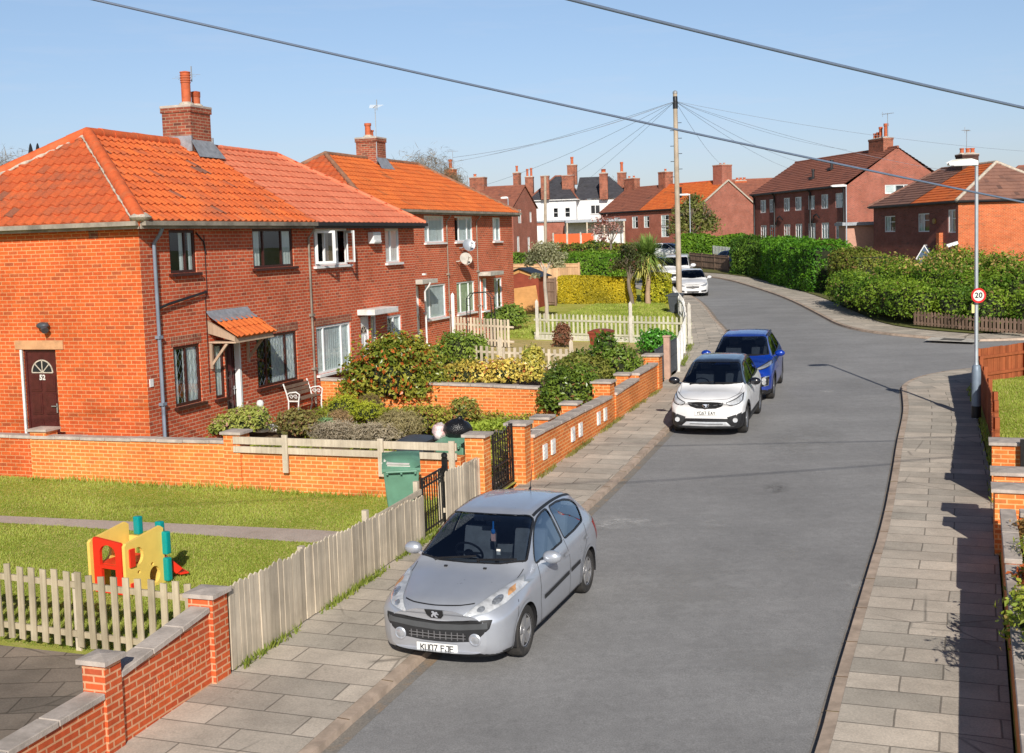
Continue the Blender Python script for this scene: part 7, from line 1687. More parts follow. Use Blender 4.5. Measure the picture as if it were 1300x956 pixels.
# sheds and panels beyond the second pair
q = G(664, 402, .25); q = at(664, 385, 57); t = thing('garden_shed', 'low red brown timber shed with shallow gable roof', 'shed', (at(660, 372, 60).x, 60, zg(1, 60)), RS - PI / 2)
mb = MB(); mb.box(-.95, 1.0, 0, 1.6, 0, 1.55); mb.add([(-.95, 0, 1.55), (1.0, 0, 1.55), (.02, 0, 1.92), (-.95, 1.6, 1.55), (1, 1.6, 1.55), (.02, 1.6, 1.92)], [(0, 1, 2), (4, 3, 5)]); mb.build('wall', WOOD_RED, t)
mb = MB(); mb.bar((-1.12, .8, 1.52), (.02, .8, 1.97), 1.9, .05); mb.bar((1.17, .8, 1.52), (.02, .8, 1.97), 1.9, .05); mb.build('roof', BLACKP, t); mb = MB(); mb.bar((-.7, -.02, 1.58), (.02, -.02, 1.84), .03, .16); mb.bar((.74, -.02, 1.58), (.02, -.02, 1.84), .03, .16); mb.build('bargeboard', PLY, t)
q = at(665, 398, 57.5); t = thing('plywood_sheet', 'tan plywood sheet standing in front of the red shed', 'board', (q.x, q.y, zg(q.x, q.y)), -.05)
mb = MB(); mb.add([(-.7, 0, 0), (.78, .0, 0), (.62, 0, 1.26), (-.7, 0, 1.10), (-.7, .03, 0), (.78, .03, 0), (.62, .03, 1.26), (-.7, .03, 1.10)], [(0, 1, 2, 3), (5, 4, 7, 6), (0, 4, 5, 1), (1, 5, 6, 2), (2, 6, 7, 3), (3, 7, 4, 0)]); mb.build('sheet', PLY, t)
def panel_fence(label, pa, pb, h, m, name='panel_fence', cap=True, rails=True, pw=1.85, posts=True, zf=None, bw=.14):
    pa, pb = Vector(pa), Vector(pb); d = Vector((pb.x - pa.x, pb.y - pa.y, 0)); L = d.length; t = thing(name, label, 'fence', pa, math.atan2(d.y, d.x)); sl = (pb.z - pa.z) / L; n = max(1, round(L / pw))
    for k in range(n):
        x0, x1 = L * k / n + .05, L * (k + 1) / n - .05; mb = MB(); x = x0
        while x < x1 - .02:
            b = min(x + bw, x1); mb.box(x, b - .006, -.012 - .006 * (int(x * 10) % 2), .008, sl * x + .05, sl * x + h + rnd.uniform(-.006, .006)); x = b
        p = mb.build('panel', m, t)
        if rails:
            r_ = MB()
            for z in (.2, h * .55, h - .12): r_.bar((x0, -.04, z + sl * x0), (x1, -.04, z + sl * x1), .04, .06)
            if cap: r_.bar((x0, -.005, h + .02 + sl * x0), (x1, -.005, h + .02 + sl * x1), .07, .03)
            r_.build('rail', m, p)
    if posts:
        for k in range(n + 1): mb = MB(); x = L * k / n; mb.box(x - .045, x + .045, -.05, .045, sl * x - .2, sl * x + h + .08); mb.build('post', m, t)
    return t
q0, q1 = at(640, 375, 66), at(736, 372, 64); panel_fence('light tan boarded fence panels behind the red shed and topiary tree', (q0.x, q0.y, zg(q0.x, q0.y)), (q1.x, q1.y, zg(q1.x, q1.y)), 1.9, WOOD_TAN)
q0, q1 = at(676, 395, 61), at(706, 393, 60.5); panel_fence('darker brown boarded fence between the plywood sheet and the yellow hedge', (q0.x, q0.y, zg(q0.x, q0.y)), (q1.x, q1.y, zg(q1.x, q1.y)), 1.35, WOOD_BROWNGREY)
# far fence round the outside of the bend
q = [at(876, 346, 95), at(925, 345, 89)]; panel_fence('old brown boarded fence around the outside of the bend', (q[0].x, q[0].y, zr(95) + .1), (q[1].x, q[1].y, zr(89) + .1), 1.15, WOOD_BROWNGREY, bw=.12)
pickets('white picket fence on top of the bank beyond the bend', 'picket_fence', [(at(905, 330, 96).x, 96, zr(96) + 1.0), (at(930, 330, 92).x, 92, zr(92) + 1.0)], .75, WHITE_PAINT, None, step=.3, pw=.17, point=True)
pickets('low stained picket fence at the foot of the overgrown hedge', 'picket_fence', [G(1160, 414, .13), G(1235, 421, .13), G(1310, 427, .13)], .62, WOOD_BROWNGREY, None, step=.17, pw=.1)
# ---------------------------------------------------------------- right-hand boundary: walls, piers, gate, brown fence
WR = math.atan2(20.06 - 12.76, 8.14 - 5.33)
def RW(y, off=.088): return Vector((wlx(y), y, zr(y) + off))
w = thing('garden_wall', 'low brick planter wall with stone coping at the right edge', 'wall', RW(10.4), WR); sl = .027 * math.sin(WR); k = 1 / math.sin(WR)
X = lambda y: (y - 10.4) * k
slab_wall(w, X(7.5), X(14.4), -.17, -.03, .62 + sl * X(7.5), .66 + sl * X(14.4), BR_GARDEN, coping=STONE, over=.02)
slab_wall(w, X(14.4), X(16.7), -.19, -.03, .72 + sl * X(14.4), .74 + sl * X(16.7), BR_GARDEN, coping=STONE, over=.025)
slab_wall(w, X(15.2), X(15.2) + .22, -2.6, -.25, .73 + sl * X(15.2), .73 + sl * X(15.2), BR_GARDEN, axis='y', coping=STONE)
slab_wall(w, X(16.3), X(16.3) + .22, -2.6, -.25, .80 + sl * X(16.3), .80 + sl * X(16.3), BR_GARDEN, axis='y', coping=STONE)
soil = MB(); soil.box(X(15.2) + .23, X(16.3) - .01, -2.6, -.25, 0, .66 + sl * X(15.7)); soil.build('planter_soil', SOIL, w)
p_ = thing('gate_pier', 'brick gate pier nearer the planter at the right edge', 'gate pier', RW(17.35), WR, 'brick piers at the right edge'); pier(p_, 0, -.18, .46, .46, .92, BR_GARDEN); slab_wall(p_, .0, .2, -2.6, -.42, .78, .78, BR_GARDEN, axis='y', coping=STONE)
p_ = thing('gate_pier', 'middle brick gate pier with wide stone cap beside the black gate', 'gate pier', RW(18.15), WR, 'brick piers at the right edge'); pier(p_, 0, -.18, .46, .46, .98, BR_GARDEN); slab_wall(p_, .0, .2, -2.6, -.42, .84, .84, BR_GARDEN, axis='y', coping=STONE)
p_ = thing('gate_pier', 'brick gate pier at the near end of the brown timber fence', 'gate pier', RW(20.35), WR, 'brick piers at the right edge'); pier(p_, 0, -.22, .48, .5, .98, BR_GARDEN)
g = thing('iron_gate', 'black metal driveway gate swung open behind the right-hand piers', 'gate', RW(20.1) + Vector((.35, -.25, 0)), -.25); mb = MB()
for x in (.02, 1.3): mb.box(x - .03, x + .03, -.03, .03, .05, 1.12)
for z in (.12, .98): mb.box(.02, 1.3, -.015, .015, z, z + .04)
mb.build('frame', IRON, g); mb = MB()
for i in range(9): x = .02 + 1.28 * (i + 1) / 10; mb.box(x - .01, x + .01, -.01, .01, .14, 1.0)
mb.build('bars', IRON, g)
def brown_fence(label, pts, h):
    o = Vector(pts[0]); f = thing('board_fence', label, 'fence', o); mb = MB()
    for a, b in zip(pts, pts[1:]):
        a, b = Vector(a) - o, Vector(b) - o; L = (b - a).length; d = (b - a) / L; t = Vector((-d.y, d.x, 0)).normalized(); n = int(L / .125)
        for i in range(n):
            p = a + d * (i + .5) * L / n + t * (.008 * (i % 2)); mb.obox(p + Vector((0, 0, h / 2 + rnd.uniform(-.012, .012))), d * (L / n * .97), t * .018, (0, 0, h))
        for q in range(int(L / 2) + 1):
            p = a + d * min(L - .05, .05 + q * 2.0) - t * .075; m2 = MB(); m2.box(p.x - .045, p.x + .045, p.y - .045, p.y + .045, p.z - .2, p.z + h + .02); m2.build('post', WOOD_BROWN, f)
        r_ = MB()
        for z in (.25, h - .25): r_.bar(a - t * .032 + Vector((0, 0, z)), b - t * .032 + Vector((0, 0, z)), .035, .08)
        r_.build('rail', WOOD_BROWN, f)
    mb.build('boards', WOOD_BROWN, f); return f
E_ = Vector((.2, 0, 0)); c0, c1, c2, c3 = RW(20.7), RW(25.5) + E_, Vector((12.75, 32.8, zr(33) + .088)), Vector((16.2, 34.8, zr(34.8) + .088))
brown_fence('brown stained board fence running around the corner lawn on the right', [c0, c1, c2, c3, (30, 36.2, zr(36.2) + .088)], .98)
# ---------------------------------------------------------------- lamps, poles, wires
def street_lamp(label, p, h, arm, az, sc=1.0, sleeve=True):
    t = thing('street_lamp', label, 'street lamp', p, az, 'tall grey street lamps'); mb = MB(); mb.lathe([(.075, 0), (.075, 1.15), (.055, 1.28), (.045, 1.35), (.04, h)], (0, 0, 0), n=16); mb.build('column', GALV, t, smooth=40)
    if sleeve:
        mb = MB(); mb.lathe([(.105, 0), (.105, 1.1), (.09, 1.22), (.06, 1.25)], (0, 0, .02), n=18); mb.build('base_sleeve', M_plain('sleeve_grey', (.20, .25, .31), .5, .2), t, smooth=40)
        mb = MB(); mb.lathe([(.108, 0), (.108, .28)], (0, 0, .02), n=18); mb.build('black_band', BLACKP, t, smooth=40)
    mb = MB(); mb.bar((0, 0, h), (arm * .28, 0, h + .04), .05, .05); mb.build('arm', GALV, t)
    mb = MB(); pr = [(0, .05), (arm * .25, .10), (arm * .8, .09), (arm, .03), (arm * .97, -.02), (0, -.03)]
    for s_ in (1,):
        vs = []; n = len(pr)
        for x, z in pr: vs += [(x, -.10 * (1.0 if 0 < x < arm * .9 else .7), h + .05 + z), (x, .10 * (1.0 if 0 < x < arm * .9 else .7), h + .05 + z)]
        mb.add(vs, [(2 * i, 2 * i + 1, (2 * i + 3) % (2 * n), (2 * i + 2) % (2 * n)) for i in range(n)] + [tuple(range(0, 2 * n, 2))[::-1], tuple(range(1, 2 * n, 2))])
    mb.build('lantern', LAMPW, t, bevel=.012); mb = MB(); mb.box(arm * .2, arm * .85, -.08, .08, h + .0, h + .018); mb.build('lens', ALU, t)
    return t
LP = Vector((10.84, 27.8, zr(27.8) + .088)); lz = at(1238, 210, 27.75).z - LP.z
lampA = street_lamp('tall grey street lamp with white lantern and speed sign on the right pavement', LP, lz, .66, PI + .02)
sg_ = thing('speed_limit_sign', 'round white 20 sign with red border fixed to the near street lamp', 'road sign', LP + Vector((0, -.12, at(1240, 375, 27.75).z - LP.z)), 0)
mb = MB(); mb.lathe([(0, .012), (.17, .012), (.17, 0), (0, 0)], (0, 0, 0), (0, -1, 0), 32); s1 = mb.build('sign_plate', WHITE_PAINT, sg_)
mb = MB(); mb.lathe([(.128, .012), (.128, .016), (.172, .016), (.172, -.002)], (0, 0, 0), (0, -1, 0), 36); mb.build('red_border', M_plain('sign_red', (.65, .015, .02), .4, var=.04), sg_)
put_text('20', .175, sg_, BLACKP, (0, -.0125, 0), (1, 0, 0), (0, 0, 1), bold=.005, depth=.001)
mb = MB(); mb.box(-.06, .06, .01, .05, -.02, .02); mb.build('clamp', GALV, sg_)
pl_ = thing('lamp_number_plate', 'small yellow plate on the side of the near street lamp below the round sign', 'plate', LP + Vector((-.09, -.03, at(1236, 392, 27.75).z - LP.z)), .2); mb = MB(); mb.box(-.035, .035, -.004, .004, -.10, .10); mb.build('plate', M_plain('plate_yellow', (.72, .66, .30), .5, var=.1), pl_)
q = at(1075, 337, 78); b_ = Vector((q.x, 78, zr(78) + .3)); street_lamp('distant street lamp standing inside the overgrown hedge on the right', b_, at(1073, 237, 78).z - b_.z, 1.0, PI + .1, sleeve=False)
q = at(877, 328, 100); b_ = Vector((q.x, 100, zr(100))); street_lamp('distant street lamp right of the wooden pole at the bend', b_, at(875, 248, 100).z - b_.z, .95, PI + .2, sleeve=False)
q = at(647, 320, 92); b_ = Vector((q.x, 92, zr(92))); street_lamp('distant street lamp beside the corner of the far brick house', b_, at(646, 252, 92).z - b_.z, .55, PI, sleeve=False)
q = at(926, 260, 150); b_ = Vector((q.x, 150, zr(150))); street_lamp('farthest street lamp, only its white head above the brown roof', b_, at(925, 224, 150).z - b_.z, .8, PI, sleeve=False)
PB = G(862.5, 387, .088); PT_ = at(857, 119, PB.y)
t = thing('telegraph_pole', 'tall wooden telegraph pole with iron steps beside the white picket fence', 'telegraph pole', PB)
d = PT_ - PB; mb = MB(); mb.cyl((0, 0, 0), d, .155, .105, 14); mb.build('pole', POLEW, t, smooth=50)
mb = MB(); mb.lathe([(.13, 0), (.135, .35), (.12, .36), (.12, .6), (.105, .62)], d * .93, n=12); mb.build('cable_terminal', BLACKP, t, smooth=40)
mb = MB(); mb.lathe([(.12, 0), (.12, .10), (.05, .16), (0, .17)], d, n=12); mb.build('pole_cap', LEAD, t, smooth=40)
mb = MB(); n = 16
for i in range(n):
    q = d * (.32 + .58 * i / n); s_ = 1 if i % 2 else -1; mb.cyl(q, q + Vector((s_ * .30, 0, .0)), .016, n=5)
mb.build('step_iron', IRON, t)
q = at(692.5, 322, 112); b_ = Vector((q.x, 112, zr(112) + .5)); dd = at(692, 224, 112) - b_; t2 = thing('telegraph_pole', 'distant thin telegraph pole standing in front of the white villa', 'telegraph pole', b_); mb = MB(); mb.cyl((0, 0, 0), dd, .16, .12, 8); mb.build('pole', POLEW, t2)
def cable(label, a, b, sag, r, m, name='cable', n=24, group=None):
    a, b = Vector(a), Vector(b); pts = [a.lerp(b, i / n) - Vector((0, 0, sag * 4 * (i / n) * (1 - i / n))) for i in range(n + 1)]
    mb = MB(); mb.tube([p - a for p in pts], r, 6); o = mb.build(name, m, None, smooth=80); o.location = a; return tag(o, label, 'cable', group)
top = PB + d * .965
for px, py, Y, lab in ((575, 200, 52, 'thin wire from the wooden pole to the chimney of the second brick house'), (560, 208, 112, 'thin wire from the wooden pole towards the far brown terrace'), (612, 236, 90, 'thin wire from the wooden pole passing left of the white villa'), (680, 248, 112, 'thin wire from the wooden pole sloping to the distant thin pole'), (700, 262, 145, 'thin wire from the wooden pole to the white villa'), (535, 212, 56, 'lowest of the thin wires going left to the orange roofs'),
                       (915, 208, 130, 'thin wire from the wooden pole to the red gable chimney'), (1002, 214, 116, 'thin wire from the wooden pole to the near edge of the brown terrace'), (1016, 206, 114, 'thin wire from the wooden pole to the brown terrace ridge'), (1075, 190, 100, 'thin wire from the wooden pole over the brown terrace roof'), (1200, 216, 80, 'thin wire from the wooden pole to the sooty chimney'), (1330, 194, 70, 'highest thin wire from the wooden pole to the right edge')):
    cable(lab, top, at(px, py, Y), .35, .009, WIRE, 'service_wire', 16, 'thin wires fanning out from the wooden pole')
def longer(a, b, sag, k=1.0):
    d = b - a; s = sag * (1 + 2 * k) ** 2; z = Vector((0, 0, s - sag)); return a - d * k + z, b + d * k + z, s
cable('thick black cable crossing the whole sky from upper left to right', *longer(at(-60, -42, 13), at(1420, 281, 17.5), .06), .0145, CABLE, 'overhead_cable', 60)
cable('short thick black cable across the upper right corner of the sky', *longer(at(640, -22, 10), at(1420, 163, 13), .03), .0150, CABLE, 'overhead_cable', 60)
# ---------------------------------------------------------------- plants: crowns are clouds of small leaf faces
GAIN = np.array([1.55, 1.45, 1.2])
def clump(P, k=1.0):
    return (np.sin(P[:, 0] * 3.1 * k + 1.7 * np.sin(P[:, 2] * 2.3 * k)) + np.sin(P[:, 1] * 2.7 * k + 1.3 * np.sin(P[:, 0] * 1.9 * k)) + np.sin(P[:, 2] * 3.7 * k + P[:, 1])) / 3
def leaf_faces(name, P, Nn, size, cols, mat, parent=None, aspect=.55, tone=.35, ck=1.0, accent=None, acc=.0, tilt=.7, droop=0):
    n = len(P); Nn = Nn + nr.normal(0, tilt, (n, 3)); Nn[:, 2] += .15; Nn /= np.linalg.norm(Nn, axis=1)[:, None] + 1e-9
    A = np.cross(Nn, nr.normal(0, 1, (n, 3))); A[:, 2] -= droop; A /= np.linalg.norm(A, axis=1)[:, None] + 1e-9; B = np.cross(Nn, A); s = (size * nr.uniform(.45, 1.55, n))[:, None]
    V = np.stack([P - A * s, P + B * s * aspect + Nn * s * .12, P + A * s, P - B * s * aspect + Nn * s * .12], 1).reshape(-1, 3)
    k = np.clip(.5 + tone * clump(P, ck) * 1.4 + nr.normal(0, .20, n), 0, 1)[:, None]
    C = (np.array(cols[0]) * (1 - k) + np.array(cols[1]) * k) * GAIN
    if accent is not None:
        m = nr.random(n) < acc * (1 + 1.2 * clump(P, ck * 1.6)); C[m] = np.array(accent) * nr.uniform(.7, 1.2, (m.sum(), 1))
    C = np.repeat(C, 4, 0); F = np.arange(n * 4).reshape(n, 4)
    return link(name, np_mesh(name, V, F, col=C), mat, parent)
def blob_points(blobs, n, shell=.45, lump=.12):
    w = np.array([b[3] * b[4] + b[4] * b[5] + b[3] * b[5] for b in blobs]); w = w / w.sum(); P, Nn = [], []
    for b, q in zip(blobs, w):
        k = max(6, int(n * q)); d = nr.normal(0, 1, (k, 3)); d /= np.linalg.norm(d, axis=1)[:, None]; d[:, 2] = np.where(d[:, 2] < -.55, -d[:, 2], d[:, 2])
        r = (1 - shell * nr.random(k) ** 1.6) * (1 + lump * clump(d * 3 + b[0], 1.7) * 2); st = nr.random(k) < .035; r = np.where(st, 1 + nr.uniform(.05, .32, k), r); p = d * r[:, None] * np.array(b[3:6]) + np.array(b[:3]); P.append(p); Nn.append(d / np.array(b[3:6]) * min(b[3:6]))
    return np.concatenate(P), np.concatenate(Nn)
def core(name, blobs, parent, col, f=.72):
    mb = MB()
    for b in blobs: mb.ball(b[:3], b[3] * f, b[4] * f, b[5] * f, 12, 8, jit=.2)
    return mb.build(name, col, parent, smooth=80)  # solid dark filler; its colour stands in for the shade inside the leaves
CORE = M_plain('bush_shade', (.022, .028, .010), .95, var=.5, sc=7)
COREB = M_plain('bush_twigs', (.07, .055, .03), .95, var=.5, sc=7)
def bush(label, p, blobs, n, size, cols, mat=LEAF, group=None, cat='shrub', name='shrub', cm=None, shade_core=True, **k):
    t = thing(name, label, cat, p, 0, group); P, Nn = blob_points(blobs, n, k.pop('shell', .45), k.pop('lump', .12)); f = k.pop('cf', .70)
    P[:, 2] = np.maximum(P[:, 2], .01)
    leaf_faces('leaves', P, Nn, size, cols, mat, t, **k); core('shade_core', blobs, t, cm or CORE, f); return t
GREEN = [(.035, .085, .010), (.15, .24, .03)]
def GP(x, y, off=.22): return G(x, y, off)
B1 = 'mixed shrubs in the front garden of the corner house'
bush('large round bush with orange and yellow green leaves in front of the white ground-floor window', GP(505, 520), [(0, 0, .95, 1.25, 1.05, .95), (-.75, .1, .75, .75, .7, .65), (.65, -.1, .62, .75, .75, .6), (.1, -.1, 1.4, .75, .7, .55)], 11000, .055, [(.06, .10, .012), (.27, .27, .05)], LEAFG, B1, accent=(.50, .13, .03), acc=.14)
bush('yellow variegated bush spilling along the low wall between the gardens', GP(618, 492, .5), [(-.5, 0, .35, .8, .45, .38), (.5, 0, .36, .75, .45, .40), (-1.1, .1, .25, .4, .4, .3)], 4200, .05, [(.16, .16, .03), (.55, .45, .12)], LEAFG, B1, accent=(.45, .14, .05), acc=.07)
bush('taller green and yellow variegated bush right of the grey fence post', GP(677, 492, .3), [(0, 0, .55, .36, .36, .55), (.05, 0, .85, .28, .28, .3)], 2400, .048, [(.09, .14, .02), (.48, .42, .11)], LEAFG, B1)
bush('loose green bush in front of the drainpipe between the two pairs of houses', GP(585, 466, .3), [(0, 0, .6, .7, .6, .6), (-.5, 0, .4, .5, .5, .4), (.5, .2, .5, .5, .5, .5)], 3000, .05, [(.05, .11, .02), (.20, .28, .05)], group=B1)
bush('small dark leaved shrub left of the yellow variegated bush', GP(592, 480, .3), [(0, 0, .3, .4, .35, .3)], 900, .05, [(.03, .06, .015), (.10, .15, .03)], group=B1)
bush('round dark green shrub leaning over the vented wall', GP(722, 528), [(0, 0, .62, .72, .7, .62), (.35, .2, .85, .45, .45, .4), (-.35, -.1, .42, .4, .4, .4)], 5200, .045, [(.025, .06, .012), (.13, .19, .03)], LEAFG, B1, accent=(.30, .16, .06), acc=.05)
bush('pointed dark green shrub rising above the brick piers', GP(776, 493), [(0, 0, .65, .75, .6, .65), (-.15, 0, 1.15, .40, .4, .45), (.5, .1, .5, .5, .5, .5), (-.8, .3, .55, .55, .5, .5)], 5200, .05, [(.03, .07, .012), (.14, .21, .035)], LEAFG, B1, accent=(.34, .20, .12), acc=.06)
bush('straggly olive shrub between the two dark green shrubs', GP(738, 498), [(0, 0, .55, .9, .6, .5)], 2600, .05, [(.07, .09, .02), (.22, .24, .06)], group=B1)
bush('pale green shrub at the foot of the brick wall under the side window', GP(290, 553, .45), [(-.45, 0, .18, .5, .35, .22), (.2, 0, .24, .55, .4, .3), (.6, .1, .3, .35, .3, .34)], 4200, .035, [(.10, .16, .03), (.30, .34, .10)], group=B1, accent=(.45, .26, .2), acc=.12)
bush('bushy plant with feathery pink tinged leaves below the porch', GP(318, 545, .45), [(0, 0, .25, .45, .35, .3)], 1800, .035, [(.10, .15, .04), (.28, .30, .10)], group=B1, accent=(.5, .3, .24), acc=.2)
bush('brownish green shrub in front of the garden bench', GP(376, 553, .40), [(0, 0, .27, .46, .42, .32), (.25, .05, .22, .32, .3, .26)], 3800, .034, [(.05, .06, .02), (.20, .19, .07)], group=B1, accent=(.26, .14, .07), acc=.15, cm=COREB)
bush('grey purple lavender mound behind the left end of the timber rails', GP(425, 560, .4), [(0, 0, .2, .55, .42, .24)], 3200, .04, [(.16, .15, .13), (.36, .33, .31)], group=B1, aspect=.15, cm=COREB, tilt=.5)
bush('wide grey lavender mound behind the middle of the timber rails', GP(478, 562, .4), [(0, 0, .20, .6, .42, .24)], 3400, .04, [(.17, .16, .14), (.40, .37, .34)], group=B1, aspect=.15, cm=COREB, tilt=.5)
bush('bright lime green mounded shrub by the low garden wall', GP(447, 534, .42), [(-.2, 0, .3, .5, .45, .34), (.35, -.05, .2, .45, .4, .26)], 5600, .026, [(.11, .17, .012), (.33, .37, .04)], group=B1, aspect=.3)
bush('brown twiggy heather clump left of the lime green shrub', GP(431, 547, .4), [(0, 0, .22, .30, .28, .26)], 1900, .04, [(.15, .11, .06), (.30, .22, .14)], group=B1, aspect=.14, cm=COREB, tilt=.4)
bush('rounded lavender bush with brown flower spikes behind the rails', GP(507, 558, .4), [(0, 0, .3, .52, .46, .34)], 4200, .05, [(.13, .13, .06), (.30, .27, .17)], group=B1, aspect=.12, cm=COREB, tilt=.35)
bush('green and russet mound right of the lavender bush', GP(540, 550, .4), [(0, 0, .3, .55, .45, .34), (.3, .1, .26, .35, .3, .3)], 3800, .03, [(.10, .14, .02), (.30, .31, .06)], group=B1, accent=(.30, .13, .06), acc=.2)
bush('teal green spiky plant between the heather and the brown shrub', GP(413, 550, .4), [(0, 0, .16, .28, .25, .2)], 900, .05, [(.06, .15, .08), (.17, .30, .17)], group=B1, aspect=.18)
bush('small rose bush with dark leaves in front of the orange wall', GP(590, 537, .3), [(0, 0, .3, .36, .32, .3)], 1500, .04, [(.04, .08, .015), (.22, .22, .06)], LEAFG, B1, accent=(.45, .2, .06), acc=.1)
bush('brown twiggy shrub between the big bush and the lime mound', GP(470, 528, .4), [(0, 0, .25, .36, .3, .28)], 1500, .04, [(.08, .06, .035), (.17, .14, .07)], group=B1, aspect=.2, cm=COREB)
bush('low spreading plants along the front path', GP(602, 552, .25), [(-.4, .5, .08, .8, .6, .1), (.5, .8, .08, .6, .5, .1)], 2600, .04, [(.08, .15, .02), (.24, .32, .05)], group=B1, cf=.5)
bush('green shrub below the door of the second brick house', GP(648, 420, .3), [(0, 0, .55, .7, .55, .55), (-.6, 0, .4, .5, .45, .42)], 2400, .06, [(.04, .09, .02), (.18, .26, .05)], group=B1)
bush('dark red leaved plant beside the broken picket fence', GP(714, 443, .2), [(0, 0, .45, .32, .3, .48)], 800, .06, [(.08, .035, .03), (.20, .10, .07)], group=B1, cm=COREB)
bush('bright green ivy mound by the small dark gate', GP(832, 451, .15), [(0, 0, .42, .6, .55, .45), (.35, .1, .5, .35, .35, .3)], 3000, .05, [(.02, .09, .012), (.07, .24, .03)], LEAFG, B1)
for x, y, lab in ((607, 408, 'terracotta pot of red flowers on the left by the house wall'), (622, 414, 'terracotta pot of pink flowers beside the white fence post')):
    q = GP(x, y + 20, .3); t = thing('flower_pot', lab, 'flower pot', q); mb = MB(); mb.lathe([(0, 0), (.13, 0), (.18, .28), (.2, .3), (.2, .36), (.16, .35)], (0, 0, 0), n=14); mb.build('pot', TERRA, t, smooth=40)
    P, Nn = blob_points([(0, 0, .48, .22, .2, .16)], 260); leaf_faces('flowers', P, Nn, .05, [(.07, .13, .03), (.2, .26, .06)], LEAF, t, accent=(.65, .06, .05), acc=.35)
# --- hedges
def hedge(label, path, wd, h, n, size, cols, zb=None, group=None, name='hedge', lump=.10, top=None, mat=LEAF, corem=None, ck=.7, **k):
    """clipped hedge: path of world points along its centre line"""
    o = Vector(path[0]); t = thing(name, label, 'hedge', o, 0, group); P, Nn = [], []; mb = MB(); Ls = [(Vector(b) - Vector(a)).length for a, b in zip(path, path[1:])]; tot = sum(Ls); done = 0
    for a, b, L in zip(path, path[1:], Ls):
        a, b = Vector(a) - o, Vector(b) - o; d = (b - a) / L; s = Vector((-d.y, d.x, 0)).normalized(); m = int(n * L / tot); u = nr.random(m)
        per = nr.random(m) * (2 * h + wd); ends = nr.random(m)
        side = np.where(per < h, -1., np.where(per < 2 * h, 1., 0.)); z = np.where(per < h, per, np.where(per < 2 * h, per - h, h)); y = np.where(side == 0, (per - 2 * h) - wd / 2, side * wd / 2)
        en = ends < wd / (L + wd) * .8; u = np.where(en, np.where(nr.random(m) < .5, 0, 1), u); y = np.where(en, nr.uniform(-wd / 2, wd / 2, m), y); z = np.where(en, nr.uniform(0, h, m), z)
        nn = np.stack([np.where(en, (u - .5) * 2, 0), np.where(en, 0, side), np.where((side == 0) & ~en, 1., .1)], 1)
        hv = 1 + lump * .9 * np.sin(u * L * 1.1 + 1) * np.sin(u * L * .37); rr = np.minimum(1, np.maximum(0, (z / h - .75) / .25)); y = y * (1 - .18 * rr ** 2)
        pp = np.outer(u * L, d) + np.array(a); pp = pp + np.outer(y, s); pp[:, 2] += z * hv
        wn = np.outer(nn[:, 0], d) + np.outer(nn[:, 1], s); wn[:, 2] += nn[:, 2]; pp += wn * (lump * clump(pp, 1.6) + nr.normal(0, lump * .45, m))[:, None]; P.append(pp); Nn.append(wn)
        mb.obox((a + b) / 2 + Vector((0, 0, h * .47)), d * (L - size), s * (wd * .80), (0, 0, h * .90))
    leaf_faces('leaves', np.concatenate(P), np.concatenate(Nn), size, cols, mat, t, ck=ck, **k); mb.build('shade_core', corem or CORE, t); return t  # box filler inside, coloured as the hedge's inner shade
def gw(x, Y, dz=0.): return Vector((x, Y, zg(x, Y) + dz))
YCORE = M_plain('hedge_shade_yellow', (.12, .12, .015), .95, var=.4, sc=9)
YEL = [(.19, .17, .012), (.45, .38, .025)]; HG = [(.05, .13, .010), (.15, .27, .025)]
hedge('clipped golden yellow hedge behind the pale green picket fence', [gw(2.6, 62.2), gw(6.25, 61.0)], 1.0, 1.36, 21000, .045, YEL, lump=.035, corem=YCORE)
hedge('clipped hedge half golden half green to the right of the palm trunk', [gw(6.9, 61.6), gw(8.15, 61.2)], 1.2, 1.45, 4200, .055, [(.12, .17, .012), (.42, .40, .03)], lump=.06)
hedge('fresh green clipped hedge behind the golden hedge', [gw(3.7, 70), gw(6.6, 69)], 1.6, 2.15, 9000, .06, HG, lump=.08)
hedge('long low green hedge behind the tan fence panels', [gw(.2, 84), gw(9.2, 81)], 1.2, 1.75, 9000, .08, [(.05, .12, .015), (.14, .23, .03)], lump=.10)
hedge('far hedge with reddish tips below the orange fence panels', [Vector((3.6, 118, zr(118) + .2)), Vector((11.0, 112, zr(112) + .2))], 1.6, 1.0, 4200, .12, [(.06, .11, .02), (.18, .20, .04)], lump=.2, accent=(.30, .12, .07), acc=.15)
hedge('green hedge on the bank behind the boarded fence at the bend', [Vector((14.2, 99, zr(99) + .9)), Vector((18.6, 95, zr(95) + .9))], 1.4, 1.6, 6500, .09, HG, lump=.10)
hedge('dark shaped hedge at the mouth of the far drive', [Vector((16.9, 86.5, zr(86) + .1)), Vector((18.0, 81.5, zr(81) + .1))], 2.0, 2.5, 9000, .08, [(.03, .09, .012), (.11, .20, .025)], lump=.16)
hedge('tall bright green hedge with rounded top beside the far pavement', [Vector((18.0, 80, zr(80) + .1)), Vector((17.6, 74, zr(74) + .1)), Vector((18.0, 66.6, zr(66) + .1))], 2.4, 2.55, 22000, .07, [(.03, .11, .008), (.10, .24, .018)], lump=.14)
hedge('short clipped hedge with faded olive leaves next to the lamp post', [Vector((18.3, 64.8, zr(64) + .1)), Vector((18.6, 61.2, zr(61) + .1))], 2.2, 2.35, 12000, .065, [(.07, .11, .018), (.20, .23, .045)], lump=.13, accent=(.25, .15, .06), acc=.1)
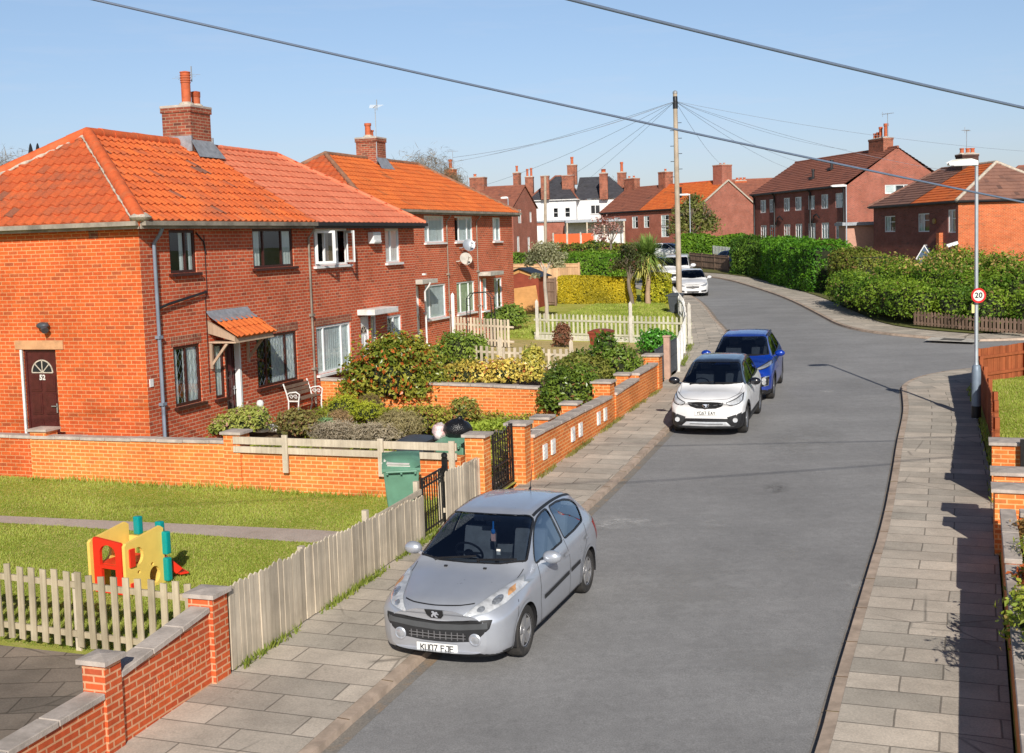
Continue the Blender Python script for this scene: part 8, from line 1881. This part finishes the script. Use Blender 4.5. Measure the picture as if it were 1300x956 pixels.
# overgrown bramble hedge: many lobes
def lobes(path, h0, h1, depth, k):
    out = []; o = Vector(path[0])
    for a, b in zip(path, path[1:]):
        a, b = Vector(a) - o, Vector(b) - o; L = (b - a).length; d = (b - a) / L; s = Vector((-d.y, d.x, 0)).normalized(); s = s if s.x > 0 else -s; n = int(L / k)
        for i in range(n):
            for j in range(3):
                f = j / 2; p = a.lerp(b, (i + .5 + rnd.uniform(-.3, .3)) / n) + s * (depth * f + rnd.uniform(-.15, .15)); hh = h0 + (h1 - h0) * f; r = rnd.uniform(.85, 1.2)
                out.append((p.x, p.y, p.z + hh * .5, k * .85 * r, k * .85 * r, hh * .56 * rnd.uniform(.88, 1.12)))
    return out
pth = [G(1072, 386, .13), G(1108, 400, .13), G(1165, 411, .13), G(1240, 418, .13), G(1330, 424, .13)]
t = thing('bramble_hedge', 'big overgrown light green hedge beyond the side road behind the street lamp', 'hedge', pth[0])
lb_ = lobes(pth, 1.6, 2.45, 4.2, 1.15); P, Nn = blob_points(lb_, 84000, .35, .15); P[:, 2] = np.maximum(P[:, 2], -.3)
leaf_faces('leaves', P, Nn, .054, [(.040, .100, .010), (.165, .26, .028)], LEAF, t, tone=.45, ck=.8, accent=(.24, .17, .07), acc=.04); core('shade_core', lb_, t, CORE, .74)
P2, N2 = P[P[:, 2] > np.quantile(P[:, 2], .80)], Nn[P[:, 2] > np.quantile(P[:, 2], .80)]; sel = nr.random(len(P2)) < .16; leaf_faces('dry_tips', P2[sel] + nr.normal(0, .12, (sel.sum(), 3)) + np.array([0, 0, .1]), N2[sel], .06, [(.22, .15, .06), (.34, .26, .11)], LEAF, t)
bush('taller light green shrub at the right end of the overgrown hedge', G(1285, 405, .2) + Vector((.9, 6, .0)), [(0, 0, 1.1, 1.4, 1.3, 1.2), (-1.0, .2, .8, 1.0, 1.0, 1.0), (1.2, 0, 1.2, 1.3, 1.2, 1.2)], 8000, .085, [(.06, .12, .015), (.22, .30, .05)], name='shrub', cf=.6)
# --- trees
def limb_tree(mb, p, d, L, r, depth, out, spread=.55, k=3):
    q = p + d * L; mb.cyl(p, q, r, r * .68, max(5, 9 - 2 * (3 - depth))); out.append((q, depth))
    if depth == 0: return
    for i in range(k):
        e = (d + Vector((rnd.uniform(-1, 1), rnd.uniform(-1, 1), rnd.uniform(-.2, .6))) * spread).normalized(); limb_tree(mb, q, e, L * rnd.uniform(.6, .85), r * .62, depth - 1, out, spread, k)
def tree(label, p, h, trunk, crown, n, size, cols, bark=BARK, mat=LEAF, name='tree', group=None, lean=(0, 0, 0), **k):
    t = thing(name, label, 'tree', p, 0, group); mb = MB(); d = (Vector((0, 0, 1)) + Vector(lean)).normalized(); ends = []
    q = d * h; mb.tube([(0, 0, -.1), d * h * .35 + Vector((.03, .02, 0)), d * h * .7 - Vector((.03, 0, 0)), q], [trunk * 1.15, trunk, trunk * .9, trunk * .75], 9)
    for i in range(5): limb_tree(mb, q - d * rnd.uniform(0, h * .15), (d + Vector((rnd.uniform(-1, 1), rnd.uniform(-1, 1), rnd.uniform(.1, .6))) * .8).normalized(), k.get('bl', .6) * rnd.uniform(.8, 1.2), trunk * .45, 2, ends)
    mb.build('trunk', bark, t, smooth=60); k.pop('bl', None)
    P, Nn = blob_points(crown, n, k.pop('shell', .75), k.pop('lump', .2)); leaf_faces('crown', P, Nn, size, cols, mat, t, **k); return t
TRI = GP(694, 414, .2)
tree('small grey green topped tree on a bare pale trunk in front of the fence panels', TRI, 2.55, .085, [(-.35, 0, 3.0, .45, .4, .3), (.35, .1, 2.95, .5, .4, .28), (0, 0, 3.3, .6, .5, .35), (-.65, 0, 2.72, .25, .25, .2), (.55, .1, 2.6, .35, .3, .25), (-.45, .0, 2.15, .22, .2, .14), (.8, .2, 2.95, .22, .2, .2)], 3600, .05, [(.10, .12, .08), (.33, .34, .26)], bark=BARKP, tilt=1.0, lean=(.0, 0, 0), bl=.35)
t = thing('cordyline_palm', 'cordyline palm with a round head of strap leaves on a slim trunk', 'palm tree', G(823, 389, .15)); mb = MB(); hp = 2.2
mb.tube([(0, 0, -.1), (-.02, 0, .6), (.03, 0, 1.3), (0, 0, hp)], [.17, .13, .12, .13], 10); mb.tube([(0, 0, hp - .25), (-.12, 0, hp + .1), (-.2, 0, hp + .35)], [.1, .08, .07], 8); mb.tube([(0, 0, hp - .25), (.12, 0, hp + .1), (.18, 0, hp + .4)], [.1, .08, .07], 8); mb.build('trunk', PALMB, t, smooth=50)
V, Fc, Cc = [], [], []
for hd_ in ((-.2, 0, hp + .4), (.18, 0, hp + .45)):
    for i in range(330):
        th = rnd.uniform(0, 2 * PI); el = rnd.uniform(-.65, 1.5); L = rnd.uniform(1.0, 1.45); d = Vector((math.cos(th) * math.cos(el), math.sin(th) * math.cos(el), math.sin(el))); s = d.cross(Vector((0, 0, 1))).normalized() * rnd.uniform(.026, .042); b = len(V)
        for j in range(5):
            f = j / 4; p = Vector(hd_) + d * L * f - Vector((0, 0, .36 * L * f * f * (1.1 - .5 * math.sin(el)))); w_ = s * (1 - .85 * f) * (.7 if j == 0 else 1.2); V += [p - w_, p + w_]
            c = (.13, .20, .045) if el > -.25 else (.34, .32, .09); kk = rnd.uniform(.7, 1.5); Cc += [tuple(x * kk * (1 + .5 * f) for x in c)] * 2
        Fc += [(b + 2 * j, b + 2 * j + 1, b + 2 * j + 3, b + 2 * j + 2) for j in range(4)]
link('crown', np_mesh('crown', V, Fc, col=np.array(Cc)), LEAFG, t)
tree('dark leaved small tree with several twisted trunks left of the palm', G(803, 391, .15), 1.5, .11, [(0, 0, 2.3, .75, .6, .55), (-.6, 0, 2.1, .5, .45, .4), (.5, .1, 1.9, .55, .5, .4), (-.2, 0, 2.85, .5, .4, .35)], 2600, .06, [(.018, .028, .012), (.08, .085, .03)], lean=(-.12, 0, 0), bl=.5, accent=(.22, .10, .07), acc=.08)
tree('pale pink blossom tree in front of the red brick terrace', GP(783, 352, .2) + Vector((0, 4, 0)), 2.6, .10, [(-.5, 0, 3.9, .9, .7, .55), (-.9, 0, 3.2, .7, .6, .5), (.2, 0, 3.4, .7, .6, .5), (-.6, 0, 2.7, .5, .5, .4)], 900, .075, [(.14, .05, .05), (.30, .14, .13)], accent=(.65, .42, .38), acc=.35, bl=.8, shell=.9)
q = at(880, 310, 104); q.z = zr(104) + .8
tree('bushy olive green tree beside the lamp post at the bend', q, 1.5, .18, [(0, 0, 2.9, 1.7, 1.4, 1.5), (-1.1, 0, 2.1, 1.2, 1.0, 1.1), (1.2, 0, 2.2, 1.2, 1.1, 1.2), (.1, 0, 4.1, .9, .8, .9), (-.5, 0, 3.4, 1.0, .9, .9)], 7000, .10, [(.05, .075, .02), (.20, .22, .07)], bl=1.2, shell=.8, accent=(.25, .20, .10), acc=.12)
def bare(label, p, h, r):
    t = thing('bare_tree', label, 'tree', p); mb = MB(); ends = []; mb.cyl((0, 0, -.2), (0, 0, h * .4), r * .05, r * .04, 8)
    for i in range(6): limb_tree(mb, Vector((0, 0, h * .38)), Vector((rnd.uniform(-1, 1), rnd.uniform(-1, 1), rnd.uniform(.4, 1))).normalized(), h * .2, r * .025, 3, ends)
    mb.build('trunk', TWIG, t); P, Nn = blob_points([(0, 0, h * .72, r, r, h * .28)], 5200, .9, .1); leaf_faces('crown', P, Nn, .34, [(.10, .075, .055), (.20, .16, .12)], LEAF, t, aspect=.035); return t
q = at(541, 250, 100); bare('bare winter tree crown rising behind the orange roof', (q.x, q.y, zr(100)), at(541, 194, 100).z - zr(100), 2.9)
q = at(572, 250, 105); bare('smaller bare tree top right of the far orange chimney pot', (q.x, q.y, zr(105)), at(574, 218, 105).z - zr(105), 1.6)
q = at(12, 250, 95); bare('brown green tree top showing at the far left behind the roof', (q.x, q.y, 2.0), at(14, 196, 95).z - 2.0, 2.8)
q = at(772, 250, 175); bare('distant tree crown between the villa chimneys', (q.x, q.y, 4.5), at(776, 228, 175).z - 4.5, 2.2)
# --- right edge planting and weeds
W1 = 'plants behind the right-hand wall'
def RWP(y, d, z): return Vector((wlx(y), y, zr(y) + z)) + Vector((.93, -.36, 0)) * d
bush('green conifer shrub spilling over the near coping at the right edge', RWP(14.7, .50, .55), [(0, 0, .25, .42, .4, .32), (.3, -.2, .3, .4, .4, .35)], 3000, .035, [(.05, .10, .015), (.24, .29, .05)], group=W1, aspect=.2, accent=(.35, .22, .05), acc=.1)
bush('brown dry plant in the brick planter at the right edge', RWP(15.75, .6, .72), [(0, 0, .14, .45, .4, .2)], 1600, .03, [(.13, .08, .03), (.30, .20, .08)], group=W1, cm=COREB)
bush('yellow flowering plant behind the wall at the bottom right corner', RWP(12.9, .42, .45), [(0, 0, .3, .45, .42, .34), (-.25, -.5, .25, .4, .4, .3)], 3000, .035, [(.08, .15, .02), (.30, .34, .06)], group=W1, accent=(.80, .62, .20), acc=.14)
bush('red leaved plant behind the wall between the conifer and the yellow flowers', RWP(13.8, .5, .45), [(0, 0, .3, .4, .4, .32)], 1900, .04, [(.14, .03, .015), (.42, .12, .04)], group=W1, accent=(.20, .24, .05), acc=.25)
bush('leafless rose bush whose shadow falls on the pavement at the bottom right', RWP(11.4, .55, .5), [(0, 0, .5, .45, .45, .55)], 900, .05, [(.06, .10, .02), (.18, .22, .05)], group=W1, cf=.3, aspect=.25)
def weeds(name, pts, n, h, spread, cols=GC):
    V = []; F = []; C = []
    for i in range(n):
        a = nr.integers(0, len(pts) - 1); t = nr.random(); p = Vector(pts[a]).lerp(Vector(pts[a + 1]), t) + Vector((nr.normal(0, spread), nr.normal(0, spread), 0)); m = .5 + .5 * math.sin(a * 7 + t * 9)
        if nr.random() > m: continue
        hh = h * nr.uniform(.4, 1.2); th = nr.uniform(0, 6.28); s = Vector((math.cos(th), math.sin(th), 0)) * .014; b = len(V); V += [p - s, p + s, p + Vector((nr.normal(0, .4) * hh, nr.normal(0, .4) * hh, hh))]; F.append((b, b + 1, b + 2)); k = nr.random(); C += [tuple(np.array(cols[0]) * (1 - k) + np.array(cols[1]) * k)] * 3
    return tag(link(name, np_mesh(name, V, F, col=np.array(C)), GRASSM), None, None, None, 'stuff')
weeds('weeds', [S(-10.1, .16, .09), S(-7, .16, .09), S(-4.6, .16, .09), S(-1.9, .16, .09)], 1500, .10, .03, [(.12, .18, .02), (.30, .34, .07)])
weeds('weeds', [S(-.1, -.27, .09), S(3, -.27, .09), S(6, -.27, .09), S(9, -.27, .09), S(11.4, -.27, .09)], 2000, .08, .035, [(.14, .15, .03), (.34, .31, .10)])
weeds('weeds', [G(1230, 492, .12), G(1258, 575, .12), G(1264, 640, .12)], 700, .10, .04)
weeds('weeds', [S(16, 0, .12), Vector((6.6, 44, zr(44) + .12)), Vector((8.2, 60, zr(60) + .12))], 900, .12, .05, [(.12, .18, .02), (.32, .36, .08)])

# low ground cover between the shrubs in the front bed
n = 16000; uu, vv = nr.uniform(-.6, 5.9, n), nr.uniform(.5, 7.3, n); keep = np.sin(uu * 2.3 + vv) + np.sin(vv * 2.9 - uu * 1.3) > -.5; keep &= np.abs(vv - (uu + 1.1) * 2.2 - .3) > .7; uu, vv = uu[keep], vv[keep]
P = np.array([tuple(S(a, b)) for a, b in zip(uu, vv)]); P[:, 2] += nr.uniform(.02, .16, len(P)); N_ = np.zeros_like(P); N_[:, 2] = 1
tag(leaf_faces('ground_cover', P, N_, .045, [(.08, .13, .02), (.30, .33, .06)], LEAF, accent=(.30, .20, .12), acc=.12), None, None, None, 'stuff')
# ---------------------------------------------------------------- camera, sky, sun
cam = bpy.data.cameras.new('camera'); co = bpy.data.objects.new('camera', cam); COL.objects.link(co)
co.matrix_world = Matrix((( RT.x, UP.x, -FW.x, CAM.x), (RT.y, UP.y, -FW.y, CAM.y), (RT.z, UP.z, -FW.z, CAM.z), (0, 0, 0, 1)))
cam.sensor_fit = 'HORIZONTAL'; cam.sensor_width = 36.0; cam.lens = F_PX / 1300 * 36.0
cam.shift_y = -(956 / 2 - CY) / 1300      # the photograph's optical centre sits above the middle of the frame
cam.clip_start = .1; cam.clip_end = 6000
scene.camera = co
SUN_EL = R(28.8); sun_dir = Vector((.064, -1, 0)).normalized() * math.cos(SUN_EL) + Vector((0, 0, math.sin(SUN_EL)))
sl_ = bpy.data.lights.new('sun', 'SUN'); sl_.energy = 5.0; sl_.angle = R(.53); sl_.color = (1.0, .94, .85); so = bpy.data.objects.new('sun', sl_); COL.objects.link(so)
so.rotation_euler = (-sun_dir).to_track_quat('-Z', 'Y').to_euler()
world = bpy.data.worlds.new('World'); scene.world = world; world.use_nodes = True
nt = world.node_tree; bg = nt.nodes['Background']
sky = nt.nodes.new('ShaderNodeTexSky'); sky.sky_type = 'NISHITA'; sky.sun_disc = False; sky.sun_elevation = SUN_EL
sky.sun_rotation = math.atan2(sun_dir.x, sun_dir.y); sky.altitude = 50; sky.air_density = 1.0; sky.dust_density = .6; sky.ozone_density = 1.5
gz = nd(nt, 'ShaderNodeSeparateXYZ', {0: nd(nt, 'ShaderNodeTexCoord').outputs['Generated']}).outputs[2]
cr = nt.nodes.new('ShaderNodeValToRGB'); nt.links.new(gz, cr.inputs[0]); e = cr.color_ramp.elements
for p_, c_ in ((0.0, (.64, .65, .88)), (.13, (.80, .81, .93)), (.27, (.97, .97, 1.0)), (.5, (.5, .5, .56)), (.8, (.26, .27, .32))):
    el = e[0] if p_ == 0 else e.new(p_); el.color = (*c_, 1)
e[-1].position = 1.0; e[-1].color = (.22, .23, .28, 1)
# faint high cirrus low on the left
cv = nd(nt, 'ShaderNodeMapping', {'Vector': nd(nt, 'ShaderNodeTexCoord').outputs['Generated'], 'Scale': (3, 3, 28)}).outputs[0]
cl = rng(nt, noise(nt, cv, 2.2, 7, .65), .52, .75, 0, .22)
skc = mixc(nt, 1.0, sky.outputs[0], cr.outputs[0], 'MULTIPLY')
skc = mixc(nt, mth(nt, 'MULTIPLY', cl, rng(nt, gz, .35, .1)), skc, (5.4, 5.9, 7.0))
nt.links.new(skc, bg.inputs[0]); bg.inputs[1].default_value = .12
scene.view_settings.view_transform = 'Standard'; scene.view_settings.look = 'None'; scene.view_settings.exposure = 0; scene.view_settings.gamma = 1
scene.cycles.use_denoising = True; scene.cycles.max_bounces = 6; scene.cycles.transparent_max_bounces = 12
scene.cycles.sample_clamp_indirect = 6
